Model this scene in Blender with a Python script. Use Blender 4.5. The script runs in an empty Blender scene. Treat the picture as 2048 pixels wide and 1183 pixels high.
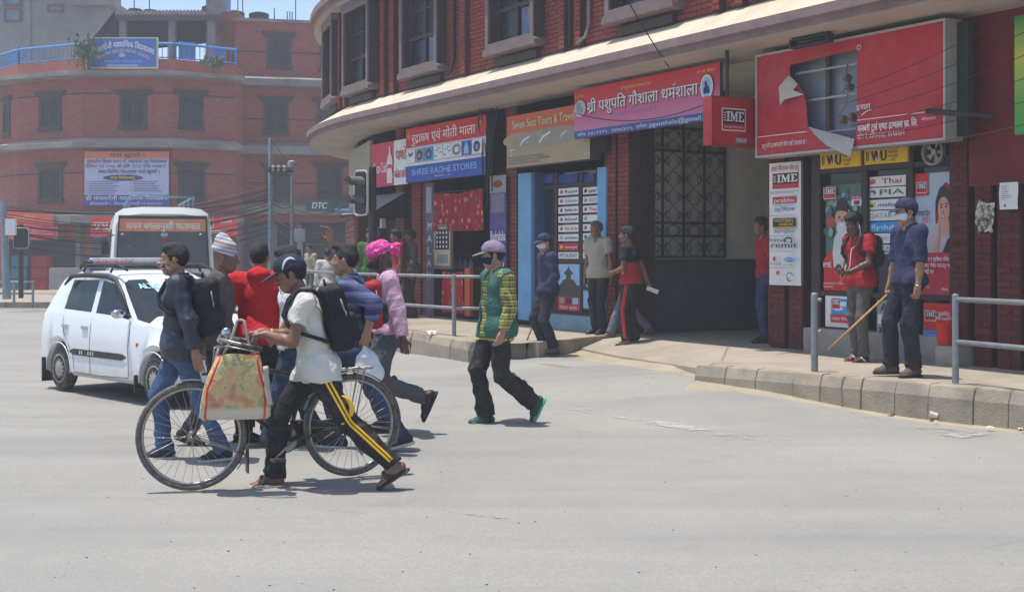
import bpy, bmesh, math, random
import numpy as np
from mathutils import Vector, Matrix, noise as mnoise
random.seed(7); rng = np.random.default_rng(7)
R = math.radians
sc = bpy.context.scene
COL = sc.collection
# ------------------------------------------------------------------ camera, sky, sun, exposure
F, HOR, CX, EYE = 2600.0, 507.0, 1024.0, 1.6          # focal length and horizon of the photograph in its own pixels
cam = bpy.data.objects.new('camera', bpy.data.cameras.new('camera')); COL.objects.link(cam)
cam.location = (0, 0, EYE); cam.rotation_euler = (R(90), 0, 0)
cam.data.sensor_width = 36; cam.data.lens = 36 * F / 2048
cam.data.shift_y = -(591.5 - HOR) / 2048
cam.data.clip_start = 0.1; cam.data.clip_end = 2000
sc.camera = cam
SUN_EL, SUN_AZ = 77.0, 175.0                            # azimuth of the direction towards the sun, degrees from +X
wd = bpy.data.worlds.new('World'); sc.world = wd; wd.use_nodes = True
nt = wd.node_tree; bg = nt.nodes['Background']
sky = nt.nodes.new('ShaderNodeTexSky'); sky.sky_type = 'NISHITA'; sky.sun_disc = False
sky.sun_elevation = R(SUN_EL); sky.sun_rotation = R(90 - SUN_AZ); sky.altitude = 1300
sky.air_density = 1.0; sky.dust_density = 3.0
nt.links.new(sky.outputs[0], bg.inputs[0]); bg.inputs[1].default_value = 0.15
sun = bpy.data.objects.new('sun', bpy.data.lights.new('sun', 'SUN')); COL.objects.link(sun)
sun.data.energy = 3.7; sun.data.angle = R(0.6); sun.data.color = (1.0, 0.955, 0.88)
sd = Vector((math.cos(R(SUN_EL)) * math.cos(R(SUN_AZ)), math.cos(R(SUN_EL)) * math.sin(R(SUN_AZ)), math.sin(R(SUN_EL))))
sun.rotation_euler = sd.to_track_quat('Z', 'Y').to_euler()
sc.view_settings.view_transform = 'Standard'; sc.view_settings.look = 'None'
sc.view_settings.gamma = 1; sc.view_settings.use_curve_mapping = False
sc.view_settings.exposure = 0.45
sc.cycles.use_denoising = True
sc.cycles.max_bounces = 6; sc.cycles.diffuse_bounces = 3; sc.cycles.glossy_bounces = 3
sc.cycles.transmission_bounces = 4; sc.cycles.volume_bounces = 1; sc.cycles.transparent_max_bounces = 6

# ------------------------------------------------------------------ points
def at(x, y, Y):                       # photo pixel at depth Y -> world
    return np.array([(x - CX) / F * Y, Y, EYE - (y - HOR) / F * Y])
def gnd(x, y, z=0.0):                  # photo pixel on a level surface of height z
    return at(x, y, F * (EYE - z) / (y - HOR))
# ------------------------------------------------------------------ materials
MATS = {}
def lin(c):                            # 0-255 display colour -> linear
    o = []
    for v in c:
        v = v / 255.0
        o.append(v / 12.92 if v <= 0.04045 else ((v + 0.055) / 1.055) ** 2.4)
    return tuple(o)
def new_mat(name):
    m = bpy.data.materials.new(name); m.use_nodes = True
    nt = m.node_tree
    return m, nt, nt.nodes['Principled BSDF'], nt.links
def node(nt, t, **kw):
    n = nt.nodes.new(t)
    for k, v in kw.items():
        if k in n.inputs.keys() if isinstance(k, str) else False: n.inputs[k].default_value = v
        else: setattr(n, k, v)
    return n
def coord(nt):
    return nt.nodes.new('ShaderNodeTexCoord').outputs['Object']
def noise(nt, vec, scale, detail=4, rough=0.6):
    n = nt.nodes.new('ShaderNodeTexNoise'); n.inputs['Scale'].default_value = scale
    n.inputs['Detail'].default_value = detail; n.inputs['Roughness'].default_value = rough
    if vec is not None: nt.links.new(vec, n.inputs['Vector'])
    return n.outputs['Fac']
def ramp(nt, fac, stops):
    n = nt.nodes.new('ShaderNodeValToRGB'); e = n.color_ramp.elements
    while len(e) < len(stops): e.new(0.5)
    for k, (p, c) in enumerate(stops):
        e[k].position = p; e[k].color = (c[0], c[1], c[2], 1) if hasattr(c, '__len__') else (c, c, c, 1)
    nt.links.new(fac, n.inputs[0]); return n.outputs[0]
def mix(nt, fac, a, b, mode='MIX'):
    n = nt.nodes.new('ShaderNodeMix'); n.data_type = 'RGBA'; n.blend_type = mode
    for sock, v in ((0, fac), (6, a), (7, b)):
        if hasattr(v, 'is_output'): nt.links.new(v, n.inputs[sock])
        elif sock == 0: n.inputs[0].default_value = v
        else: n.inputs[sock].default_value = (v[0], v[1], v[2], 1)
    return n.outputs[2]
def mathn(nt, op, a, b=None, c=None):
    n = nt.nodes.new('ShaderNodeMath'); n.operation = op
    for k, v in enumerate((a, b, c)):
        if v is None: continue
        if hasattr(v, 'is_output'): nt.links.new(v, n.inputs[k])
        else: n.inputs[k].default_value = v
    return n.outputs[0]
def bump(nt, bs, h, strength, dist=0.01):
    n = nt.nodes.new('ShaderNodeBump'); n.inputs['Strength'].default_value = strength; n.inputs['Distance'].default_value = dist
    nt.links.new(h, n.inputs['Height']); nt.links.new(n.outputs[0], bs.inputs['Normal'])
def M(name, col, rough=0.75, var=0.14, scale=5.0, bmp=0.0, bscale=60.0, metal=0.0, spec=0.4, dust=0.0, coat=0.0):
    """plain procedural surface: colour with cloudy variation, fine relief, optional pale dust"""
    if name in MATS: return MATS[name]
    m, nt, bs, L = new_mat(name)
    co = coord(nt)
    f = noise(nt, co, scale, 5, 0.65)
    c = ramp(nt, f, [(0.3, tuple(v * (1 - var) for v in col)), (0.7, tuple(min(1, v * (1 + var)) for v in col))])
    if dust:
        d = ramp(nt, noise(nt, co, scale * 1.7, 6, 0.7), [(0.42, 0.0), (0.75, dust)])
        c = mix(nt, d, c, (0.32, 0.29, 0.25))
    L.new(c, bs.inputs['Base Color'])
    bs.inputs['Roughness'].default_value = rough; bs.inputs['Metallic'].default_value = metal
    bs.inputs['Specular IOR Level'].default_value = spec; bs.inputs['Coat Weight'].default_value = coat
    if name.startswith('cloth_'):
        n2 = nt.nodes.new('ShaderNodeTexNoise'); n2.inputs['Scale'].default_value = 13; n2.inputs['Detail'].default_value = 5; n2.inputs['Distortion'].default_value = 1.6; L.new(co, n2.inputs['Vector'])
        h = mathn(nt, 'ADD', mathn(nt, 'MULTIPLY', n2.outputs['Fac'], 1.0), mathn(nt, 'MULTIPLY', noise(nt, co, bscale, 3), .05)); bump(nt, bs, h, .55, .026)
    elif bmp: bump(nt, bs, noise(nt, co, bscale, 4, 0.6), bmp, 0.01)
    MATS[name] = m; return m
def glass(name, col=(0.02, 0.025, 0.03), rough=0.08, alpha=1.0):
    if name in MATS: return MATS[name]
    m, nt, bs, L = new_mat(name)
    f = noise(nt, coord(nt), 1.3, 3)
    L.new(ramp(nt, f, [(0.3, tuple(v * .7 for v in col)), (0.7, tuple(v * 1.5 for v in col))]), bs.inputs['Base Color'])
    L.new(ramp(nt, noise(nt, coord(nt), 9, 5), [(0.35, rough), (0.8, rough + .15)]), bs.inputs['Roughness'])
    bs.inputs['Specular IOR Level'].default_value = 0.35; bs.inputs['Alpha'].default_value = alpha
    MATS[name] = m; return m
# ------------------------------------------------------------------ meshes
class MB:
    def __init__(s): s.v = []; s.f = []; s.m = []; s.cur = 0
    def add(s, vs, fs, m=None):
        b = len(s.v); s.v.extend([tuple(map(float, p)) for p in vs])
        s.f.extend([tuple(b + i for i in f) for f in fs]); s.m.extend([s.cur if m is None else m] * len(fs)); return s
    def box(s, c, h, Rm=None, m=None):
        c = np.array(c, float); P = []
        for x in (-1, 1):
            for y in (-1, 1):
                for z in (-1, 1):
                    q = np.array([x * h[0], y * h[1], z * h[2]])
                    P.append(c + (Rm @ q if Rm is not None else q))
        return s.add(P, [(0, 1, 3, 2), (4, 6, 7, 5), (0, 4, 5, 1), (2, 3, 7, 6), (0, 2, 6, 4), (1, 5, 7, 3)], m)
    def bx(s, fr, a0, a1, b0, b1, c0, c1, m=None):          # box in a Frame
        P = [fr.P(a, b, c) for a in (a0, a1) for b in (b0, b1) for c in (c0, c1)]
        return s.add(P, [(0, 1, 3, 2), (4, 6, 7, 5), (0, 4, 5, 1), (2, 3, 7, 6), (0, 2, 6, 4), (1, 5, 7, 3)], m)
    def ring(s, fr, a0, a1, b0, b1, w, c0, c1, m=None):     # one connected rectangular frame
        o = [(a0, b0), (a1, b0), (a1, b1), (a0, b1)]; i_ = [(a0 + w, b0 + w), (a1 - w, b0 + w), (a1 - w, b1 - w), (a0 + w, b1 - w)]
        V = [fr.P(a, b, c) for c in (c0, c1) for q in (o, i_) for a, b in q]; Fc = []
        for k in range(4):
            j = (k + 1) % 4; Fc += [(8 + k, 8 + j, 12 + j, 12 + k), (k, 4 + k, 4 + j, j), (k, j, 8 + j, 8 + k), (4 + k, 12 + k, 12 + j, 4 + j)]
        return s.add(V, Fc, m)
    def tube(s, pts, r, seg=8, m=None, cap=True, closed=False):
        pts = [np.array(p, float) for p in pts]; n = len(pts)
        rs = r if hasattr(r, '__len__') else [r] * n
        T = []
        for i in range(n):
            if closed: t = pts[(i + 1) % n] - pts[i - 1]
            else: t = pts[min(i + 1, n - 1)] - pts[max(i - 1, 0)]
            T.append(t / (np.linalg.norm(t) + 1e-9))
        up = np.array([0, 0, 1.0]) if abs(T[0][2]) < 0.9 else np.array([1.0, 0, 0])
        u = np.cross(T[0], up); u /= np.linalg.norm(u)
        V = []
        for i in range(n):
            u = u - T[i] * np.dot(u, T[i]); u /= (np.linalg.norm(u) + 1e-9); w = np.cross(T[i], u)
            for k in range(seg):
                a = 2 * math.pi * k / seg
                V.append(pts[i] + rs[i] * (math.cos(a) * u + math.sin(a) * w))
        Fc = []
        for i in range(n if closed else n - 1):
            j = (i + 1) % n
            for k in range(seg):
                k2 = (k + 1) % seg
                Fc.append((i * seg + k, i * seg + k2, j * seg + k2, j * seg + k))
        if cap and not closed:
            Fc.append(tuple(range(seg))[::-1]); Fc.append(tuple((n - 1) * seg + k for k in range(seg)))
        return s.add(V, Fc, m)
    def cyl(s, a, b, r, seg=16, m=None, r2=None):
        return s.tube([a, b], [r, r if r2 is None else r2], seg, m)
    def prism(s, fr, poly, c0, c1, m=None):                  # polygon (a,b) in a Frame, extruded c0..c1
        n = len(poly)
        V = [fr.P(a, b, c0) for a, b in poly] + [fr.P(a, b, c1) for a, b in poly]
        Fc = [tuple(range(n))[::-1], tuple(range(n, 2 * n))] + [(i, (i + 1) % n, n + (i + 1) % n, n + i) for i in range(n)]
        return s.add(V, Fc, m)
    def lathe(s, c, prof, seg=20, m=None, axis=2):
        V = []; n = len(prof)
        for r, z in prof:
            for k in range(seg):
                a = 2 * math.pi * k / seg
                q = [r * math.cos(a), r * math.sin(a), z]
                if axis == 1: q = [q[0], q[2], q[1]]
                if axis == 0: q = [q[2], q[0], q[1]]
                V.append(np.array(c) + np.array(q))
        return s.add(V, [(i * seg + k, i * seg + (k + 1) % seg, (i + 1) * seg + (k + 1) % seg, (i + 1) * seg + k) for i in range(n - 1) for k in range(seg)], m)
    def grid(s, rows, m=None, closed=False):
        n = len(rows[0]); V = [p for r in rows for p in r]
        return s.add(V, [(i * n + k, i * n + (k + 1) % n, (i + 1) * n + (k + 1) % n, (i + 1) * n + k)
                         for i in range(len(rows) - 1) for k in range(n if closed else n - 1)], m)
class Frame:
    def __init__(s, o, u, v=None, w=None):
        s.o = np.array(o, float); s.u = np.array(u, float); s.u /= np.linalg.norm(s.u)
        s.v = np.array([0, 0, 1.0]) if v is None else np.array(v, float)
        s.w = np.cross(s.u, s.v) if w is None else np.array(w, float)
    def P(s, a, b, c=0.0): return s.o + a * s.u + b * s.v + c * s.w
MATRIX = {}
def tag(o, label=None, cat=None, group=None, kind=None):
    if label: o['label'] = label
    if cat: o['category'] = cat
    if group: o['group'] = group
    if kind: o['kind'] = kind
    return o
def thing(name, label, cat, loc=(0, 0, 0), rz=0.0, group=None, kind=None):
    o = bpy.data.objects.new(name, None); COL.objects.link(o); o.empty_display_size = 0.2
    o.location = tuple(map(float, loc)); o.rotation_euler = (0, 0, rz)
    MATRIX[o.name] = (np.array(loc, float), rz)
    return tag(o, label, cat, group, kind)
def mesh_of(name, mb, mats, smooth=False):
    me = bpy.data.meshes.new(name); me.from_pydata(mb.v, [], mb.f)
    mats = mats if isinstance(mats, (list, tuple)) else [mats]
    for m in mats: me.materials.append(m)
    if len(mats) > 1: me.polygons.foreach_set('material_index', mb.m)
    if smooth: me.polygons.foreach_set('use_smooth', [True] * len(me.polygons))
    me.update(); return me
def link(name, me, parent=None, loc=None, rot=None):
    o = bpy.data.objects.new(name, me); COL.objects.link(o)
    if loc is not None: o.location = tuple(map(float, loc))
    if rot is not None: o.rotation_euler = rot
    if parent is not None: o.parent = parent
    return o
def to_local(mb, parent):
    while parent.parent is not None: parent = parent.parent
    if parent.name in MATRIX:
        l, rz = MATRIX[parent.name]; c, s_ = math.cos(-rz), math.sin(-rz)
        mb.v = [((x - l[0]) * c - (y - l[1]) * s_, (x - l[0]) * s_ + (y - l[1]) * c, z - l[2]) for x, y, z in mb.v]
def part(name, mb, mats, parent=None, smooth=False, world=True, bevel=0.0, angle=None):
    """one mesh object; vertices in world space unless world=False, then in the thing's own space"""
    if world and parent is not None: to_local(mb, parent)
    org = None
    if parent is None:
        a = np.array(mb.v); org = np.array([(a[:, 0].min() + a[:, 0].max()) / 2, (a[:, 1].min() + a[:, 1].max()) / 2, a[:, 2].min()])
        mb.v = [tuple(np.array(p) - org) for p in mb.v]
    me = mesh_of(name, mb, mats, smooth)
    if bevel or angle:
        bm = bmesh.new(); bm.from_mesh(me)
        if bevel:
            ed = [e for e in bm.edges if len(e.link_faces) == 2 and e.calc_face_angle(0) > 0.6]
            bmesh.ops.bevel(bm, geom=ed, offset=bevel, segments=2, affect='EDGES', clamp_overlap=True)
        if angle:
            for e in bm.edges:
                if len(e.link_faces) == 2 and e.calc_face_angle(0) > angle: e.smooth = False
        bm.to_mesh(me); bm.free()
    return link(name, me, parent, org)
def copy_tree(o, parent=None):
    c = o.copy(); COL.objects.link(c)
    if parent is not None: c.parent = parent
    for ch in [x for x in o.children]: copy_tree(ch, c)
    return c
# ------------------------------------------------------------------ lettering
GL = {}
_tc = bpy.data.curves.new('glyph', 'FONT'); _tc.resolution_u = 3
_to = bpy.data.objects.new('glyph', _tc)
def _raw(t):
    _tc.body = t; me = _to.to_mesh()
    v = [(a.co.x, a.co.y) for a in me.vertices]; f = [tuple(p.vertices) for p in me.polygons]
    _to.to_mesh_clear(); return v, f
_LX = max(p[0] for p in _raw('MM')[0])
def glyph(ch):
    if ch not in GL:
        v, f = _raw(ch); w, _ = _raw(ch + 'MM')
        GL[ch] = (v, f, max(p[0] for p in w) - _LX)
    return GL[ch]
HAL = '\u094d'
def text_geo(s):
    """2-D outline of a line of text; knows the left-standing short i, half letters, the ra-strokes"""
    V, Fc = [], []; pen = 0.0; lift = 0
    def put(v, f, dx, dy=0, sx=1, sy=1):
        nonlocal lift
        b = len(V); lift = (lift + 1) % 3
        V.extend([(x * sx + dx, y * sy + dy, lift) for x, y in v]); Fc.extend([tuple(b + i for i in q) for q in f])
    cl = []; i = 0
    while i < len(s):
        ch = s[i]
        if not ('\u0900' <= ch <= '\u0963'): cl.append([ch]); i += 1; continue
        c = [ch]; i += 1
        while i < len(s) and (('\u0900' <= s[i] <= '\u0903') or ('\u093a' <= s[i] <= '\u094d' and s[i] != '\u093d') or c[-1] == HAL):
            c.append(s[i]); i += 1
        cl.append(c)
    for c in cl:
        if len(c) == 1:
            v, f, a = glyph(c[0])
            if v: put(v, f, pen)
            pen += a; continue
        reph = len(c) > 2 and c[0] == '\u0930' and c[1] == HAL
        if reph: c = c[2:]
        if '\u093f' in c:
            v, f, a = glyph('\u093f'); put(v, f, pen); pen += a; c = [q for q in c if q != '\u093f']
        k = 0
        while k < len(c):
            ch = c[k]
            if ch == HAL:
                if k + 1 < len(c) and c[k + 1] == '\u0930':      # stroke of a following ra
                    put([(-.40, -.04), (-.12, .22), (-.07, .16), (-.35, -.11)], [(0, 1, 2, 3)], pen); k += 2; continue
                k += 1; continue
            v, f, a = glyph(ch)
            half = k + 2 < len(c) and c[k + 1] == HAL and c[k + 2] != '\u0930'
            if half:                                              # half letter: squeezed, its stem left off
                put(v, f, pen, 0, 0.72, 1); pen += a * 0.66; k += 2
                continue
            if v: put(v, f, pen)
            pen += a; k += 1
        if reph: put([(-.16, .72), (-.10, .86), (.02, .84), (.02, .80), (-.07, .81), (-.11, .70)], [(0, 1, 2, 3, 4, 5)], pen)
    return V, Fc, pen
IMEP = {'I': [[(0, 0), (0, .12), (.1, .12), (.1, .88), (0, .88), (0, 1), (.4, 1), (.4, .88), (.3, .88), (.3, .12), (.4, .12), (.4, 0)]],
        'M': [[(0, 0), (0, .12), (.09, .12), (.09, .88), (0, .88), (0, 1), (.28, 1), (.5, .42), (.72, 1), (1, 1), (1, .88), (.91, .88), (.91, .12), (1, .12), (1, 0), (.62, 0), (.62, .12), (.71, .12), (.71, .7), (.46, 0), (.42, 0), (.19, .7), (.19, .12), (.28, .12), (.28, 0)]],
        'E': [[(0, 0), (0, .12), (.09, .12), (.09, .88), (0, .88), (0, 1), (.66, 1), (.66, .7), (.58, .7), (.52, .88), (.29, .88), (.29, .57), (.42, .57), (.42, .43), (.29, .43), (.29, .12), (.54, .12), (.62, .33), (.7, .33), (.7, 0)]]}
class Sign:
    """a flat board (or box) with printed shapes and lettering; u,v run 0..1 across its face"""
    def __init__(s, name, label, cat, fr, W, H, depth, edge, face=None, group=None, rim=None, rimw=0.02):
        s.fr, s.W, s.H = fr, W, H
        s.t = thing(name, label, cat, fr.P(W / 2, 0, 0), 0, group)
        mb = MB(); mb.bx(fr, 0, W, 0, H, -depth, 0); part('panel', mb, edge, s.t)
        s.pr, s.prm, s.lt, s.ltm, s.z = MB(), [], MB(), [], 0.001
        if face is not None: s.rect(0, 0, 1, 1, face)
        if rim is not None:
            mb = MB(); w = rimw; mb.ring(fr, -w, W + w, -w, H + w, w + .001, -depth - .004, .012)
            part('frame', mb, rim, s.t)
    def _mi(s, lst, m):
        if m not in lst: lst.append(m)
        return lst.index(m)
    def poly(s, pts, m):
        s.z += 0.0008
        s.pr.add([s.fr.P(u * s.W, v * s.H, s.z) for u, v in pts], [tuple(range(len(pts)))], s._mi(s.prm, m)); return s
    def rect(s, u0, v0, u1, v1, m): return s.poly([(u0, v0), (u1, v0), (u1, v1), (u0, v1)], m)
    def ell(s, cu, cv, ru, rv, m, n=20, a0=0, a1=360):
        return s.poly([(cu + ru * math.cos(R(a0 + (a1 - a0) * k / n)), cv + rv * math.sin(R(a0 + (a1 - a0) * k / n))) for k in range(n if a1 - a0 == 360 else n + 1)], m)
    def stroke(s, pts, w, m):
        for (a, b), (c, d) in zip(pts[:-1], pts[1:]):
            dx, dy = (c - a) * s.W, (d - b) * s.H; l = math.hypot(dx, dy) + 1e-9; nx, ny = -dy / l * w / 2 / s.W, dx / l * w / 2 / s.H
            s.poly([(a - nx, b - ny), (c - nx, d - ny), (c + nx, d + ny), (a + nx, b + ny)], m)
        return s
    def text(s, t, u0, u1, v0, v1, m, bold=0.0, slant=0.0, arc=0.0, edge=None):
        if edge is not None: s.text(t, u0 + .004, u1 + .004, v0 - .02, v1 - .02, edge, bold)
        V, Fc, wid = text_geo(t)
        if not V or wid <= 0: return s
        s.z += 0.0015; mi = s._mi(s.ltm, m); cap = 0.70
        for rep in range(2 if bold else 1):
            q = []
            for x, y, l in V:
                fx, fy = (x + slant * y) / wid, y / cap
                u = u0 + (u1 - u0) * fx; v = v0 + (v1 - v0) * fy
                if arc: v += arc * (1 - (2 * fx - 1) ** 2)
                q.append(s.fr.P(u * s.W + rep * bold * s.H * (v1 - v0), v * s.H, s.z + l * .0003 + rep * .0011))
            s.lt.add(q, Fc, mi)
        s.z += .0012
        return s
    def ime(s, u0, v0, u1, v1, dark, white, red=None, sub=None):
        s.rect(u0, v0, u1, v1, white)
        du, dv = (u1 - u0), (v1 - v0)
        s.rect(u0 + du * .03, v0 + dv * .05, u1 - du * .03, v1 - dv * .05, red if red else dark)
        s.rect(u0 + du * .05, v0 + dv * .32, u1 - du * .05, v1 - dv * .07, dark)
        x = u0 + du * .2; w = du * .72; tot = .4 + .06 + 1 + .06 + .7
        for ch, cw in (('I', .4), ('M', 1), ('E', .7)):
            for pl in IMEP[ch]:
                s.z += .0005
                s.lt.add([s.fr.P((x + a * w / tot) * s.W, (v0 + dv * (.42 + b * .44)) * s.H, s.z) for a, b in pl], [tuple(range(len(pl)))], s._mi(s.ltm, white))
            x += (cw + .06) * w / tot
        for k in range(4): s.rect(u0 + du * .07, v0 + dv * (.44 + k * .11), u0 + du * .17, v0 + dv * (.48 + k * .11), white)
        if sub: s.text(sub, u0 + du * .1, u1 - du * .1, v0 + dv * .13, v0 + dv * .24, white)
        return s
    def done(s):
        if s.pr.f: part('print', s.pr, s.prm, s.t)
        if s.lt.f: tag(part('lettering', s.lt, s.ltm, s.t), kind='stuff')
        return s.t
# common print colours
def ink(name, c, rough=0.6): return M('ink_' + name, lin(c), rough, 0.10, 2.5, dust=0.17)
WHITE = ink('white', (225, 225, 222)); BLACK = ink('black', (28, 28, 32)); RED = ink('red', (200, 32, 38)); DRED = ink('deep_red', (150, 20, 30))
BLUE = ink('blue', (30, 70, 165)); NAVY = ink('navy', (35, 40, 95)); YEL = ink('yellow', (240, 200, 20)); ORA = ink('orange', (225, 95, 40))
GRN = ink('green', (20, 110, 70)); PINK = ink('pink', (205, 80, 125)); CYA = ink('cyan', (40, 150, 220)); GREY = ink('grey', (150, 150, 150))
PURP = ink('purple', (80, 60, 130)); SKIN = ink('print_skin', (200, 150, 125)); LBL = ink('pale_blue', (150, 190, 225)); CREAM = ink('cream', (215, 195, 160))
DGRN = ink('dark_green', (30, 80, 45))
# ------------------------------------------------------------------ soft solids on a grid (for bodies, clothes, bags)
def rot(yaw=0, pitch=0, roll=0):
    a, b, c = R(yaw), R(pitch), R(roll)
    Z = np.array([[math.cos(a), -math.sin(a), 0], [math.sin(a), math.cos(a), 0], [0, 0, 1.]])
    Yy = np.array([[math.cos(b), 0, math.sin(b)], [0, 1., 0], [-math.sin(b), 0, math.cos(b)]])
    X = np.array([[1., 0, 0], [0, math.cos(c), -math.sin(c)], [0, math.sin(c), math.cos(c)]])
    return Z @ Yy @ X
I3 = np.eye(3)
A = lambda *p: np.array(p, float)
class Solid:
    def __init__(s): s.p = []; s.sub = []
    def cone(s, a, b, ra, rb=None, k=0.02, op='u'):
        a, b = A(*a), A(*b); rb = ra if rb is None else rb; r = max(ra, rb)
        s.p.append(('c', op, k, np.minimum(a, b) - r, np.maximum(a, b) + r, (a, b, ra, rb))); return s
    def ell(s, c, r, Rm=I3, k=0.02, op='u'):
        c = A(*c); r = A(*r); e = np.abs(Rm) @ r
        s.p.append(('e', op, k, c - e, c + e, (c, r, Rm))); return s
    def box(s, c, h, rad=0.01, Rm=I3, k=0.01, op='u'):
        c = A(*c); h = A(*h); e = np.abs(Rm) @ (h + rad)
        s.p.append(('b', op, k, c - e, c + e, (c, h, Rm, rad))); return s
    def plane(s, c, n, k=0.005):                       # keeps the side that n points away from
        s.p.append(('p', 'i', k, None, None, (A(*c), A(*n) / np.linalg.norm(n)))); return s
    def group(s, o, k=0.02): s.sub.append((o, k)); return s
    def bounds(s):
        lo = A(9, 9, 9); hi = -lo
        for t, op, k, a, b, q in s.p:
            if op == 'u': lo = np.minimum(lo, a - k * .3); hi = np.maximum(hi, b + k * .3)
        for o, k in s.sub:
            a, b = o.bounds(); lo = np.minimum(lo, a); hi = np.maximum(hi, b)
        return lo, hi
    def ev(s, ax, h):
        shp = tuple(len(q) for q in ax); D = np.full(shp, 0.2, np.float32)
        for t, op, k, lo, hi, q in s.p:
            if lo is None: sl = (slice(None),) * 3
            else:
                m = 3 * h + k
                sl = tuple(slice(max(0, int(np.searchsorted(ax[i], lo[i] - m))), int(np.searchsorted(ax[i], hi[i] + m))) for i in range(3))
                if any(x.stop <= x.start for x in sl): continue
            X = ax[0][sl[0]][:, None, None]; Y = ax[1][sl[1]][None, :, None]; Z = ax[2][sl[2]][None, None, :]
            if t == 'c':
                a, b, ra, rb = q; ba = b - a; L = float(ba @ ba) + 1e-9
                tt = np.clip(((X - a[0]) * ba[0] + (Y - a[1]) * ba[1] + (Z - a[2]) * ba[2]) / L, 0, 1)
                d = np.sqrt((X - a[0] - tt * ba[0]) ** 2 + (Y - a[1] - tt * ba[1]) ** 2 + (Z - a[2] - tt * ba[2]) ** 2) - (ra + (rb - ra) * tt)
            elif t == 'p':
                c, n = q; d = (X - c[0]) * n[0] + (Y - c[1]) * n[1] + (Z - c[2]) * n[2] + np.zeros(D[sl].shape, np.float32)
            else:
                c, r, Rm = q[:3]
                u = [(X - c[0]) * Rm[0, i] + (Y - c[1]) * Rm[1, i] + (Z - c[2]) * Rm[2, i] for i in range(3)]
                if t == 'e':
                    k0 = np.sqrt(sum((u[i] / r[i]) ** 2 for i in range(3))); k1 = np.sqrt(sum((u[i] / r[i] ** 2) ** 2 for i in range(3)))
                    d = k0 * (k0 - 1) / (k1 + 1e-6)
                else:
                    w = [np.abs(u[i]) - r[i] for i in range(3)]
                    d = np.sqrt(sum(np.maximum(x, 0) ** 2 for x in w)) + np.minimum(np.maximum(np.maximum(w[0], w[1]), w[2]), 0) - q[3]
            d = d.astype(np.float32); cur = D[sl]
            if op == 'u': hh = np.clip(.5 + .5 * (cur - d) / k, 0, 1); D[sl] = cur * (1 - hh) + d * hh - k * hh * (1 - hh)
            else:
                if op == 's': d = -d
                hh = np.clip(.5 - .5 * (cur - d) / k, 0, 1); D[sl] = cur * (1 - hh) + d * hh + k * hh * (1 - hh)
        for o, k in s.sub:
            d = o.ev(ax, h); hh = np.clip(.5 + .5 * (D - d) / k, 0, 1); D = D * (1 - hh) + d * hh - k * hh * (1 - hh)
        return D
    def mesh(s, name, mats, h=0.01, wr=0.0, wf=40.0, seed=0, wdir=None):
        lo, hi = s.bounds(); lo = lo - 2.5 * h; hi = hi + 2.5 * h
        ax = [np.arange(lo[i], hi[i] + h, h, dtype=np.float32) for i in range(3)]
        D = s.ev(ax, h)
        if wr:
            g = np.random.default_rng(seed); idx = np.nonzero(np.abs(D) < .03)
            p = np.stack([ax[i][idx[i]] for i in range(3)], 1)
            w = 0
            for i in range(6):
                d = g.normal(size=3); d /= np.linalg.norm(d)
                if wdir is not None: d = d * .55 + np.array(wdir) * (1 if i % 2 else -1) * .8
                d2 = g.normal(size=3); fr = wf * (0.6 + .35 * i)
                ph = p @ d * fr + g.uniform(0, 6) + 1.6 * np.sin(p @ d2 * wf * .33 + g.uniform(0, 6))
                amp = .5 + .5 * np.sin(p @ g.normal(size=3) * 9 + g.uniform(0, 6))
                w = w + (1 - 2 * np.abs(np.sin(ph * .5))) * amp / (1 + .5 * i)
            D[idx] -= (wr * .55 * w).astype(np.float32)
        return nets(name, D, lo, h, mats)
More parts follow.
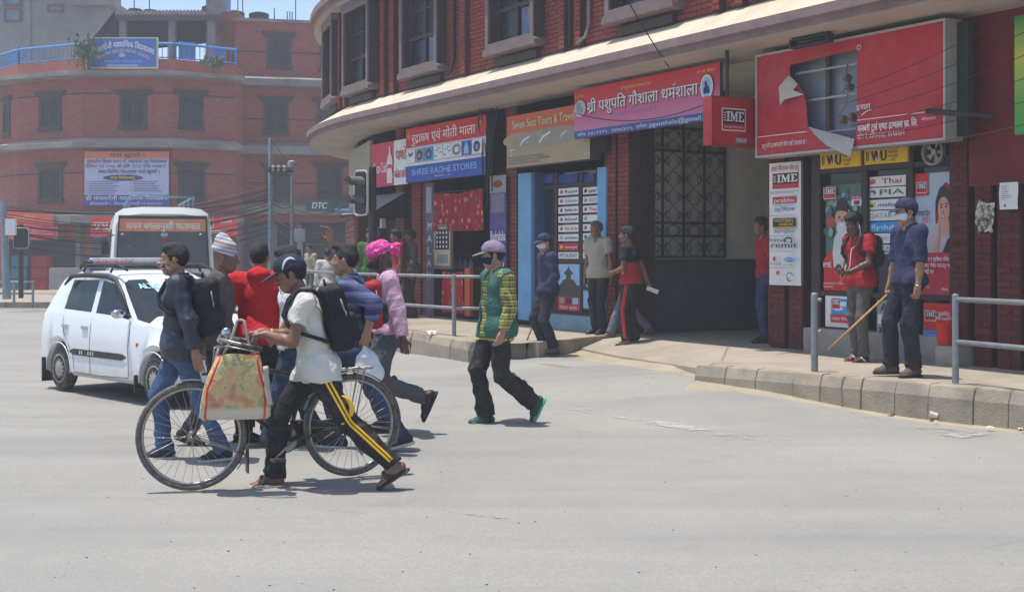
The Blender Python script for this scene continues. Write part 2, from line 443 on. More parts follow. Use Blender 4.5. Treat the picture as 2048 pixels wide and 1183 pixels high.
def nets(name, D, org, h, mats):
    S = D < 0
    c = np.zeros(tuple(n - 1 for n in S.shape), np.int8)
    for i in (0, 1):
        for j in (0, 1):
            for k in (0, 1): c += S[i:S.shape[0] - 1 + i, j:S.shape[1] - 1 + j, k:S.shape[2] - 1 + k]
    act = np.nonzero((c > 0) & (c < 8)); n = len(act[0])
    ids = np.full(c.shape, -1, np.int32); ids[act] = np.arange(n)
    P = np.zeros((n, 3)); W = np.zeros(n)
    cor = [(i, j, k) for i in (0, 1) for j in (0, 1) for k in (0, 1)]
    for a in cor:
        for axn in range(3):
            if a[axn]: continue
            b = list(a); b[axn] = 1
            da = D[act[0] + a[0], act[1] + a[1], act[2] + a[2]]; db = D[act[0] + b[0], act[1] + b[1], act[2] + b[2]]
            x = (da < 0) != (db < 0); t = np.where(x, da / np.where(x, da - db, 1), 0)
            q = np.array([a] * n, float); q[:, axn] += t
            P += q * x[:, None]; W += x
    P = P / W[:, None]
    V = (np.stack(act, 1) + P) * h + np.array(org)
    Q = []
    for axn in range(3):
        o = [i for i in range(3) if i != axn]
        sl0 = [slice(1, -1)] * 3; sl1 = [slice(1, -1)] * 3; sl0[axn] = slice(0, -1); sl1[axn] = slice(1, None)
        s0, s1 = S[tuple(sl0)], S[tuple(sl1)]; e = np.nonzero(s0 != s1)
        if not len(e[0]): continue
        fl = s0[e]; g = [e[0].copy(), e[1].copy(), e[2].copy()]
        for i in range(3):
            if i != axn: g[i] = g[i] + 1
        def cell(d0, d1):
            q = [g[0], g[1], g[2]]; q[o[0]] = q[o[0]] - d0; q[o[1]] = q[o[1]] - d1
            return ids[q[0], q[1], q[2]]
        q = np.stack([cell(1, 1), cell(0, 1), cell(0, 0), cell(1, 0)], 1)
        if axn == 1: fl = ~fl
        q[~fl] = q[~fl][:, ::-1]; Q.append(q)
    Q = np.concatenate(Q); Q = Q[(Q >= 0).all(1)]
    me = bpy.data.meshes.new(name); me.vertices.add(n); me.vertices.foreach_set('co', V.astype(np.float32).ravel())
    m = len(Q); me.loops.add(m * 4); me.loops.foreach_set('vertex_index', Q.astype(np.int32).ravel())
    me.polygons.add(m); me.polygons.foreach_set('loop_start', np.arange(0, m * 4, 4, dtype=np.int32))
    me.polygons.foreach_set('loop_total', np.full(m, 4, np.int32)); me.polygons.foreach_set('use_smooth', np.ones(m, bool))
    for mt in (mats if isinstance(mats, (list, tuple)) else [mats]): me.materials.append(mt)
    me.update(calc_edges=True); me.validate()
    return me
# ------------------------------------------------------------------ people
def ik(a, b, l1, l2, pole):
    a, b = A(*a), A(*b); d = b - a; L = np.linalg.norm(d); Lm = (l1 + l2) * .999
    if L > Lm: b = a + d / L * Lm; d = b - a; L = Lm
    x = (l1 ** 2 - l2 ** 2 + L ** 2) / (2 * L); y = math.sqrt(max(0, l1 ** 2 - x ** 2)); n = d / L
    p = A(*pole); p = p - n * (p @ n); p /= np.linalg.norm(p) + 1e-9
    return a + n * x + p * y, b
def skin_mat(name, col):
    if name in MATS: return MATS[name]
    m, nt, bs, L = new_mat(name); co = coord(nt)
    c = ramp(nt, noise(nt, co, 14, 5), [(0.3, tuple(v * .82 for v in col)), (.7, tuple(v * 1.15 for v in col))])
    L.new(c, bs.inputs['Base Color']); bs.inputs['Roughness'].default_value = .48
    bs.inputs['Subsurface Weight'].default_value = 0.0
    bump(nt, bs, noise(nt, co, 120, 3), .15, .002); MATS[name] = m; return m
SK1 = skin_mat('skin_brown', (0.33, 0.165, 0.095)); SK2 = skin_mat('skin_dark', (0.21, 0.10, 0.06)); SK3 = skin_mat('skin_light', (0.42, 0.23, 0.14)); SK4 = skin_mat('skin_very_dark', (.10, .052, .036))
HAIR = M('hair_black', (0.012, 0.010, 0.010), .5, .4, 90, .8, 220); EYEW = M('eye_white', (.6, .57, .52), .3, .05); EYED = M('eye_dark', (.012, .008, .006), .2, .05)
def cloth(name, col, rough=.85, var=.16, scale=7, dust=.12, fine=420):
    return M('cloth_' + name, col, rough, var, scale, .25, fine, 0, .25, dust)
def human(label, loc, head, H, pose, look, vox=0.0095, group=None, seed=1):
    root = thing('person', label, 'person', loc, R(head), group)
    sc_ = H / 1.72; root.scale = (sc_,) * 3
    po = dict(lean=3, side=0, twist=0, hip=(0, 0, .93), hd=(0, 0, 0)); po.update(pose)
    P = A(*po['hip']); Rp = rot(po.get('pyaw', 0), po['lean'] * .3, 0); Rc = rot(po['twist'], po['lean'], po['side'])
    w = look.get('build', 1.0)
    nb = P + Rc @ A(0, 0, .515); Rh = rot(po['twist'] + po['hd'][0], po['hd'][1], po['hd'][2]); hc = nb + Rc @ A(.01, 0, .055) + Rh @ A(.022, 0, .095)
    ch = P + Rc @ A(.005, 0, .34); ab = P + (Rp @ A(0, 0, .09) + Rc @ A(.01, 0, .09))
    J = dict(root=root, P=P, Rc=Rc, Rp=Rp, nb=nb, Rh=Rh, hc=hc, ch=ch, ab=ab, head=head, loc=A(*loc), s=sc_)
    for sd_, y in (('L', 1), ('R', -1)):
        sh = nb + Rc @ A(-.005, y * .185 * w, -.055) + A(*po.get('sh' + sd_, (0, 0, 0)))
        el, wr_ = ik(sh, po['arm' + sd_], .29, .255, po.get('pole' + sd_, (-.6, y * .5, -.5)))
        hp = P + Rp @ A(0, y * .09, -.02)
        an_, pit, yw = po['leg' + sd_]
        kn, an = ik(hp, an_, .435, .43, po.get('kp' + sd_, (1, y * .1, 0)))
        J['sh' + sd_], J['el' + sd_], J['wr' + sd_], J['hp' + sd_], J['kn' + sd_], J['an' + sd_] = sh, el, wr_, hp, kn, an
        J['Rf' + sd_] = rot(yw, pit, 0)
        J['y' + sd_] = y
    tr, sk = look.get('trousers'), look['skin']
    # -------- the body: one continuous surface
    B = Solid()
    B.ell(P, (.105, .155 * w, .12), Rp, .03).ell(ab, (.098, .14 * w, .14), Rc, .03).ell(ch, (.108, .16 * w, .17), Rc, .04)
    for q in 'LR': B.cone(nb + Rc @ A(-.01, 0, -.03), J['sh' + q], .058, .058, .04)
    B.cone(nb + Rc @ A(-.005, 0, -.05), hc + Rh @ A(-.025, 0, -.075), .06, .052, .03)
    def X(x, y, z): return hc + Rh @ A(x, y, z)
    B.ell(X(-.012, 0, .03), (.100, .077, .098), Rh, .02).ell(X(.032, 0, -.03), (.066, .060, .085), Rh, .025).ell(X(.052, 0, -.092), (.034, .034, .026), Rh, .03)
    B.cone(X(-.01, .055, -.05), X(.05, .025, -.092), .020, .018, .03).cone(X(-.01, -.055, -.05), X(.05, -.025, -.092), .020, .018, .03)
    B.cone(X(.080, -.034, .030), X(.080, .034, .030), .013, .013, .015)
    for y in (-1, 1):
        B.ell(X(.094, y * .033, .010), (.016, .017, .012), Rh, .012, 's').ell(X(.080, y * .032, .009), (.012, .016, .012), Rh, .006)
        B.ell(X(-.004, y * .080, -.004), (.022, .011, .034), Rh @ rot(y * 18), .008); B.ell(X(.058, y * .043, -.028), (.022, .018, .02), Rh, .02)
    B.cone(X(.092, 0, .018), X(.117, 0, -.026), .008, .0135, .012).cone(X(.100, .012, -.03), X(.100, -.012, -.03), .011, .011, .008)
    B.cone(X(.090, -.020, -.062), X(.090, .020, -.062), .0085, .0085, .008).cone(X(.086, -.016, -.074), X(.086, .016, -.074), .0095, .0095, .008)
    for q in 'LR':
        y = J['y' + q]; sh, el, wr_, hp, kn, an, Rf = (J[a + q] for a in ('sh', 'el', 'wr', 'hp', 'kn', 'an', 'Rf'))
        B.cone(sh, el, .052 * w, .039, .03).cone(el, el + (wr_ - el) * .35, .039, .041, .02).cone(el + (wr_ - el) * .3, wr_, .041, .027, .02)
        hpz = dict(curl=.5, spread=.0); hpz.update(po.get('hand' + q, {}))
        fd = wr_ - el; fd /= np.linalg.norm(fd)
        if 'dir' in hpz: fd = A(*hpz['dir']); fd /= np.linalg.norm(fd)
        pn = A(*hpz.get('palm', (0, -y, 0))); pn = pn - fd * (pn @ fd); pn /= np.linalg.norm(pn)
        ac = np.cross(fd, pn) * (1 if y > 0 else -1)       # thumb side
        if 'thumb' in hpz: ac = ac * np.sign(ac @ A(*hpz['thumb']) + 1e-9)
        Rm = np.stack([fd, ac, pn], 1)
        B.box(wr_ + fd * .048, (.032, .026, .004), .012, Rm, .012).cone(wr_ - fd * .02, wr_ + fd * .02, .027, .024, .02)
        c = hpz['curl'] * 1.3
        for i, (off, ln) in enumerate(((.031, .92), (.0105, 1.), (-.0105, .95), (-.031, .76))):
            ci = c * (1 + .12 * i); b0 = wr_ + fd * .085 + ac * off
            d1 = fd * math.cos(ci) + pn * math.sin(ci) + ac * off * hpz['spread'] * 8; d2 = fd * math.cos(ci * 2) + pn * math.sin(ci * 2)
            b1 = b0 + d1 * .046 * ln; b2 = b1 + d2 * .042 * ln
            B.cone(b0 - fd * .015, b1, .0098, .0088, .004).cone(b1, b2, .0088, .0072, .004)
            if i == 0: J['grip' + q] = (b0 + b2) / 2 + pn * .0
        t0 = wr_ + fd * .025 + ac * .025; t1 = t0 + (fd * .5 + ac * .75 + pn * .35) * .045; t2 = t1 + (fd * .9 + pn * (.3 + c * .3)) * .036
        B.cone(t0, t1, .0135, .0105, .01).cone(t1, t2, .0105, .008, .006)
        J['palm' + q] = wr_ + fd * .075 + pn * .022; J['fd' + q] = fd
        B.cone(hp, kn, .082 * w, .056, .03).cone(kn, an, .053, .036, .02); m = kn + (an - kn) * .3
        B.ell(m + A(-.018, 0, 0), (.045, .046, .10), I3, .03)
        B.cone(an + Rf @ A(-.042, 0, -.052), an + Rf @ A(.09, 0, -.065), .034, .030, .02).cone(an, an + Rf @ A(.09, y * .0, -.055), .036, .03, .02)
        for i in range(5):
            o = (i - 2) * .0155; l = .168 - (abs(i - (1 if y < 0 else 3)) * .010)
            B.cone(an + Rf @ A(.09, o * .9, -.066), an + Rf @ A(l, o, -.074), .015, .0105, .008)
    link('body', B.mesh('body', sk, vox), root)
    kids = {}
    # -------- eyes, brows
    if look.get('face', True):
        for y in (-1, 1):
            mb = MB(); mb.lathe(X(.0885, y * .032, .009), [(0, -.0075), (.0065, -.005), (.009, 0), (.0065, .005), (0, .0075)], 8); e_ = link('eye', mesh_of('eye', mb, EYEW, True), root)
            mb = MB(); mb.lathe(X(.0955, y * .0335, .009), [(0, -.005), (.0035, -.003), (.0045, 0), (.0035, .003), (0, .005)], 8); link('iris', mesh_of('iris', mb, EYED, True), e_)
            S_ = Solid().cone(X(.092, y * .016, .033), X(.084, y * .05, .034), .006, .0045, .003); link('eyebrow', S_.mesh('eyebrow', HAIR, .006), root)
        if look.get('moustache'):
            S_ = Solid().cone(X(.098, -.022, -.050), X(.101, 0, -.046), .006, .008, .004).cone(X(.101, 0, -.046), X(.098, .022, -.050), .008, .006, .004)
            link('moustache', S_.mesh('moustache', HAIR, .006), root)
    # -------- hair
    hr = look.get('hair', 'short')
    if hr:
        S_ = Solid().ell(X(-.014, 0, .033), (.110, .0865, .107), Rh, .02)
        if hr == 'quiff': S_.ell(X(.045, 0, .115), (.058, .05, .035), Rh @ rot(0, -12), .03).cone(X(.05, 0, .115), X(.105, .01, .112), .03, .014, .02).ell(X(-.03, 0, .12), (.07, .05, .03), Rh, .03)
        if hr == 'quiff': S_.p[0] = ('e', 'u', .02, S_.p[0][3], S_.p[0][4], (X(-.016, 0, .034), A(.1065, .083, .103), Rh))
        if hr == 'thick': S_.ell(X(0, 0, .095), (.10, .075, .055), Rh, .03).ell(X(-.06, 0, .03), (.07, .08, .09), Rh, .03)
        if hr == 'short': S_.ell(X(.03, 0, .10), (.065, .06, .035), Rh, .03)
        S_.ell(X(.105, 0, -.022), (.088, .105, .094 if hr != 'quiff' else .088), Rh, .010, 's').plane(X(-.06, 0, -.078), Rh @ A(-.1, 0, -1), .01)
        for y in (-1, 1): S_.ell(X(.0, y * .095, -.012), (.028, .03, .040), Rh, .006, 's').ell(X(.03, y * .085, -.075), (.06, .05, .05), Rh, .01, 's')
        link('hair', S_.mesh('hair', look.get('hairmat', HAIR), max(.008, vox * .9), .004, 110, seed), root)
    # -------- trousers
    if tr:
        S_ = Solid(); f = tr.get('fit', .018); fl = tr.get('flare', .03)
        T = Solid()
        for q in 'LR':
            hp, kn, an = J['hp' + q], J['kn' + q], J['an' + q]; d = (an - kn) / np.linalg.norm(an - kn)
            en = an + d * tr.get('len', .02)
            T.cone(hp, kn, .084 * w + f, .058 + f, .03).cone(kn, en, .058 + f, .038 + f + fl * .5, .025)
            fw = rot(0, 0) @ A(1, 0, 0)
            if tr.get('bunch', True): T.ell(en - d * .045 + A(.012, 0, 0), (.05 + f + fl * .2, .045 + f, .03), I3, .02)
            T.box(en + d * .072, (.11, .09, .06), .01, np.stack([np.cross(np.cross(d, A(1, 0, 0)), d) * -1 / 1, np.cross(d, A(1, 0, 0)), d], 1) if abs(d[0]) < .8 else rot(0, math.degrees(math.atan2(d[0], -d[2]))), .004, 's')
        T2 = Solid().ell(P, (.112 + f, .158 * w + f, .13), Rp, .03).ell(P + Rp @ A(-.02, 0, -.05), (.115 + f, .15 * w + f * .6, .11), Rp, .04)
        T2.ell(ab, (.10 + f * .4, .142 * w + f * .4, .12), Rc, .03).plane(P + Rp @ A(0, 0, tr.get('waist', .10)), Rp @ A(0, 0, 1))
        S_.group(T).group(T2, .04)
        link('trousers', S_.mesh('trousers', tr['mat'], vox, tr.get('wr', .008) * 2.1, 30, seed + 5), root)
    # -------- shirt / jacket
    def top(nm, t, sd0):
        f = t.get('fit', .014); S_ = Solid(); Sl = Solid()
        sl = t.get('sleeve', .95)
        for q in 'LR':
            sh, el, wr_ = J['sh' + q], J['el' + q], J['wr' + q]
            if sl <= 0:
                continue
            sf = f + .006
            if sl < .5:
                e = sh + (el - sh) * sl * 2; d = (el - sh) / np.linalg.norm(el - sh)
                Sl.cone(sh, e, .056 * w + sf, .052 + sf, .02)
            else:
                e = el + (wr_ - el) * (sl - .5) * 2; d = (wr_ - el) / np.linalg.norm(wr_ - el)
                Sl.cone(sh, el, .056 * w + sf, .043 + sf, .02).cone(el, e, .045 + sf, .032 + sf, .02)
            uu = np.cross(d, A(.3, .2, .9)); uu /= np.linalg.norm(uu)
            Sl.box(e + d * .05, (.075, .075, .043), .005, np.stack([uu, np.cross(d, uu), d], 1), .003, 's')
        T = Solid().ell(ch, (.112 + f, .165 * w + f, .175), Rc, .04)
        for q in 'LR': T.cone(nb + Rc @ A(-.012, 0, -.045), J['sh' + q], .058 + f * .7, .056 + f, .04)
        bl = t.get('belly', 0)
        T.ell(ab, (.104 + f + bl, .148 * w + f + bl * .5, .16), Rc, .05)
        hm = t.get('hem', -.06)
        if hm < .1: T.ell(P + Rp @ A(0, 0, .0), (.122 + f + t.get('loose', .0), .176 * w + f + t.get('loose', .0), .17), Rp, .06).ell(P + Rp @ A(-.025, 0, -.03), (.122 + f + t.get('loose', .0) * .6, .155 * w + f + t.get('loose', .0) * .6, .14), Rp, .05)
        if hm < -.04:
            for q in 'LR': hp, kn = J['hp' + q], J['kn' + q]; T.cone(hp, hp + (kn - hp) * .35, .100 * w + f, .095 * w + f, .05)
        T.plane(P + Rp @ A(0, 0, hm), Rp @ A(t.get('hemx', 0), 0, -1))
        if t.get('neck', True):
            T.ell(nb + Rc @ A(.05, 0, .02), (.06, .045, .055), Rc @ rot(0, 30), .008, 's')
        if t.get('open'): T.box(ch + Rc @ A(.13, 0, -.08), (.06, t['open'], .34), .005, Rc, .01, 's')
        if t.get('hood'): T.ell(nb + Rc @ A(-.075, 0, -.01), (.075, .11, .065), Rc @ rot(0, 25), .02).cone(nb + Rc @ A(-.02, .08, .0), nb + Rc @ A(.07, .03, -.05), .03, .018, .02).cone(nb + Rc @ A(-.02, -.08, .0), nb + Rc @ A(.07, -.03, -.05), .03, .018, .02)
        if sl > 0: S_.group(Sl).group(T, .03)
        else:
            for q in 'LR': T.ell(J['sh' + q] + Rc @ A(0, J['y' + q] * .055, -.05), (.07, .045, .10), Rc, .01, 's')
            S_.group(T)
        o = link(nm, S_.mesh(nm, t['mat'], vox, t.get('wr', .008) * 1.75, 30, seed + sd0), root)
        if t.get('collar'):
            C = Solid(); k = 10; pr = None
            for i in range(k + 1):
                a = R(28 + (304) * i / k); p = nb + Rc @ A(.068 * math.cos(a) - .008, .066 * math.sin(a), .014 - .04 * max(0, math.cos(a)))
                if pr is not None: C.cone(pr, p, .013, .013, .006).cone(pr + Rc @ A(0, 0, .022), p + Rc @ A(-.0, 0, .022), .010, .010, .008)
                pr = p
            for y in (-1, 1): C.cone(nb + Rc @ A(.05, y * .035, -.008), nb + Rc @ A(.085, y * .06, -.05), .012, .006, .006)
            link('collar', C.mesh('collar', t['collar'], .008), o)
        return o
    if look.get('top'): kids['top'] = top(look['top'].get('name', 'shirt'), look['top'], 11)
    if look.get('over'): kids['over'] = top(look['over'].get('name', 'jacket'), look['over'], 17)
    # -------- shoes
    so = look.get('shoes')
    if so:
        for q in 'LR':
            an, Rf, y = J['an' + q], J['Rf' + q], J['y' + q]
            def Z(a, b, c): return an + Rf @ A(a, b, c)
            if so['kind'] == 'sandal':
                S_ = Solid().cone(Z(-.05, 0, -.09), Z(.06, 0, -.09), .040, .044, .02).cone(Z(.06, 0, -.09), Z(.145, y * -.004, -.09), .046, .042, .02).plane(Z(0, 0, -.086), Rf @ A(0, 0, 1)).plane(Z(0, 0, -.106), Rf @ A(0, 0, -1))
                me = S_.mesh('sandal', so['mat'], .008); o = link('sandal', me, root)
                S_ = Solid()
                for s2 in (-1, 1): S_.cone(Z(.125, 0, -.066), Z(.08, s2 * .030, -.045), .008, .011, .01).cone(Z(.08, s2 * .030, -.045), Z(.03, s2 * .046, -.082), .011, .010, .01)
                if so.get('band'): S_.cone(Z(.085, -.045, -.06), Z(.085, 0, -.026), .016, .018, .01).cone(Z(.085, 0, -.026), Z(.085, .045, -.06), .018, .016, .01)
                link('strap', S_.mesh('strap', so.get('strap', so['mat']), .007), o)
            else:
                S_ = Solid().cone(Z(-.045, 0, -.05), Z(.09, 0, -.062), .043, .040, .02).cone(Z(.07, .008, -.066), Z(.145, .004, -.072), .038, .034, .02).cone(Z(-.01, 0, -.02), Z(.07, 0, -.045), .045, .036, .025).cone(Z(-.015, 0, .015), Z(-.015, 0, -.03), .044, .046, .02)
                if so['kind'] == 'dress': S_.cone(Z(.12, 0, -.075), Z(.19, 0, -.08), .034, .018, .02)
                S_.plane(Z(0, 0, -.083), Rf @ A(0, 0, -1), .004)
                o = link('shoe', S_.mesh('shoe', so['mat'], .008, .003, 70, seed), root)
                S_ = Solid().cone(Z(-.047, 0, -.088), Z(.09, 0, -.088), .048, .046, .02).cone(Z(.09, 0, -.088), Z(.152 if so['kind'] != 'dress' else .19, 0, -.086), .045, .038 if so['kind'] != 'dress' else .022, .02)
                S_.plane(Z(0, 0, -.078), Rf @ A(0, 0, 1), .003).plane(Z(0, 0, -.104), Rf @ A(0, 0, -1), .003)
                link('sole', S_.mesh('sole', so['sole'], .008), o)
                if so.get('lace'):
                    mb = MB()
                    for i in range(4): x = .03 + i * .022; mb.tube([Z(x, -.026, -.022 - i * .006), Z(x + .004, 0, -.006 - i * .007), Z(x, .026, -.022 - i * .006)], .0045, 6)
                    link('lace', mesh_of('lace', mb, so['lace'], True), o)
    # -------- headgear and mask
    cp = look.get('cap')
    if cp:
        S_ = Solid().ell(X(-.014, 0, .036), (.115, .092, .112), Rh, .02).ell(X(.03, 0, .07), (.075, .07, .07), Rh, .03)
        S_.plane(X(.0, 0, .036), Rh @ A(.10, 0, -1), .006)
        o = link('cap', S_.mesh('cap', cp['mat'], max(.007, vox * .85), .003, 60, seed), root)
        bl, dr = cp.get('brim', .085), cp.get('drop', .02)
        S_ = Solid().ell(X(.085 + bl * .45, 0, .040 - dr * .5), (bl, .083, .0115), Rh @ rot(0, math.degrees(dr / bl)), .006).ell(X(-.0, 0, .03), (.1, .078, .1), Rh, .005, 's')
        link('brim', S_.mesh('brim', cp.get('brimmat', cp['mat']), .006), o)
        if cp.get('band'):
            mb = MB(); pts = []
            for i in range(9):
                t = i / 8; pts.append(X(.062 - .13 * t, .1 * (.98 - .04 * t) - .022 * math.sin(3.1 * t), .055 + .07 * math.sin(2.2 * t)))
            pts2 = []
            for p in pts:      # settle the stripe on the crown
                l = Rh.T @ (p - X(-.014, 0, .036)); l = l / math.sqrt((l[0] / .115) ** 2 + (l[1] / .092) ** 2 + (l[2] / .112) ** 2) * 1.02
                pts2.append(X(-.014, 0, .036) + Rh @ l)
            mb.tube(pts2, [.004, .007, .009, .010, .010, .010, .009, .007, .004], 6); link('stripe', mesh_of('stripe', mb, cp['band'], True), o)
    if look.get('knit'):
        S_ = Solid().ell(X(-.02, 0, .045), (.117, .095, .108), Rh, .02).cone(X(-.01, 0, .09), X(-.045, 0, .155), .085, .062, .05).plane(X(.0, 0, .03), Rh @ A(-.28, 0, -1), .006)
        link('cap', S_.mesh('cap', look['knit'], .008, .004, 60, seed), root)
    if look.get('bandana'):
        S_ = Solid().ell(X(-.014, 0, .040), (.117, .094, .108), Rh, .02).ell(X(.02, 0, .09), (.08, .07, .06), Rh, .03).ell(X(-.045, .0, .075), (.09, .08, .08), Rh, .03)
        S_.plane(X(.0, 0, .02), Rh @ A(-.12, 0, -1), .006)
        S_.cone(X(-.10, 0, .03), X(-.175, .01, .045), .035, .045, .02).cone(X(-.12, 0, .02), X(-.165, -.02, -.01), .02, .03, .02)
        link('bandana', S_.mesh('bandana', look['bandana'], .008, .009, 70, seed), root)
    if look.get('mask'):
        S_ = Solid().ell(X(.034, 0, -.03), (.078, .068, .093), Rh, .025).cone(X(.095, 0, .0), X(.118, 0, -.032), .014, .020, .02).ell(X(.055, 0, -.088), (.045, .044, .032), Rh, .03)
        Q = S_; Q.plane(X(0, 0, .004), Rh @ A(.12, 0, 1), .006).plane(X(.012, 0, 0), Rh @ A(-1, 0, -.1), .006).plane(X(0, 0, -.105), Rh @ A(.4, 0, -1), .006)
        o = link('mask', Q.mesh('mask', look['mask'], .0075, .002, 90, seed), root); mb = MB()
        for y in (-1, 1):
            mb.tube([X(.02, y * .071, -.012), X(-.01, y * .084, .01), X(-.028, y * .083, .0)], .0035, 5); mb.tube([X(.02, y * .062, -.075), X(-.012, y * .082, -.03), X(-.028, y * .083, .0)], .0035, 5)
        link('ear_loop', mesh_of('ear_loop', mb, look.get('loop', look['mask']), True), o)
    J['X'] = X; J['kids'] = kids
    return J
def wpt(J, p):
    """a point of a person's own space -> world"""
    c, s_ = math.cos(R(J['head'])), math.sin(R(J['head'])); p = A(*p) * J['s']
    return J['loc'] + A(p[0] * c - p[1] * s_, p[0] * s_ + p[1] * c, p[2])
def backpack(label, J, mat, accent=None, size=(.085, .14, .21), strap=None, zipm=None, drop=-.02, group=None, name='backpack'):
    t = thing(name, label, 'backpack', J['loc'], R(J['head']), group); t.scale = (J['s'],) * 3
    Rc, ch = J['Rc'], J['ch']; c = ch + Rc @ A(-.125 - size[0], 0, drop)
    S_ = Solid().box(c, (size[0] - .05, size[1] - .05, size[2] - .06), .05, Rc, .02).ell(c + Rc @ A(-.01, 0, size[2] * .62), (size[0] * .85, size[1] * .9, size[2] * .4), Rc, .04).ell(c + Rc @ A(-.02, 0, -size[2] * .45), (size[0] * 1.08, size[1] * 1.02, size[2] * .5), Rc, .04)
    link('bag_body', S_.mesh('bag_body', mat, .01, .010, 34, 3), t)
    p = c + Rc @ A(-size[0] * .95, 0, -size[2] * .35)
    S_ = Solid().box(p, (.02, size[1] - .065, size[2] * .42 - .03), .03, Rc, .02)
    link('pocket', S_.mesh('pocket', accent or mat, .01, .006, 40, 4), t)
    st = Solid()
    for q in 'LR':
        y = J['y' + q]; f = [(-.14, y * .085, .12), (-.09, y * .10, .185), (.0, y * .105, .205), (.085, y * .105, .15), (.142, y * .118, .05), (.125, y * .15, -.03), (.055, y * .185, -.09), (-.03, y * .175, -.14), (-.11, y * .13, -.19)]
        g = [ch + Rc @ A(a, b, e) for a, b, e in f]
        for a, b in zip(g[:-1], g[1:]):
            st.cone(a, b, .014, .014, .006); st.cone(a + Rc @ A(0, .02 * y, 0), b + Rc @ A(0, .02 * y, 0), .014, .014, .006)
    link('strap', st.mesh('strap', strap or mat, .009), t)
    h = c + Rc @ A(size[0] * .3, 0, size[2] + .02); mb = MB(); mb.tube([h + Rc @ A(0, -.035, -.03), h + Rc @ A(0, -.025, .015), h + Rc @ A(0, .025, .015), h + Rc @ A(0, .035, -.03)], .008, 6)
    link('carry_loop', mesh_of('carry_loop', mb, mat, True), t)
    mb = MB(); z = c + Rc @ A(-size[0] * .3, size[1] * .95, size[2] * .25)
    mb.tube([z + Rc @ A(-.02, .012, .07), z + Rc @ A(-.03, .014, -.02)], .006, 6); mb.tube([z + Rc @ A(-.035, .016, -.02), z + Rc @ A(-.035, .018, -.055)], .005, 6)
    link('zip_pull', mesh_of('zip_pull', mb, zipm or GREY, True), t)
    return t
# ------------------------------------------------------------------ ground and pavements
def road_mat():
    m, nt, bs, L = new_mat('dusty_road'); co = coord(nt)
    big = noise(nt, co, .35, 5, .6); mid = noise(nt, co, 2.4, 6, .65); fine = noise(nt, co, 55, 3, .7); gr = noise(nt, co, 210, 2, .8)
    c = ramp(nt, big, [(.32, (.285, .276, .252)), (.68, (.36, .345, .308))])
    c = mix(nt, ramp(nt, mid, [(.45, 0.), (.72, .55)]), c, (.36, .335, .29))
    c = mix(nt, ramp(nt, fine, [(.36, .40), (.54, 0.)]), c, (.185, .18, .17))
    c = mix(nt, ramp(nt, gr, [(.60, 0.), (.74, .45)]), c, (.46, .45, .41))
    mp = nt.nodes.new('ShaderNodeMapping'); mp.inputs['Rotation'].default_value = (0, 0, R(28)); mp.inputs['Scale'].default_value = (.10, 1.1, 1); L.new(co, mp.inputs[0])
    c = mix(nt, ramp(nt, noise(nt, mp.outputs[0], .9, 5, .6), [(.42, 0.), (.62, .42)]), c, (.215, .212, .205))
    c = mix(nt, ramp(nt, noise(nt, co, .9, 7, .7), [(.60, 0.), (.68, .35)]), c, (.19, .187, .18))
    v = nt.nodes.new('ShaderNodeTexVoronoi'); v.inputs['Scale'].default_value = 1.1; v.feature = 'DISTANCE_TO_EDGE'
    w = nt.nodes.new('ShaderNodeVectorMath'); w.operation = 'ADD'; n3 = nt.nodes.new('ShaderNodeTexNoise'); n3.inputs['Scale'].default_value = 1.5; n3.inputs['Detail'].default_value = 6
    L.new(co, n3.inputs['Vector']); L.new(co, w.inputs[0]); L.new(n3.outputs['Color'], w.inputs[1]); L.new(w.outputs[0], v.inputs['Vector'])
    crk = ramp(nt, v.outputs['Distance'], [(.0, .45), (.010, 0.)]); crk = mathn(nt, 'MULTIPLY', crk, ramp(nt, noise(nt, co, .5, 3), [(.55, 0.), (.68, 1.)]))
    c = mix(nt, crk, c, (.15, .14, .13))
    L.new(c, bs.inputs['Base Color']); bs.inputs['Roughness'].default_value = .95; bs.inputs['Specular IOR Level'].default_value = .2
    h = mathn(nt, 'ADD', mathn(nt, 'MULTIPLY', fine, .6), mathn(nt, 'MULTIPLY', gr, .5)); bump(nt, bs, h, .55, .012)
    return m
ROAD = road_mat()
CONC = M('pavement_concrete', (.33, .285, .225), .95, .2, 1.4, .5, 70); KERBM = M('kerb_concrete', (.31, .262, .20), .95, .32, 2.2, .7, 45)
DUST = M('dust_sand', (.35, .295, .215), 1, .16, 2.2, .6, 60)
g = MB(); xs = np.concatenate([[-500, -200, -80], np.arange(-30, -4, 1.5), np.arange(-4, 7, .4), np.arange(7.5, 30.1, 1.5), [80, 200, 500]]); ys = np.concatenate([[-40, -10], np.arange(0, 9, 1.5), np.arange(9, 24, .4), np.arange(24.5, 60.1, 1.5), [90, 200, 600]])
def sst(a, b, v): t = min(1, max(0, (v - a) / (b - a))); return t * t * (3 - 2 * t)
def gz(x, y): return .012 * math.sin(x * .7 + 1) * math.sin(y * .53) - .01 + .14 * sst(8.8, 11.2, x + .585 * y) * sst(-2.0, -.2, x) * (1 - sst(2.2, 4.0, x)) * (1 - sst(19.5, 22, y))
g.grid([[(x, y, gz(x, y)) for y in ys] for x in xs][::-1]); tag(part('road', g, ROAD, None, True), kind='structure')
KZ = .35
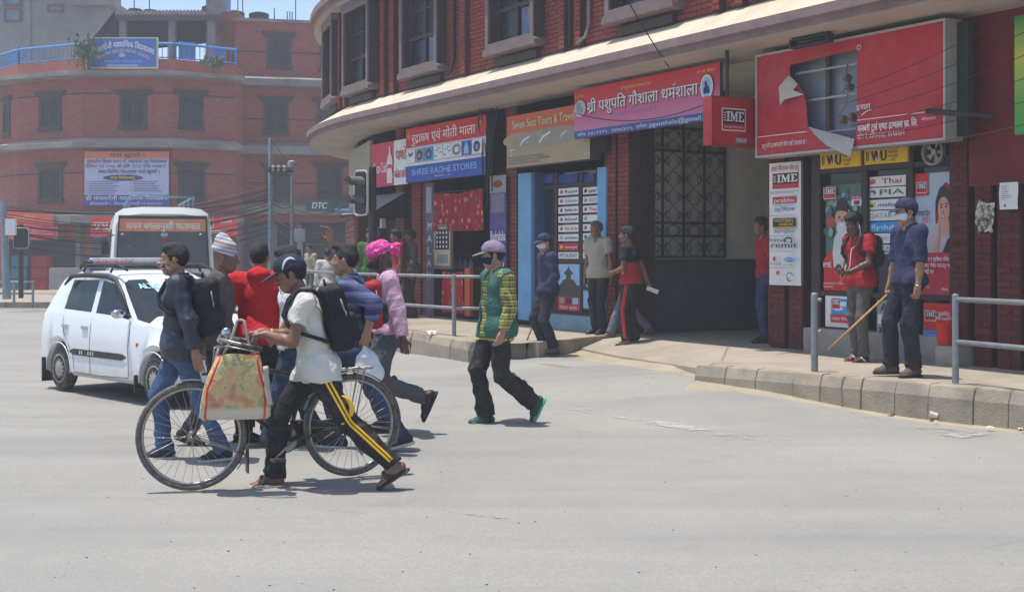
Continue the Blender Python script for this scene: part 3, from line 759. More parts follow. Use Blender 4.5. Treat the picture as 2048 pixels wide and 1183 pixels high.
# the brick building's plan: straight face, then a long curve
d0 = A(-.5049, .8632, 0); n0 = A(-.8632, -.5049, 0); F0 = A(13.7 - .585 * 17, 17, 0); S0, RAD = 11.8, 13.0
CEN = F0 + d0 * S0 - n0 * RAD
def FW(s, n=0.0, z=0.0):
    if s <= S0: p = F0 + d0 * s + n0 * n
    else:
        a = -(s - S0) / RAD; c, q = math.cos(a), math.sin(a); r = n0 * (RAD + n); p = CEN + A(r[0] * c - r[1] * q, r[0] * q + r[1] * c, 0)
    return p + A(0, 0, z)
def fdir(s):
    a = -max(0, s - S0) / RAD; c, q = math.cos(a), math.sin(a); return A(d0[0] * c - d0[1] * q, d0[0] * q + d0[1] * c, 0)
def sz(x, y, n=0.0):                     # photo pixel on the face at offset n -> (s, z)
    lo, hi = -8.0, 17.2
    for _ in range(40):
        m = (lo + hi) / 2; p = FW(m, n)
        if CX + F * p[0] / p[1] > x: lo = m
        else: hi = m
    p = FW(lo, n); return lo, EYE + (HOR - y) / F * p[1]
def fframe(s_right, z, n):               # frame whose u runs from left to right as seen: -d
    return Frame(FW(s_right, n, z), -fdir(s_right), None, None)
def fboard(xl, xr, ytl, ytr, ybl, ybr, n):
    sl, z1 = sz(xl, ytl, n); sr, z2 = sz(xr, ytr, n); _, z3 = sz(xl, ybl, n); _, z4 = sz(xr, ybr, n)
    zt, zb = (z1 + z2) / 2, (z3 + z4) / 2; o = FW(sl, n, zb); e = FW(sr, n, zb)
    u = (e - o); W = np.linalg.norm(u); u = u / W
    return Frame(o, u, None, np.cross(u, A(0, 0, 1))), W, zt - zb
def sface(mb, poly, zt, m=0):            # flat polygon at height zt with short skirts
    n = len(poly); V = [(p[0], p[1], (p[2] if len(p) > 2 else zt)) for p in poly] + [(p[0], p[1], -.2) for p in poly]
    mb.add(V, [tuple(range(n))] + [(i, n + i, n + (i + 1) % n, (i + 1) % n) for i in range(n)], m)
def kerb(name, top, label=None, nblk=12, hgt=KZ, wid=.22, col=KERBM):
    """a line of concrete kerb blocks along a polyline of front-top points"""
    root = thing(name, None, None, (top[0][0], top[0][1], 0), 0, None, 'structure')
    seg = [0]
    for a, b in zip(top[:-1], top[1:]): seg.append(seg[-1] + math.hypot(b[0] - a[0], b[1] - a[1]))
    def pt(t):
        for i in range(len(seg) - 1):
            if t <= seg[i + 1] + 1e-6: f = (t - seg[i]) / (seg[i + 1] - seg[i]); return np.array(top[i][:2]) * (1 - f) + np.array(top[i + 1][:2]) * f
        return np.array(top[-1][:2])
    L = seg[-1] / nblk; cut = [i * L + (random.uniform(-.16, .16) * L if 0 < i < nblk else 0) for i in range(nblk + 1)]
    for i in range(nblk):
        a, b = pt(cut[i]), pt(cut[i + 1]); u = (b - a) / np.linalg.norm(b - a); w = np.array([-u[1], u[0]])
        if w @ np.array([1, .6]) < 0: w = -w
        j = random.uniform(-.008, .008); dz = random.uniform(-.006, .006); a = a + u * .0012 + w * j; b = b - u * .0012 + w * (j + random.uniform(-.006, .006))
        pr = [(0, -.15), (.012, hgt * .66), (.05, hgt + dz - .01), (.075, hgt + dz), (wid, hgt + dz), (wid, -.15)]
        mb = MB(); n = len(pr)
        V = [(*(a + w * q), z) for q, z in pr] + [(*(b + w * q), z) for q, z in pr]
        mb.add(V, [tuple(range(n))[::-1], tuple(range(n, 2 * n))] + [(k, (k + 1) % n, n + (k + 1) % n, n + k) for k in range(n)])
        part('kerb_stone', mb, col, root, False, True, 0.006)
    return root
kr = [gnd(1388, 730, KZ)[:2], gnd(1480, 736, KZ)[:2], gnd(1718, 755, KZ)[:2], gnd(2048, 784, KZ)[:2], gnd(2400, 818, KZ)[:2]]
kerb('pavement_kerb', kr, nblk=13)
kl = [gnd(1196, 669, KZ)[:2], gnd(1100, 678, KZ)[:2], gnd(1030, 684, KZ)[:2], gnd(945, 685, KZ)[:2], gnd(820, 663, KZ)[:2], (-3.6, 24.5), (-5.4, 29.5), (-6.3, 34), (-6.6, 39)]
kerb('pavement_kerb', kl, nblk=26)
def inset(poly, w=.15):
    out = []
    for i, p in enumerate(poly):
        a = poly[max(0, i - 1)]; b = poly[min(len(poly) - 1, i + 1)]; u = np.array([b[0] - a[0], b[1] - a[1]]); u /= np.linalg.norm(u); q = np.array([-u[1], u[0]])
        if q @ np.array([1, .6]) < 0: q = -q
        out.append((p[0] + q[0] * w, p[1] + q[1] * w))
    return out
mb = MB()
sR = sz(1540, 700)[0]; sL = sz(1262, 660)[0]
def gridtop(front, back, z0=KZ):
    rows = []
    for a, b in zip(front, back):
        rows.append([(a[0] + (b[0] - a[0]) * t, a[1] + (b[1] - a[1]) * t, z0 + .006 * math.sin(a[0] * 3 + t * 5)) for t in np.linspace(0, 1, 6)])
    return rows
kri = inset(kr); bk = [FW(s, -.6)[:2] for s in np.linspace(sR - .1, -6, len(kri))]
mb.grid(gridtop(kri, bk, KZ - .008)); mb.add([(*kri[0], KZ - .008), (*bk[0], KZ - .008), (*bk[0], 0), (*kri[0], 0)], [(0, 1, 2, 3)])
kli = inset(kl); bk = [FW(s, -.6)[:2] for s in np.linspace(sL + .1, 23, len(kli))]
mb.grid(gridtop(kli, bk, KZ - .008)); mb.add([(*kli[0], KZ - .008), (*bk[0], KZ - .008), (*bk[0], 0), (*kli[0], 0)], [(0, 1, 2, 3)]); tag(part('pavement', mb, CONC, None, True), kind='structure')
# the apron that ramps up into the passage, and the passage floor
mb = MB(); af = [gnd(1196, 672, KZ), gnd(1152, 694, .20), gnd(1240, 712, .20), gnd(1340, 727, .20), gnd(1430, 741, .24)]
ab_ = [FW(sL + .15, 0), FW(sL - .2, 0), FW((sL * 2 + sR) / 3, 0), FW((sL + sR * 2) / 3, 0), FW(sR - .7, 0)]
rows = []
for a, b in zip(af, ab_): rows.append([(a[0] + (b[0] - a[0]) * t, a[1] + (b[1] - a[1]) * t, (a[2] if len(a) > 2 else 0) + (KZ - .004 - a[2]) * min(1, t * 1.6)) for t in np.linspace(0, 1, 7)])
mb.grid(rows); mb.add([r[0] for r in rows] + [(r[0][0] - .01, r[0][1] - .02, r[0][2] - .25) for r in rows], [(i, i + 5, i + 6, i + 1) for i in range(4)])
tag(part('passage_apron', mb, CONC, None, True, angle=.6), kind='structure')
mb = MB(); rr = [gnd(1036, 716, .0), gnd(1110, 730, .0), gnd(1230, 748, .0), gnd(1380, 775, .0), gnd(1500, 785, 0.0)]
ri = [gnd(1036, 700, .10), gnd(1150, 699, .165), gnd(1240, 715, .175), gnd(1340, 730, .18), gnd(1400, 742, .16)]
rows = [[(a[0] + (b[0] - a[0]) * t, a[1] + (b[1] - a[1]) * t, max(-.015 + (b[2] + .02) * (3 * t * t - 2 * t ** 3) + .008 * math.sin(t * 9 + a[0] * 6), gz(a[0] + (b[0] - a[0]) * t, a[1] + (b[1] - a[1]) * t) + (.006 + .02 * t if t > 0 else -.02))) for t in np.linspace(0, 1, 9)] for a, b in zip(rr, ri)]
rows2 = []
for i in range(len(rows) - 1):
    for f in np.linspace(0, 1, 6)[:-1]: rows2.append([tuple((1 - f) * np.array(p) + f * np.array(q) + A(0, 0, .012 * mnoise.noise(Vector((p[0] * 2 + f * 3, p[1] * 2, 1))))) for p, q in zip(rows[i], rows[i + 1])])
rows2.append(rows[-1]); mb.grid(rows2); tag(part('dust_ramp', mb, DUST, None, True), kind='structure')
# sandy drift along the right kerb
mb = MB(); rows = []
for i in range(40):
    t = i / 39; a = np.array(kr[0][:2]) * (1 - t) + np.array(kr[3][:2]) * t
    j = min(3, int(t * 3)); f = t * 3 - j; a = np.array(kr[j]) * (1 - f) + np.array(kr[min(j + 1, 4)]) * f
    wdt = .15 + .16 * (1 - t) ** 2 + .10 * mnoise.noise(Vector((i * .35, 0, 0))); hh = .02 + .05 * (1 - t) ** 3
    rows.append([(a[0] + .03 - .72 * q * wdt, a[1] - .69 * q * wdt, hh * (1 - q) ** 1.6 - .004 + gz(a[0] + .03 - .72 * q * wdt, a[1] - .69 * q * wdt) + (0.004 if q < 1 else -.02)) for q in (0, .25, .5, .75, 1)])
mb.grid(rows); tag(part('dust_drift', mb, DUST, None, True), kind='structure')
# worn paint on the road: ragged flakes lying 4 mm up
WORN = M('worn_road_paint', (.40, .39, .36), .95, .2, 9, .3, 80); WORNY = M('worn_yellow_paint', (.37, .32, .20), .95, .25, 9, .3, 80)
def worn_mat(name, col, thr):
    m, nt, bs, L = new_mat(name); co = coord(nt); f = noise(nt, co, 7, 8, .75); g2 = noise(nt, co, 1.1, 3, .6)
    L.new(ramp(nt, noise(nt, co, 30, 4), [(.3, tuple(v * .85 for v in col)), (.7, col)]), bs.inputs[0]); bs.inputs['Roughness'].default_value = .95
    uv = nt.nodes.new('ShaderNodeUVMap'); sp = nt.nodes.new('ShaderNodeSeparateXYZ'); L.new(uv.outputs[0], sp.inputs[0])
    e = mathn(nt, 'SUBTRACT', 1.0, mathn(nt, 'ABSOLUTE', mathn(nt, 'SUBTRACT', mathn(nt, 'MULTIPLY', sp.outputs[1], 2.0), 1.0)))
    k = mathn(nt, 'ADD', mathn(nt, 'ADD', f, mathn(nt, 'MULTIPLY', g2, .9)), mathn(nt, 'MULTIPLY', mathn(nt, 'MINIMUM', mathn(nt, 'MULTIPLY', e, 2.5), 1.0), .22))
    L.new(ramp(nt, mathn(nt, 'MULTIPLY', k, .62), [(0, 0), (min(.98, thr), 0.), (min(.995, thr + .07), .85)]), bs.inputs['Alpha']); return m
def worn_strip(pix, mat, wid):
    """what is left of a painted line: one sheet 4 mm above the road, worn through by the material"""
    P_ = [gnd(*q)[:2] for q in pix]; mb = MB(); rows = []; N = 40
    for i in range(N + 1):
        k = i / N * (len(P_) - 1); j = min(int(k), len(P_) - 2); f = k - j; p = P_[j] * (1 - f) + P_[j + 1] * f; u = P_[j + 1] - P_[j]; u = u / np.linalg.norm(u); w = np.array([-u[1], u[0]])
        rows.append([(*(p + w * q * wid), gz(*(p + w * q * wid)) + .006) for q in (-.5, .5)])
    mb.grid(rows); o = part('road_marking', mb, mat); me = o.data; uvl = me.uv_layers.new(name='UVMap')
    for pl in me.polygons:
        for li, vi in zip(pl.loop_indices, pl.vertices): uvl.data[li].uv = (vi // 2 / N, vi % 2)
    return tag(o, kind='structure')
WORN = worn_mat('worn_road_paint', (.50, .48, .44), .735); WORN2 = worn_mat('faint_road_paint', (.43, .40, .345), .745); WORNY = worn_mat('worn_yellow_paint', (.42, .36, .20), .76)
worn_strip([(1085, 806), (1180, 821), (1250, 832), (1350, 850), (1440, 864), (1600, 885)], WORN, .34)
worn_strip([(1290, 765), (1420, 792), (1560, 817), (1700, 840), (1960, 870)], WORN2, .75)
worn_strip([(1000, 733), (1090, 744), (1160, 755)], WORNY, .22); worn_strip([(850, 1010), (1020, 1032)], WORNY, .09); worn_strip([(862, 899), (910, 902)], WORNY, .07)
# small debris
mb = MB()
for i in range(170):
    x, y = random.uniform(0, 2048), 560 + 623 * random.random() ** .7; c = gnd(x, y); r = random.uniform(.0015, .005)
    mb.box((c[0], c[1], gz(c[0], c[1]) + r * .4), (r, r * random.uniform(.5, 1.4), r * .6), rot(random.uniform(0, 180)))
tag(part('grit', mb, M('grit_stone', (.17, .16, .15), .95, .3, 30), None), kind='stuff')

# ------------------------------------------------------------------ brick building on the right
def brick_mat(name, a, b, dust=.2):
    m, nt, bs, L = new_mat(name); co = coord(nt); oi = nt.nodes.new('ShaderNodeObjectInfo')
    g_ = nt.nodes.new('ShaderNodeNewGeometry')
    f = mathn(nt, 'ADD', mathn(nt, 'MULTIPLY', g_.outputs['Random Per Island'], .6), mathn(nt, 'MULTIPLY', oi.outputs['Random'], .4))
    c = ramp(nt, f, [(.1, a), (.5, tuple((p + q) / 2 for p, q in zip(a, b))), (.9, b)])
    c = mix(nt, ramp(nt, noise(nt, co, 30, 5, .7), [(.4, .35), (.65, 0.)]), c, tuple(v * .5 for v in a))
    c = mix(nt, ramp(nt, noise(nt, co, 2.0, 5, .6), [(.45, 0.), (.8, dust)]), c, (.30, .25, .21))
    L.new(c, bs.inputs['Base Color']); bs.inputs['Roughness'].default_value = .9; bs.inputs['Specular IOR Level'].default_value = .25
    bump(nt, bs, noise(nt, co, 90, 4, .7), .6, .006); return m
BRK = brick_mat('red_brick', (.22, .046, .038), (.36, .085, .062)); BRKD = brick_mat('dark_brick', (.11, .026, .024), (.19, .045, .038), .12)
MORT = M('mortar', (.085, .04, .035), .95, .2, 6, .4, 60); PAINTR = M('red_wall_paint', (.17, .022, .022), .8, .3, 1.6, .3, 50)
SOFF = M('soffit_paint', (.50, .42, .36), .9, .12, 1.5, .2, 40); FASC = M('fascia_stone', (.235, .165, .155), .9, .2, 3, .4, 40); CTOP = M('canopy_plaster', (.58, .48, .37), .9, .12, 2, .2, 40)
WOODD = M('dark_wood_and_reveal_shade', (.055, .04, .036), .7, .2, 6, .3, 60); FRM = M('window_surround', (.19, .14, .14), .85, .18, 5, .3, 60)  # WOODD: dark wood; on the upper window jambs it stands in for shade
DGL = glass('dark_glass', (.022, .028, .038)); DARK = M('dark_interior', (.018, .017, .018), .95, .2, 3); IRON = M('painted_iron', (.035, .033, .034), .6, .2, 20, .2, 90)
NU, ZC, ZU = .6, 4.27, 7.0                     # upper wall offset, canopy soffit, upper canopy
bld = thing('brick_building', 'long dark red brick building curving round the corner with deep cream canopies over shops', 'building', FW(4, 0, 0))
def loft(prof, s0, s1, step=.6, closed=True, m=0, mb=None):
    mb = mb or MB(); S_ = np.linspace(s0, s1, max(2, int((s1 - s0) / step) + 1))
    rows = [[FW(s, n, z) for n, z in prof] for s in S_]
    mb.grid(rows, m, closed)
    if closed: k = len(prof); mb.add(rows[0], [tuple(range(k))]); mb.add(rows[-1], [tuple(range(k))[::-1]])
    return mb
SA, SB = -7.0, 30.0
# walls of upper floors (three storeys), roof
mb = MB(); loft([(NU, ZC - .0), (NU, 10.0), (NU - .35, 10.0), (NU - .35, ZC)], SA, SB, .6, True, 0, mb); wallu = None
WIN = [(1300, 200, 1.16), (1035, 0, 1.16), (855, 0, 1.16), (722, 0, 1.16), (664, 0, 1.16)]
winS = [sz(x, 100, NU)[0] for x in (1298, 1040, 856, 729, 672)]; winS = [winS[0] - 8.0, winS[0] - 4.0] + winS
part('upper_wall', mb, MORT, bld)
mb = loft([(1.10, ZC + .0), (1.10, ZC + .075), (1.18, ZC + .095), (1.18, ZC + .21), (NU + .002, ZC + .56), (.0, ZC + .56), (.0, ZC - .03)], SA, SB); mb2 = MB(); mb2.v = mb.v; mb2.f = mb.f
k = 7; nS = len(mb.v) // k
mm = []
for f in mb.f:
    zz = sum(mb.v[i][2] for i in f) / len(f); idx = sorted({i % k for i in f}) if len(f) == 4 else []
    mm.append(2 if idx == [3, 4] else 1 if idx in ([0, 1], [1, 2], [2, 3]) else 0)
mb.m = mm; part('canopy', mb, [SOFF, FASC, CTOP], bld)
mb = loft([(1.0, ZU), (1.0, ZU + .08), (1.10, ZU + .11), (1.10, ZU + .26), (NU + .002, ZU + .5), (NU + .002, ZU - .02)], SA, SB); k = 6
mb.m = [2 if sorted({i % k for i in f}) == [3, 4] else 1 if sorted({i % k for i in f}) in ([0, 1], [1, 2], [2, 3]) else 0 for f in mb.f]; part('upper_canopy', mb, [SOFF, FASC, CTOP], bld)
mb = loft([(NU, 10.0), (NU + .15, 10.05), (NU + .15, 10.3), (-8, 10.3), (-8, 10.0)], SA, SB); part('roof', mb, CONC, bld)
mb = loft([(-7.9, 0), (-7.9, 10), (-8.1, 10), (-8.1, 0)], SA, SB); part('rear_wall', mb, MORT, bld)
for s in (SA, SB):
    mb = MB(); mb.add([FW(s, NU - .02, ZC), FW(s, NU - .02, 10), FW(s, -8, 10), FW(s, -8, 0), FW(s, -.1, 0), FW(s, -.1, ZC)], [(0, 1, 2, 3, 4, 5)]); part('end_wall', mb, MORT, bld)
# windows of the upper floor: projecting surround, flared sill, grille, glass, curtain
WW, WZ0, WZ1 = .68, 5.13, 6.86
CURT = cloth('curtain', (.16, .20, .33), .9, .2, 5, .0); PANE = glass('window_pane', (.02, .024, .034), .25)
brick_skip = []
for wi, s in enumerate(winS):
    fr = Frame(FW(s, NU, 0), -fdir(s), None, None); fr.w = np.cross(fr.u, A(0, 0, 1)); n = 1 if fr.w @ (FW(s, 1) - FW(s, 0)) > 0 else -1; fr.w = fr.w * n
    mb = MB(); q = WW + .10
    mb.bx(fr, -WW, WW, WZ0, WZ1, .004, .012); win = part('window', mb, PANE, bld)
    for sg in (-1, 1): mb = MB(); mb.bx(fr, sg * WW if sg > 0 else -q, q if sg > 0 else -WW, WZ0, WZ1, -.05, .20); part('jamb', mb, WOODD, win)  # shade of the reveals put into the jamb colour, darker than the casing
    mb = MB(); mb.ring(fr, -q - .02, q + .02, WZ0 - .02, WZ1 + .02, .10, .203, .235); part('casing', mb, FRM, win)
    mb = MB(); mb.prism(fr, [(-q - .10, WZ0 - .12), (q + .10, WZ0 - .12), (q + .09, WZ0 - .03), (q + .0, WZ0 + .03), (-q, WZ0 + .03), (-q - .09, WZ0 - .03)], -.05, .25); part('sill', mb, FRM, win, bevel=.008)
    mb = MB(); mb.bx(fr, -q - .1, q + .1, WZ1, WZ1 + .14, -.05, .24); part('lintel', mb, FRM, win)
    mb = MB(); mb.bx(fr, -q + .1, q - .1, WZ0 - .3, WZ0 - .17, -.1, .10); part('apron_board', mb, WOODD, win)
    mb = MB()
    for a in (-WW, -.03, WW - .06): mb.bx(fr, a, a + .06, WZ0, WZ1, .02, .06)
    for z in (WZ0, WZ0 + .62, WZ1 - .07): mb.bx(fr, -WW + .06, -.03, z, z + .07, .02, .057); mb.bx(fr, .03, WW - .06, z, z + .07, .02, .057)
    part('casement', mb, WOODD, win)
    for sg in (0, 1):
        mb = MB()
        for i in range(9): a = -WW + .12 + i * .062 + sg * .615; mb.cyl(fr.P(a, WZ0 + .70, .075), fr.P(a, WZ1 - .07, .075), .007, 5)
        mb.bx(fr, -WW + .06 + sg * .615, -.03 + sg * .615, WZ0 + 1.15, WZ0 + 1.17, .07, .085)
        tag(part('grille', mb, IRON, win), kind='stuff')
    if wi in (3, 4, 2):
        mb = MB(); rows = [[fr.P(a, z, .026 + .008 * math.sin(a * 60)) for a in np.linspace(.10, .52, 22)] for z in (WZ0 + .02, WZ0 + .6)]; mb.grid(rows); part('curtain', mb, CURT, win, True)
    brick_skip.append((s - q - .02, s + q + .02, WZ0 - .17, WZ1 + .14))
# pilasters between windows
pil = []
for i in range(len(winS) - 1):
    m = (winS[i] + winS[i + 1]) / 2
    for off in (-.10, .36) if i != 3 else (.12,): pil.append(m + off)
for s in pil:
    mb = MB(); mb.add([FW(s - .075, NU, 4.84), FW(s + .075, NU, 4.84), FW(s + .075, NU + .1, 4.84), FW(s - .075, NU + .1, 4.84)] + [FW(s - .075, NU, ZU), FW(s + .075, NU, ZU), FW(s + .075, NU + .1, ZU), FW(s - .075, NU + .1, ZU)],
                      [(0, 1, 2, 3), (0, 4, 5, 1), (1, 5, 6, 2), (2, 6, 7, 3), (3, 7, 4, 0)]); part('pilaster', mb, MORT, bld)
# bricks: those that show largest are objects, the rest one mesh
bricks = []                              # (s, z, n, halflen, material index)
BH = .058; PZ = .075
def lay(s0, s1, z0, z1, n, skip=(), half=.115, mi=0, pitch=.24):
    k = 0; z = z0
    while z + BH <= z1:
        s = s0 + (0 if k % 2 else -pitch / 2)
        while s < s1:
            a, b = max(s, s0), min(s + 2 * half, s1)
            segs = [(a, b)]
            for (x0, x1, y0, y1) in skip:
                if z + BH > y0 and z < y1:
                    o = []
                    for a, b in segs:
                        if b <= x0 or a >= x1: o.append((a, b))
                        else:
                            if a < x0 - .04: o.append((a, x0))
                            if b > x1 + .04: o.append((x1, b))
                    segs = o
            for a, b in segs:
                if b - a > .03: bricks.append(((a + b) / 2, z + BH / 2, n, (b - a) / 2 - .001, mi))
            s += pitch
        z += PZ; k += 1
pskip = [(s - .085, s + .085, 0, 99) for s in pil]
lay(-4.5, 21, ZC + .60, ZU, NU, brick_skip + pskip)
for s in pil: lay(s - .072, s + .072, 4.86, ZU, NU + .1, (), .07, 0, .1445)
GP = []                                   # ground-floor brick piers: (s0, s1, n, z0, z1, dark)
def pier(x0, x1, n, z0, z1, mi, name='pier'):
    s1, s0 = sz(x0, 600, n)[0], sz(x1, 600, n)[0]; mb = MB()
    P_ = [FW(s0, n), FW(s1, n), FW(s1, n - .5), FW(s0, n - .5)]
    mb.add([p + A(0, 0, z0) for p in P_] + [p + A(0, 0, z1) for p in P_], [(0, 1, 2, 3), (4, 5, 6, 7), (0, 4, 5, 1), (1, 5, 6, 2), (2, 6, 7, 3), (3, 7, 4, 0)])
    part(name, mb, MORT, bld); lay(s0 + .004, s1 - .004, z0 + .01, z1, n, (), .115, mi); return s0, s1
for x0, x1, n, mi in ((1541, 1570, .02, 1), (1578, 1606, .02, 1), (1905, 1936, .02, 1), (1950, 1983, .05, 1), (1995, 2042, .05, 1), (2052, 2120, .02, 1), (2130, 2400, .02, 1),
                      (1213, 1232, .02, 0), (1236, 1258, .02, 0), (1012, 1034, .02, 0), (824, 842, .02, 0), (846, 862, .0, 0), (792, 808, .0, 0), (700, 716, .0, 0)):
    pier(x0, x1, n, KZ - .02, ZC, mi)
# dark recesses between the piers and the plastered wall band above the shops
def fwall(x0, x1, n, z0, z1, mat, name, th=.1, ret=False):
    s1, s0 = sz(x0, 600, n)[0], sz(x1, 600, n)[0]; mb = MB(); loft([(n, z0), (n, z1), (n - th, z1), (n - th, z0)], s0, s1, .6, True, 0, mb); return part(name, mb, mat, bld)
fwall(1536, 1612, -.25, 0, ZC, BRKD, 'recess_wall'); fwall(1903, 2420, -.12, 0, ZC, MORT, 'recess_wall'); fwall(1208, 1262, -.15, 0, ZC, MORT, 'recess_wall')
mb = MB(); fr = fframe(sz(2042, 600, .05)[0], 0, .05); fr.w = n0
s1, s0 = sz(1938, 600, .06)[0], sz(2100, 600, .06)[0]; loft([(.065, 2.35), (.065, ZC), (.0, ZC), (.0, 2.35)], s0, s1, .6, True, 0, mb); part('painted_wall', mb, PAINTR, bld)
# sort bricks by how large they show
def vis(b):
    p = FW(b[0], b[2], b[1]); x = CX + F * p[0] / p[1]; y = HOR - F * (p[2] - EYE) / p[1]
    return (b[3] / p[1]) if -20 < x < 2068 and -10 < y < 1190 else 0
bricks.sort(key=lambda b: -vis(b) * (1.0 if b[1] > 4.5 else .55))
def brick_mesh(hl, mi): 
    mb = MB(); mb.box((0, 0, 0), (hl, .02, BH / 2)); return mesh_of('brick', mb, [BRK, BRKD][mi])
cache = {}; bl = MATRIX[bld.name][0]
for b in bricks[:300]:
    key = (round(b[3], 3), b[4])
    if key not in cache: cache[key] = brick_mesh(*key)
    o = link('brick', cache[key], bld, FW(b[0], b[2] - .010 + random.uniform(-.002, .003), b[1]) - bl); dd = fdir(b[0]); o.rotation_euler = (0, 0, math.atan2(dd[1], dd[0]))
for mi in (0, 1):
    mb = MB()
    for b in bricks[300:]:
        if b[4] != mi: continue
        dd = fdir(b[0]); ang = math.atan2(dd[1], dd[0]); Rz = rot(math.degrees(ang)); mb.box(FW(b[0], b[2] - .010 + random.uniform(-.002, .003), b[1]), (b[3], .02, BH / 2), Rz)
    if mb.f: tag(part('brickwork', mb, [BRK, BRKD][mi], bld), kind='stuff')
# shaded shop interior: a dark room behind the fronts, back wall and floor
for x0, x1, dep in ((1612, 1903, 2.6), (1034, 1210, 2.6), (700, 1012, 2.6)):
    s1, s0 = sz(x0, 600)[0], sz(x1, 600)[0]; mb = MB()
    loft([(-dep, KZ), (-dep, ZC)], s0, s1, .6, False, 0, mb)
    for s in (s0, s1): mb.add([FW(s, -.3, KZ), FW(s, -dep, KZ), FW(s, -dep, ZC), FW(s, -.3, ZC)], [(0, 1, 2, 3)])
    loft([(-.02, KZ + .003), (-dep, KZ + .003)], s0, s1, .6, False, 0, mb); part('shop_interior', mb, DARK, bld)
# passage: far side wall faces the street, with a scrolled iron grille over a black dado
PD = 5.0; inn = -n0
PB = M('passage_plaster', (.70, .64, .53), .9, .15, 1.2, .2, 30); PDK = M('passage_dado', (.075, .075, .08), .8, .25, 2, .2, 40)
sl = sz(1258, 600)[0]; sr = sz(1545, 600)[0]
pf = Frame(FW(sl, 0, KZ), inn, A(0, 0, 1), -d0)      # u inward, w towards the street side
zD = EYE + (HOR - 518) / F * 21.5 - KZ
mb = MB(); mb.bx(pf, 0, PD, 0, zD, -.2, .0); part('dado', mb, PDK, bld)
mb = MB(); mb.bx(pf, 0, PD, zD, ZC - KZ, -.2, -.01); part('passage_wall', mb, PB, bld)
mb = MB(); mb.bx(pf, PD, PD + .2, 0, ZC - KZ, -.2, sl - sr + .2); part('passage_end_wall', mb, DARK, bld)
pf2 = Frame(FW(sr, 0, KZ), inn, A(0, 0, 1), d0); mb = MB(); mb.bx(pf2, .0, PD, 0, ZC - KZ, -.2, 0); part('passage_wall', mb, PB, bld)
mb = MB(); mb.add([FW(sl + .1, 0, KZ - .002), FW(sr - .1, 0, KZ - .002), FW(sr - .1, -PD, KZ - .002), FW(sl + .1, -PD, KZ - .002)], [(0, 1, 2, 3)]); tag(part('passage_floor', mb, CONC), kind='structure')
mb = MB(); mb.add([FW(sl + .1, .0, ZC - .02), FW(sr - .1, .0, ZC - .02), FW(sr - .1, -PD, ZC - .02), FW(sl + .1, -PD, ZC - .02)], [(0, 3, 2, 1)]); part('passage_ceiling', mb, PB, bld)
# the pale jamb at the left of the passage
mb = MB(); jf = Frame(FW(sl, .01, KZ), d0, A(0, 0, 1), n0); mb.bx(jf, -.02, .16, 0, ZC - KZ, -.4, 0); part('jamb', mb, PB, bld)
def pu(x, z=0):                                      # photo column -> distance along the passage wall
    lo, hi = 0, PD
    for _ in range(40):
        m = (lo + hi) / 2; p = pf.P(m, 0, 0)
        if CX + F * p[0] / p[1] < x: lo = m
        else: hi = m
    return lo
grl = thing('iron_grille', 'black scrolled iron grille on the wall inside the passage', 'grille', pf.P(1, zD, .02))
u0, u1 = pu(1279), pu(1446); z0 = zD + .02; z1 = EYE + (HOR - 268) / F * 21.5 - KZ; zr = [z0, EYE + (HOR - 475) / F * 21.5 - KZ, EYE + (HOR - 450) / F * 21.5 - KZ, EYE + (HOR - 312) / F * 21.5 - KZ, z1]
mb = MB(); mb.bx(pf, u0 - .03, u1 + .03, z0, z1 + 1.0, .002, .012); part('backing', mb, M('grille_backing', (.38, .35, .30), .9, .2, 4), grl)
mb = MB()
for z in zr: mb.bx(pf, u0, u1, z, z + .035, .02, .06)
for a in np.linspace(u0, u1, 5): mb.bx(pf, a - .015, a + .015, z0, z1 + .9, .025, .055)
part('frame', mb, IRON, grl)
nx = 4
for i in range(nx):
    a0, a1 = u0 + (u1 - u0) * i / nx, u0 + (u1 - u0) * (i + 1) / nx; w = a1 - a0
    mb = MB()
    for zz0, zz1, nz in ((zr[0], zr[1], 1), (zr[1], zr[2], 1), (zr[2], zr[3], 4), (zr[3], zr[4], 2)):
        hh = (zz1 - zz0) / nz
        for j in range(nz):
            c = (a0 + w / 2, zz0 + hh * (j + .5)); rr_ = min(w, hh) * .42
            mb.tube([pf.P(c[0] + w * .46 * sx_, c[1] + hh * .46 * sy_, .04) for sx_, sy_ in ((-1, 0), (0, 1), (1, 0), (0, -1))], .007, 4, closed=True)
            for sx_ in (-1, 1): mb.tube([pf.P(c[0] + sx_ * (w * .25 + rr_ * .45 * (1 - t * .6) * math.cos(t * 7)), c[1] + rr_ * (.6 - t * .2) * math.sin(t * 7), .045) for t in np.linspace(0, 1, 9)], .007, 4)
    tag(part('scrollwork', mb, IRON, grl), kind='stuff')
# ------------------------------------------------------------------ boards and shop fronts along the brick building
STEEL = M('galvanised_steel', (.32, .33, .35), .45, .15, 12, .2, 60, .6); ALU = M('board_rim', (.42, .40, .37), .55, .15, 8, .2, 50, .3)
def board(name, label, cat, px, n, depth, edge, face=None, **k):
    fr, W, H = fboard(*px, n); return Sign(name, label, cat, fr, W, H, depth, edge, face, **k)
BOXE = M('box_side', (.075, .062, .05), .8, .2, 4, .2, 40)
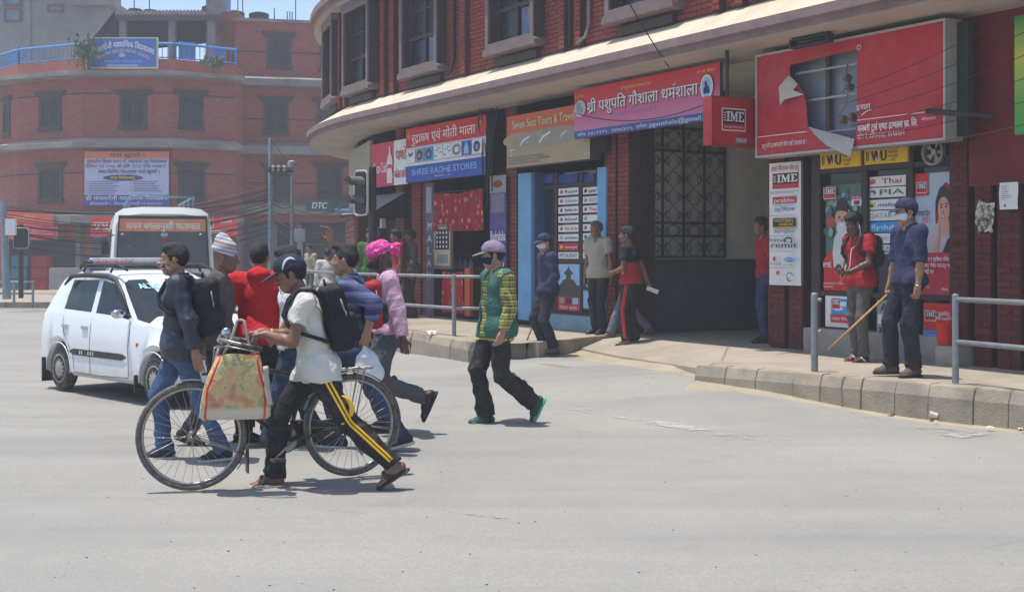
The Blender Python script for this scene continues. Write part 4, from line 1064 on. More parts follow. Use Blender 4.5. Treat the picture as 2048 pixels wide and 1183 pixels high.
# torn red light box: built open, with the sheet torn away over the tubes and struts inside
fr, W, H = fboard(1515, 1888, 115, 42, 312, 275, .52)
t = thing('torn_sign_box', 'large red light box sign with its torn sheet hanging open', 'signboard', fr.P(W / 2, 0, 0))
mb = MB(); D = .26
mb.bx(fr, 0, W, 0, .03, -D, -.004); mb.bx(fr, 0, W, H - .03, H, -D, -.004); mb.bx(fr, 0, .03, .03, H - .03, -D, -.004); mb.bx(fr, W - .03, W, .03, H - .03, -D, -.004)
part('box', mb, BOXE, t)
mb = MB(); mb.bx(fr, .03, W - .03, .03, H - .03, -D, -D + .02); part('back_sheet', mb, M('box_back', (.27, .29, .34), .6, .25, 2.5, .2, 30, .2), t)
mb = MB(); w = .028
for a in ((-w, W + w, -w, 0), (-w, W + w, H, H + w), (-w, 0, 0, H), (W, W + w, 0, H)): mb.bx(fr, *a, -D - .01, .014)
part('frame', mb, ALU, t)
REDB = ink('sheet_red', (180, 30, 42)); hole = [(.250, .66), (.205, .76), (.20, .86), (.575, .895), (.575, .20), (.565, .06), (.36, .20), (.305, .235), (.30, .40), (.285, .55)]
_h = []
for q0, q1 in zip(hole, hole[1:] + hole[:1]):
    _h.append(q0); m_ = 4 if q0[0] < .5 and q1[0] < .5 else 1
    for k in range(1, m_): t_ = k / m_; _h.append((q0[0] + (q1[0] - q0[0]) * t_ + random.uniform(-.007, .007), q0[1] + (q1[1] - q0[1]) * t_ + random.uniform(-.014, .014)))
hole = _h; out = [(0, 0), (1, 0), (1, 1), (0, 1)]
mb = MB()
def tri_ring():
    bm = bmesh.new(); vo = [bm.verts.new((u, v, 0)) for u, v in out]; vh = [bm.verts.new((u, v, 0)) for u, v in hole]
    eds = [bm.edges.new((vo[i], vo[(i + 1) % 4])) for i in range(4)] + [bm.edges.new((vh[i], vh[(i + 1) % len(vh)])) for i in range(len(vh))]
    bmesh.ops.triangle_fill(bm, edges=eds, use_beauty=True); bm.verts.index_update()
    r = [v.co.copy() for v in bm.verts], [tuple(v.index for v in f.verts) for f in bm.faces]; bm.free(); return r
vs, fs = tri_ring()
def inhole(u, v):
    c = False; j = len(hole) - 1
    for i in range(len(hole)):
        if (hole[i][1] > v) != (hole[j][1] > v) and u < (hole[j][0] - hole[i][0]) * (v - hole[i][1]) / (hole[j][1] - hole[i][1]) + hole[i][0]: c = not c
        j = i
    return c
fs = [f for f in fs if not inhole(sum(vs[i][0] for i in f) / 3, sum(vs[i][1] for i in f) / 3)]
mb.add([fr.P(v[0] * W, v[1] * H, 0) for v in vs], fs); part('sheet', mb, REDB, t)
FLAP = M('sheet_back', (.50, .44, .38), .7, .1, 5); mb = MB()
mb.grid([[fr.P(u * W, v * H, c) for u, v, c in r] for r in ([(.25, .66, .01), (.225, .72, .03), (.20, .76, .02)], [(.24, .60, .06), (.17, .64, .10), (.15, .66, .05)], [(.285, .55, .01), (.20, .52, .09), (.16, .47, .06)])]); part('flap', mb, FLAP, t, True)
mb = MB(); mb.grid([[fr.P(u * W, v * H, c) for u, v, c in r] for r in ([(.31, .235, .01), (.36, .20, .02), (.44, .15, .02), (.565, .07, .01)], [(.36, .16, .07), (.42, .10, .10), (.50, .04, .11), (.575, .0, .06)], [(.40, .10, .10), (.46, .02, .14), (.52, -.04, .14), (.565, -.10, .08)])]); part('flap', mb, FLAP, t, True)
mb = MB()
for v in (.78, .50, .17): mb.cyl(fr.P(.20 * W, v * H, -.10), fr.P(.58 * W, v * H, -.10), .016, 8)
part('tube', mb, ALU, t); mb = MB(); mb.bx(fr, .355 * W, .375 * W, .03, H - .03, -.2, -.15); part('strut', mb, BOXE, t)
mb = MB(); mb.tube([fr.P(a * W, b * H, -.08) for a, b in ((.50, .80), (.49, .68), (.505, .60), (.47, .53), (.50, .50), (.49, .40), (.45, .30), (.46, .22), (.49, .21), (.50, .28))], .008, 5)
for a, b in ((.50, .66), (.51, .57), (.48, .27), (.53, .28)): mb.box(fr.P(a * W, b * H, -.07), (.05, .03, .04), rot(30, 20))
part('wiring', mb, M('wiring_tan', (.2, .15, .11), .8), t)
s_ = Sign.__new__(Sign); s_.fr, s_.W, s_.H, s_.t = fr, W, H, t; s_.pr, s_.prm, s_.lt, s_.ltm, s_.z = MB(), [], MB(), [], .001
s_.rect(.0, .185, .30, .192, WHITE).rect(.576, .235, 1, .242, WHITE); s_.text('प्रभु मनि ट्रान्सफरको सेवा यहाँ उपलब्ध छ ।', .03, .30, .07, .115, WHITE)
s_.text('कम्बरी टुर्स एण्ड ट्राभल्स प्रा. लि.', .58, .88, .13, .19, WHITE, .08).text('गौशाला', .90, .965, .165, .19, WHITE).text('फोन नं. ४४६५३३८, ४४६४३४२', .58, .82, .06, .105, WHITE)
s_.text('इच्छा', .575, .65, .33, .38, WHITE).stroke([(.605, .28), (.63, .31), (.66, .325)], .012, WHITE); s_.stroke([(.592 + .01 * math.cos(a), .905 + .022 * math.sin(a)) for a in np.linspace(0, 6.3, 10)], .008, WHITE); s_.done()
# steel bracket above the box, dark side box behind it
fr2, W2, H2 = fboard(1578, 1655, 80, 66, 98, 84, .75); t = thing('steel_bracket', 'rusty steel bracket under the canopy above the torn red sign', 'bracket', fr2.P(W2 / 2, 0, 0)); mb = MB()
for a in ((0, W2, 0, .02), (0, W2, H2 - .02, H2), (0, .03, .02, H2 - .02), (W2 - .03, W2, .02, H2 - .02)): mb.bx(fr2, *a, -.1, 0)
for a in (0.01, W2 - .03): mb.bx(fr2, a, a + .02, H2, H2 + .12, -.06, -.04)
part('frame', mb, IRON, t)
# projecting red box sign, square to the wall
pI = at(1424, 240, FW(sz(1424, 240, 1.12)[0], 1.12)[1]); zt = EYE + (HOR - 193) / F * pI[1]; zb = EYE + (HOR - 288) / F * pI[1]
fI = Frame((pI[0], pI[1], zb), inn, A(0, 0, 1)); fI.w = -d0
sg = Sign('projecting_sign', 'small red box sign sticking out from the wall, reading IME', 'signboard', fI, .80, zt - zb, .16, M('worn_box_edge', (.40, .36, .33), .8, .35, 9, .3, 40), REDB, rim=DRED, rimw=.012)
sg.ime(.20, .30, .70, .78, ink('ime_black', (35, 22, 28)), WHITE, REDB, 'International Money Express').rect(.48, .05, .72, .16, GREY).text('गौशाला', .5, .70, .08, .13, WHITE); sg.done()
mb = MB(); mb.bx(fI, .1, .9, zt - zb, zt - zb + .02, -.10, -.06); mb.bx(fI, .3, .33, zt - zb, ZC - zb, -.10, -.06); part('hanger', mb, IRON, sg.t)
# pilgrim house banner
GRAD, nt_, bs_, L_ = new_mat('pink_banner'); co_ = nt_.nodes.new('ShaderNodeTexCoord').outputs['Generated']; sp_ = nt_.nodes.new('ShaderNodeSeparateXYZ'); L_.new(co_, sp_.inputs[0])
L_.new(ramp(nt_, sp_.outputs[2], [(0., lin((195, 130, 165))), (.45, lin((198, 95, 130))), (.72, lin((195, 48, 70))), (1., lin((205, 40, 45)))]), bs_.inputs[0]); bs_.inputs['Roughness'].default_value = .6
fr, W, H = fboard(1149, 1440, 186, 119, 276, 240, .50)
sg = Sign('banner_board', 'wide pink and red board with white Devanagari words and a blue strip below', 'signboard', fr, W, H, .05, BOXE)
mb = MB(); mb.add([fr.P(a, b, .003) for a, b in ((0, 0), (W, 0), (W, H), (0, H))], [(0, 1, 2, 3)]); part('print_sheet', mb, GRAD, sg.t); sg.z = .004
sg.rect(0, 0, 1, .15, ink('faded_blue', (60, 80, 155))).text('श्री पशुपति गौशाला धर्मशाला', .10, .87, .50, .72, WHITE, .05, 0, 0, BLACK).text('बनकाली, गौशाला काठमाडौं ।', .30, .62, .33, .42, ink('violet', (190, 130, 200)))
sg.text('श्री पशुपतिनाथ भगवानको जय', .36, .57, .83, .89, YEL).text('फोनः ४४८२१२१,  ४४७८४८५,  इमेलः', .03, .55, .035, .10, WHITE).text('pgaushala@gmail.com', .56, .99, .03, .11, WHITE).text('ॐ नमः शिवाय', .01, .09, .83, .88, YEL).text('ॐ नमः शिवाय', .87, .98, .86, .91, YEL)
sg.ell(.055, .60, .045, .17, ink('lavender', (190, 185, 215))).ell(.93, .60, .038, .22, WHITE).ell(.93, .60, .030, .18, LBL)
for a, b, c, d in ((.925, .66, .008, .05), (.93, .56, .014, .08), (.918, .53, .006, .06), (.942, .53, .006, .06), (.045, .62, .02, .1), (.065, .56, .012, .06)): sg.ell(a, b, c, d, NAVY if a > .5 else GREY)
sg.done()
# travel agency board
fr, W, H = fboard(1014, 1180, 238, 200, 345, 308, .36)
sg = Sign('travel_board', 'faded orange and tan travel agency board with aeroplane pictures', 'signboard', fr, W, H, .22, BOXE, ink('tan', (165, 145, 112)))
sg.rect(0, .55, 1, 1, ink('faded_orange', (200, 95, 50))).ell(.15, .52, .2, .14, ink('tan', (165, 145, 112))).ell(.55, .50, .45, .17, ink('sand_grey', (150, 140, 120)))
for x, y, s in ((.22, .50, .9), (.47, .52, 1.1), (.70, .52, .6), (.90, .53, .5)):
    sg.stroke([(x - .08 * s, y + .07 * s), (x + .07 * s, y - .06 * s)], .06 * s, GREY).stroke([(x - .05 * s, y - .10 * s), (x, y), (x + .08 * s, y + .06 * s)], .03 * s, WHITE)
sg.text('Seven Seas Tours & Travels Pvt.', .08, .99, .74, .90, CREAM, .06)
for i, t_ in enumerate(('International Air Ticketing', 'Trekking and Tour Package', 'Hotel Reservation')): sg.text(t_, .03, .03 + (.45, .52, .4)[i], .17 - i * .055, .205 - i * .055, BLACK)
sg.stroke([(.07, .34), (.07, .20)], .012, WHITE).stroke([(.05, .33), (.12, .34)], .012, WHITE).done()
mb = MB(); mb.bx(fr, W + .01, W + .12, .1, H * .8, -.34, -.2); part('bracket', mb, IRON, sg.t)
# bead shop board
fr, W, H = fboard(812, 972, 256, 232, 363, 351, .30)
sg = Sign('bead_shop_board', 'red white and blue bead shop board with pictures of beads', 'signboard', fr, W, H, .14, BOXE, ink('pinkish_white', (215, 205, 215)))
sg.rect(0, .64, 1, 1, RED).rect(0, 0, 1, .30, BLUE).rect(0, .30, 1, .33, WHITE).text('रुद्राक्ष एवं मोती माला', .08, .88, .72, .88, WHITE, .06).text('SHREE RADHE STORES', .08, .90, .12, .23, LBL, .04).text('गौशाला - ९', .38, .58, .05, .08, WHITE).text('卐', .02, .07, .80, .90, YEL).text('卐', .92, .97, .84, .94, YEL)
for i, c in enumerate((WHITE, GREY, CYA, WHITE, WHITE, WHITE, BLUE, WHITE)):
    a = .02 + i * .122; sg.rect(a, .36, a + .112, .60, c); m = a + .056
    if i in (1, 2, 7): sg.ell(m, .48, .04, .095, NAVY).ell(m, .47, .018, .045, GREY)
    elif i == 5: [sg.stroke([(m + r * math.cos(q), .48 + r * 1.9 * math.sin(q)) for q in np.linspace(0, 6.3, 14)], .016, BLACK) for r in (.048, .034)]
    elif i == 6: sg.poly([(m - .03, .38), (m + .03, .38), (m + .025, .48), (m + .008, .56), (m, .59), (m - .008, .56), (m - .025, .48)], LBL)
    elif i == 0: [sg.ell(m - .02 + .02 * q, .52 - .03 * (q % 2), .012, .03, PURP) for q in range(3)]
    else: [sg.ell(m + .034 * math.cos(q), .48 + .075 * math.sin(q * 1.7), .006, .012, BLACK if i == 4 else NAVY) for q in np.arange(0, 6.2, .8)]
sg.done()
# cola board on the bend
fr, W, H = fboard(743, 815, 302, 264, 381, 362, .30)
sg = Sign('cola_board', 'red and white cold store board with a white bottle, on the bend of the facade', 'signboard', fr, W, H, .10, BOXE, ink('cola_red', (210, 40, 70)))
sg.rect(.64, .0, 1, 1, WHITE).text('Coca-Cola', .04, .44, .32, .56, WHITE, .05, .2).text('पाण्डे', .69, .97, .55, .78, RED, .08).text('कोल्ड स्टोर', .66, .99, .16, .33, RED, .06)
sg.poly([(.46, .06), (.60, .06), (.61, .25), (.585, .38), (.61, .50), (.595, .62), (.55, .75), (.545, .90), (.515, .90), (.51, .75), (.465, .62), (.45, .50), (.475, .38), (.45, .25)], WHITE).rect(.47, .40, .59, .48, RED).done()
# cream shutter panel at the corner, tin awning under the cola board
fr, W, H = fboard(693, 740, 296, 290, 432, 428, .15); t = thing('cream_panel', 'tall plain cream panel hung at the corner beside the traffic light', 'panel', fr.P(W / 2, 0, 0)); mb = MB(); mb.bx(fr, 0, W, 0, H, -.06, 0); part('sheet', mb, M('cream_sheet', (.40, .36, .29), .8, .12, 2, dust=.1), t); mb = MB(); mb.bx(fr, 0, W, H * .5, H * .5 + .02, 0, .012); part('seam', mb, ALU, t)
fr, W, H = fboard(746, 812, 388, 378, 432, 424, .1); t = thing('tin_awning', 'grey corrugated tin awning under the cola board', 'awning', fr.P(W / 2, 0, 0)); mb = MB()
rows = [[fr.P(a, H * (1 - q) * .9, .75 * q + .0 + .01 * math.sin(a * 80)) for a in np.linspace(0, W, 50)] for q in (0, .25, .5, .75, 1)]; mb.grid(rows); part('sheet', mb, M('tin_sheet', (.25, .25, .26), .7, .2, 3, dust=.2), t)
mb = MB(); mb.add([fr.P(W + .01, H * .9, 0), fr.P(W + .01, 0, .75), fr.P(W + .01, -.1, .75), fr.P(W + .01, -.1, 0)], [(0, 1, 2, 3)]); mb.bx(fr, 0, W, -.06, 0, .74, .76); part('side', mb, DARK, t)
# purple vertical banner
fr, W, H = fboard(980, 1012, 352, 349, 600, 598, .12)
sg = Sign('vertical_banner', 'narrow purple vertical banner reading Rudraksha and', 'banner', fr, W, H, .02, PURP, PURP)
sg.rect(0, .86, 1, 1, GREY).ell(.5, .93, .3, .03, DRED).rect(.1, .70, .9, .85, ink('stone_print', (120, 110, 125))).text('Rudraksha', .04, .97, .475, .555, WHITE, .05).text('and', .2, .85, .36, .43, WHITE, .06).text('Pearl', .08, .92, .22, .30, WHITE, .05).text('Mala', .1, .9, .08, .16, WHITE, .05).done()
# printed hanging cloth of the bead shop
def flowers(name, base):
    m, nt, bs, L = new_mat(name); co = coord(nt)
    v = nt.nodes.new('ShaderNodeTexVoronoi'); v.inputs['Scale'].default_value = 7; L.new(co, v.inputs['Vector']); f = v.outputs['Distance']
    sp = nt.nodes.new('ShaderNodeSeparateColor'); L.new(v.outputs['Color'], sp.inputs[0])
    c = ramp(nt, sp.outputs[0], [(.0, lin((190, 50, 60))), (.35, lin((60, 90, 80))), (.6, lin((215, 150, 50))), (.85, lin((200, 90, 120)))])
    c = mix(nt, ramp(nt, f, [(.26, 1.), (.42, 0.)]), base, c); L.new(c, bs.inputs[0]); bs.inputs['Roughness'].default_value = .9; return m
FLO = flowers('flowered_cloth', lin((150, 22, 35))); FLO2 = flowers('red_bead_cloth', lin((175, 25, 30)))
def hang(name, label, px, n, mat, amp=.03, freq=22, cat='cloth', sag=.05):
    fr, W, H = fboard(*px, n); mb = MB()
    rows = [[fr.P(a * W, H * b - sag * (1 - abs(2 * a - 1)) * (b ** 3), amp * math.sin(a * freq) * (1.1 - b * .5) + .01 * math.sin(a * 61 + b * 5)) for a in np.linspace(0, 1, 40)] for b in np.linspace(0, 1, 10)]; mb.grid(rows)
    o = part(name, mb, mat, None, True); tag(o, label, cat); return fr, W, H, o
fr, W, H, _ = hang('hanging_cloth', 'red flowered cloth hung across the bead shop doorway', (866, 966, 388, 375, 462, 462, ), .05, FLO)
mb = MB(); mb.cyl(fr.P(-.05, H - .0, .0), fr.P(W + .05, H + .0, .0), .012, 6); tag(part('cloth_rail', mb, IRON), 'thin rail holding the flowered cloth across the bead shop', 'rail')
hang('hanging_cloth', 'small red cloth draped low below the framed picture of beads', (884, 928, 542, 540, 625, 625), .05, FLO2, .02, 14)
fr, W, H = fboard(868, 901, 455, 454, 532, 531, .06); sg = Sign('bead_picture', 'framed picture of beads in rows hung at the bead shop', 'picture', fr, W, H, .03, WOODD, CREAM, rim=M('gilt_wood', (.22, .17, .09), .6), rimw=.06)
sg.rect(.08, .42, .92, .96, BLACK).rect(.2, .06, .85, .30, GREY)
for i in range(4):
    for j in range(4): sg.ell(.2 + i * .2, .5 + j * .12, .05, .035, WHITE)
sg.done()
fr, W, H = fboard(929, 939, 536, 536, 632, 632, .05); mb = MB(); mb.bx(fr, 0, W, 0, H, -.08, 0); tag(part('orange_post', mb, ink('orange_paint', (205, 85, 30))), 'orange painted post beside the low red cloth', 'post')
fr, W, H = fboard(852, 866, 366, 365, 640, 640, .08); sg = Sign('narrow_poster', 'narrow grey strip poster with white letters beside the bead shop door', 'poster', fr, W, H, .02, GREY, ink('slate', (90, 90, 110)))
for i, ch in enumerate('MALAM'): sg.text(ch, .2, .85, .66 - i * .09, .71 - i * .09, WHITE)
sg.rect(.1, .78, .9, .97, GREY).done()
mb = MB(); fr, W, H = fboard(874, 905, 490, 490, 536, 536, -.5)
for i in range(7):
    a = .1 + i * .23; tag_ = MB(); tag_.lathe(fr.P(a, 0, 0), [(.0, 0), (.05, 0), (.055, .02), (.05, .12), (.02, .16), (.02, .2), (0, .2)], 10); tag(part('water_bottle', tag_, glass('bottle_plastic', (.25, .33, .42), .1), None, True), 'clear plastic water bottle standing inside the bead shop', 'bottle', 'water bottles in the bead shop')
fr, W, H = fboard(866, 972, 534, 534, 640, 640, -.6); mb = MB(); mb.bx(fr, 0, W + .4, 0, H * .95, -.4, 0); mb.bx(fr, -.03, W + .43, H * .95, H, -.43, .03); tag(part('shop_counter', mb, M('counter_wood', (.12, .07, .05), .6, .2, 6)), 'brown wooden counter inside the bead shop', 'counter')
for sx, a in ((0, .3), (1, 1.2)):
    fr, W, H = fboard(*((748, 790, 440, 438, 600, 600), (800, 822, 440, 440, 620, 620))[sx], -.3)
    mb = MB(); mb.bx(fr, 0, W, 0, H, -.3, -.25); mb.bx(fr, 0, .05, 0, H, -.25, 0); mb.bx(fr, W - .05, W, 0, H, -.25, 0)
    t = thing('goods_rack', ('tall rack of hanging goods behind the traffic light', 'narrow rack of goods beside the bead shop pier')[sx], 'rack', fr.P(W / 2, 0, 0)); part('frame', mb, WOODD, t)
    for i in range(9):
        b = MB(); zz = H * (.1 + .1 * i); b.bx(fr, .08 + (i % 3) * .2, .24 + (i % 3) * .2, zz, zz + .22, -.12, -.02); part('packet', b, random.choice([GREY, NAVY, DRED, WHITE, ink('brown', (110, 70, 50))]), t)
# ---- blue framed travel office with airline stickers
BLUP = M('light_blue_paint', lin((110, 165, 205)), .7, .14, 2.5, .25, 40, dust=.2); BLUD = M('blue_frame_paint', lin((60, 95, 135)), .6, .15, 5)
def pxbox(x0, x1, y0, y1, n0_, n1_, mat, name, parent):
    fr, W, H = fboard(x0, x1, y0, y0, y1, y1, n1_); mb = MB(); mb.bx(fr, 0, W, 0, H, n0_ - n1_, 0); return part(name, mb, mat, parent, bevel=.006)
off = thing('travel_office_front', 'blue framed glass shopfront of the travel office covered with airline stickers', 'shopfront', FW(sz(1120, 650)[0], 0, KZ))
pxbox(1036, 1062, 346, 640, -.3, .06, BLUP, 'post', off); pxbox(1194, 1212, 334, 645, -.3, .06, BLUP, 'post', off); pxbox(1063, 1070, 346, 645, -.25, .0, BLUD, 'post', off)
pxbox(1072, 1193, 630, 662, -.28, .04, M('blue_plinth', lin((130, 160, 175)), .9, .2, 3, .3, 40, dust=.4), 'plinth', off)
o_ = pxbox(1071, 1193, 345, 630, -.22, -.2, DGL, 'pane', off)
for x in (1073, 1108, 1158, 1190): pxbox(x, x + 6, 345, 630, -.2, -.13, WOODD, 'mullion', off)
for y in (368, 518, 622): pxbox(1079, 1190, y, y + 8, -.2, -.135, WOODD, 'rail', off)
for i, x in enumerate((1080, 1116, 1166)): pxbox(x, x + (26 if i == 0 else 38 if i == 1 else 22), 348, 366, -.2, -.16, ink('blue_glass', (40, 60, 140)), 'fanlight', off)
def sticker(label, x0, x1, y0, y1, n, face, words, **k):
    fr, W, H = fboard(x0, x1, y0, y0 + k.get('dy', 0), y1, y1 + k.get('dy', 0), n); sg = Sign('sticker', label, 'sticker', fr, W, H, .004, face, face, 'airline stickers on shop glass'); sg.z = .0015
    if 'mark' in k: c, mu, w = k['mark']; sg.ell(mu, .52, w, .26, c, 9).ell(mu - w * .4, .40, w * .7, .18, k.get('mark2', c), 7)
    for wd_, a, b, c_, d_, m_ in words: sg.text(wd_, a, b, c_, d_, m_, .06, k.get('slant', 0))
    return sg.done()
L1 = [('Royal', BLACK, RED), ('Fly Emirates', GREY, RED), ('Buddha Air', BLACK, GRN), ('fishtail', NAVY, RED), ('Air Asia', RED, RED), ('airdubai', NAVY, GREY), ('spicejet', WHITE, YEL)]
nm1 = ['a red crown mark', 'faint grey letters Fly Emirates', 'a green mark and Buddha Air', 'dark blue letters and an aeroplane', 'red letters Air Asia', 'blue letters airdubai and a tick', 'white letters spicejet on red']
for i, (w_, c_, mk) in enumerate(L1):
    y = 376 + i * 18.4; f_ = RED if i == 6 else WHITE
    sticker(f'left column travel office sticker with {nm1[i]}', 1117, 1157, y, y + 14, -.12, f_, [(w_, .32, .95, .3, .7, c_)], mark=(mk, .16, .07))
sticker('travel office sticker reading MT.FLIGHT at the foot of its column', 1117, 1157, 504, 517, -.12, WHITE, [('MT.FLIGHT', .06, .94, .2, .8, NAVY)])
L2 = [('qatar', BLACK, 'QATAR beside a dark mark'), ('GULF', ORA, 'the orange letters GULF'), ('Thai', RED, 'the red letters Thai'), ('', GREY, 'a faint blank print'), ('', RED, 'a red slanting tail mark'), ('PIA', GRN, 'the green letters PIA'), ('M', RED, 'a single red M'), ('O', ORA, 'a round orange mark')]
for i, (w_, c_, d_) in enumerate(L2):
    y = 374 + i * 18.4; sticker(f'right column travel office sticker with {d_}', 1166, 1195, y, y + 14, -.12, WHITE, [(w_, .4, .95, .25, .75, c_)] if w_ else [], mark=(c_, .2, .1))
fr, W, H = fboard(1116, 1159, 528, 528, 620, 622, -.12); sg = Sign('temple_poster', 'poster of a tiered temple under blue sky on the travel office door', 'poster', fr, W, H, .004, WHITE, LBL); sg.rect(0, .30, 1, .55, ink('roof_brown', (70, 60, 50))).poly([(.1, .55), (.9, .55), (.75, .66), (.62, .68), (.6, .76), (.72, .8), (.55, .9), (.5, .97), (.45, .9), (.28, .8), (.4, .76), (.38, .68), (.25, .66)], ink('roof_brown', (70, 60, 50))).rect(0, 0, 1, .30, RED).rect(.08, .15, .3, .28, GREY).rect(.38, .15, .62, .28, BLACK).rect(.7, .15, .95, .28, LBL).text('नेपाल भ्रमण', .1, .9, .03, .1, WHITE).done()
fr, W, H = fboard(1166, 1193, 530, 530, 618, 620, -.12); sg = Sign('travel_poster', 'dark travel poster with a red figure right of the temple poster', 'poster', fr, W, H, .004, WHITE, ink('slate', (90, 90, 110))); sg.rect(.05, .45, .95, .97, BLACK).ell(.5, .62, .3, .16, GREY).rect(.05, .03, .95, .42, LBL).poly([(.55, .03), (.95, .03), (.85, .28), (.65, .3)], RED).done()
# ---- remittance sign on the pier
fr, W, H = fboard(1539, 1602, 328, 321, 569, 571, .07)
sg = Sign('remittance_sign', 'tall white sign of money transfer names on the brick pier by the passage', 'signboard', fr, W, H, .03, ALU, WHITE); fine = ink('fine_red', (190, 70, 60))
sg.text('हाम्रो रेमिटान्स सेवा हरु', .07, .93, .935, .972, RED, .05).ime(.08, .78, .97, .92, BLACK, WHITE, RED).text('International Money Express', .05, .95, .757, .768, BLACK)
sg.rect(.13, .665, .87, .72, RED).text('prabhu', .17, .83, .675, .71, WHITE, .07).text('Money Transfer', .17, .83, .645, .657, CYA).text('प्रभु रेमिटान्स', .2, .83, .605, .632, BLUE, .05)
sg.rect(.15, .475, .87, .545, BLACK).rect(.15, .46, .87, .475, YEL).text('WESTERN', .19, .80, .515, .538, YEL, .06).text('UNION', .35, .80, .485, .507, YEL, .06).text('MONEY TRANSFER', .2, .82, .463, .472, BLACK).text('वेस्टर्न युनियन', .2, .85, .425, .45, BLUE, .05)
sg.text('himal', .06, .60, .355, .385, GRN, .06).text('remit', .1, .95, .305, .35, BLACK, .07).stroke([(.68 + .12 * math.cos(a), .365 + .022 * math.sin(a)) for a in np.linspace(-1, 4, 9)], .02, BLACK)
sg.text('MoneyGram', .06, .46, .165, .19, GREY, .02).ell(.25, .215, .04, .02, RED)
for i in range(3): sg.stroke([(.73 + (.06 + .05 * i) * math.cos(a), .185 + (.012 + .014 * i) * math.sin(a)) for a in np.linspace(.3, 2.84, 8)], .016, (GRN, CYA, CYA)[i])
sg.text('कार्ड रेमिट', .6, .88, .155, .17, GREY).ell(.40, .1, .06, .02, ORA, 8).stroke([(.78 + .09 * math.cos(a), .07 + .035 * math.sin(a)) for a in np.linspace(.2, 5.4, 12)], .012, NAVY).text('e', .70, .80, .04, .08, NAVY)
for v in (.745, .565, .40, .275, .14): sg.rect(.08, v, .95, v + .003, fine)
sg.rect(.08, .01, .083, .745, fine).rect(.945, .01, .948, .745, fine).rect(.51, .01, .514, .275, fine).done()
# ---- the money transfer shop
shp = thing('money_shop_front', 'dark framed shopfront of the money transfer shop with posters on its glass', 'shopfront', FW(sz(1770, 700)[0], 0, KZ))
pxbox(1606, 1903, 664, 735, -.35, .12, M('shop_plinth', (.30, .275, .24), .9, .25, 2.5, .4, 40, dust=.2), 'plinth', shp); 
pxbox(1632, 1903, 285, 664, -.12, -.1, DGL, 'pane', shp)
for x, w in ((1622, 18), (1722, 12), (1814, 12), (1898, 8)): pxbox(x, x + w, 280, 668, -.12, -.0, WOODD, 'mullion', shp)
for y, yr in ((335, 322), (582, 590), (655, 668)):
    fr, W, H = fboard(1640, 1898, y, yr, y + 10, yr + 10, -.01); mb = MB(); mb.bx(fr, 0, W, 0, H, -.1, 0); part('rail', mb, WOODD, shp)
WUY = ink('wu_yellow', (235, 185, 20))
for px, lb in (((1641, 1721, 303, 297, 338, 332), 'yellow sign with black letters WU under the torn flap'), ((1729, 1815, 296, 288, 330, 323), 'yellow sign with black letters WU beside the round fan')):
    fr, W, H = fboard(*px, .03); sg = Sign('yellow_sign', lb, 'signboard', fr, W, H, .03, WUY, WUY, 'yellow WU signs'); sg.text('WU', .16, .52, .18, .78, BLACK, .14).stroke([(.33, .15), (.36, .8)], .02, WHITE).rect(.05, .2, .07, .75, BLACK).rect(.09, .2, .105, .75, BLACK)
    sg.text('पैसा पठाउनुस', .36, .86, .84, .94, BLACK).text('मिनेटमै', .58, .78, .55, .68, BLACK).text('पाउनुस', .58, .8, .32, .45, BLACK).text('। यहाँ', .58, .74, .1, .22, BLACK).done()
fr, W, H = fboard(1652, 1722, 372, 366, 578, 584, -.05)      # elderly man poster
sg = Sign('man_poster', 'poster of a smiling bearded man in a cap with a red foot', 'poster', fr, W, H, .004, WHITE, ink('leafy', (75, 110, 95))); beard = ink('beard', (205, 205, 205))
for i in range(40): sg.ell(random.random(), .45 + .5 * random.random(), .05 + .06 * random.random(), .02 + .03 * random.random(), random.choice([ink('leaf_a', (60, 100, 80)), ink('leaf_b', (110, 150, 130)), ink('leaf_c', (140, 165, 160)), ink('leaf_d', (90, 100, 140))]))
sg.poly([(.0, .0), (1, 0), (1, .30), (.85, .42), (.25, .40), (0, .30)], RED).poly([(.3, .2), (.25, .35), (.3, .5), (.45, .58), (.66, .56), (.8, .45), (.85, .25), (.6, .15)], beard).ell(.2, .65, .14, .05, ink('print_pink', (170, 70, 80))).ell(.83, .66, .12, .05, ink('print_pink', (170, 70, 80)))
sg.ell(.52, .68, .19, .095, SKIN).ell(.53, .595, .17, .06, beard).poly([(.34, .75), (.40, .86), (.58, .88), (.68, .80), (.70, .735), (.52, .755)], BLACK).ell(.45, .69, .03, .010, BLACK).ell(.60, .69, .03, .010, BLACK).ell(.53, .62, .05, .012, WHITE).ell(.53, .66, .03, .018, ink('print_skin_dark', (165, 105, 85)))
sg.ime(.0, .87, .36, .98, DRED, WHITE, RED).text('IME गरौं', .0, .5, .22, .27, WHITE, .05).text('International Money', .02, .6, .06, .08, WHITE).text('Express', .02, .3, .03, .05, WHITE).done()
L3 = [('Thai', RED, WHITE, .38, .9, .25, .8, 'white glass sticker with orange flower and Thai'), ('PIA', GRN, WHITE, .3, .95, .25, .8, 'white glass sticker with green letters PIA'), ('malaysia', BLUE, WHITE, .27, .98, .3, .7, 'white glass sticker with blue letters malaysia'), ('QATAR', GREY, WHITE, .04, .65, .28, .72, 'white glass sticker with grey letters QATAR'),
      ('flydubai', WHITE, CYA, .1, .95, .28, .75, 'bright blue glass sticker reading flydubai'), ('ETIHAD', ink('faint', (190, 180, 150)), WHITE, .08, .55, .35, .7, 'white glass sticker with faint letters ETIHAD'), ('Nepal', BLUE, WHITE, .5, .9, .55, .85, 'white glass sticker reading Nepal Air, lowest in its column')]
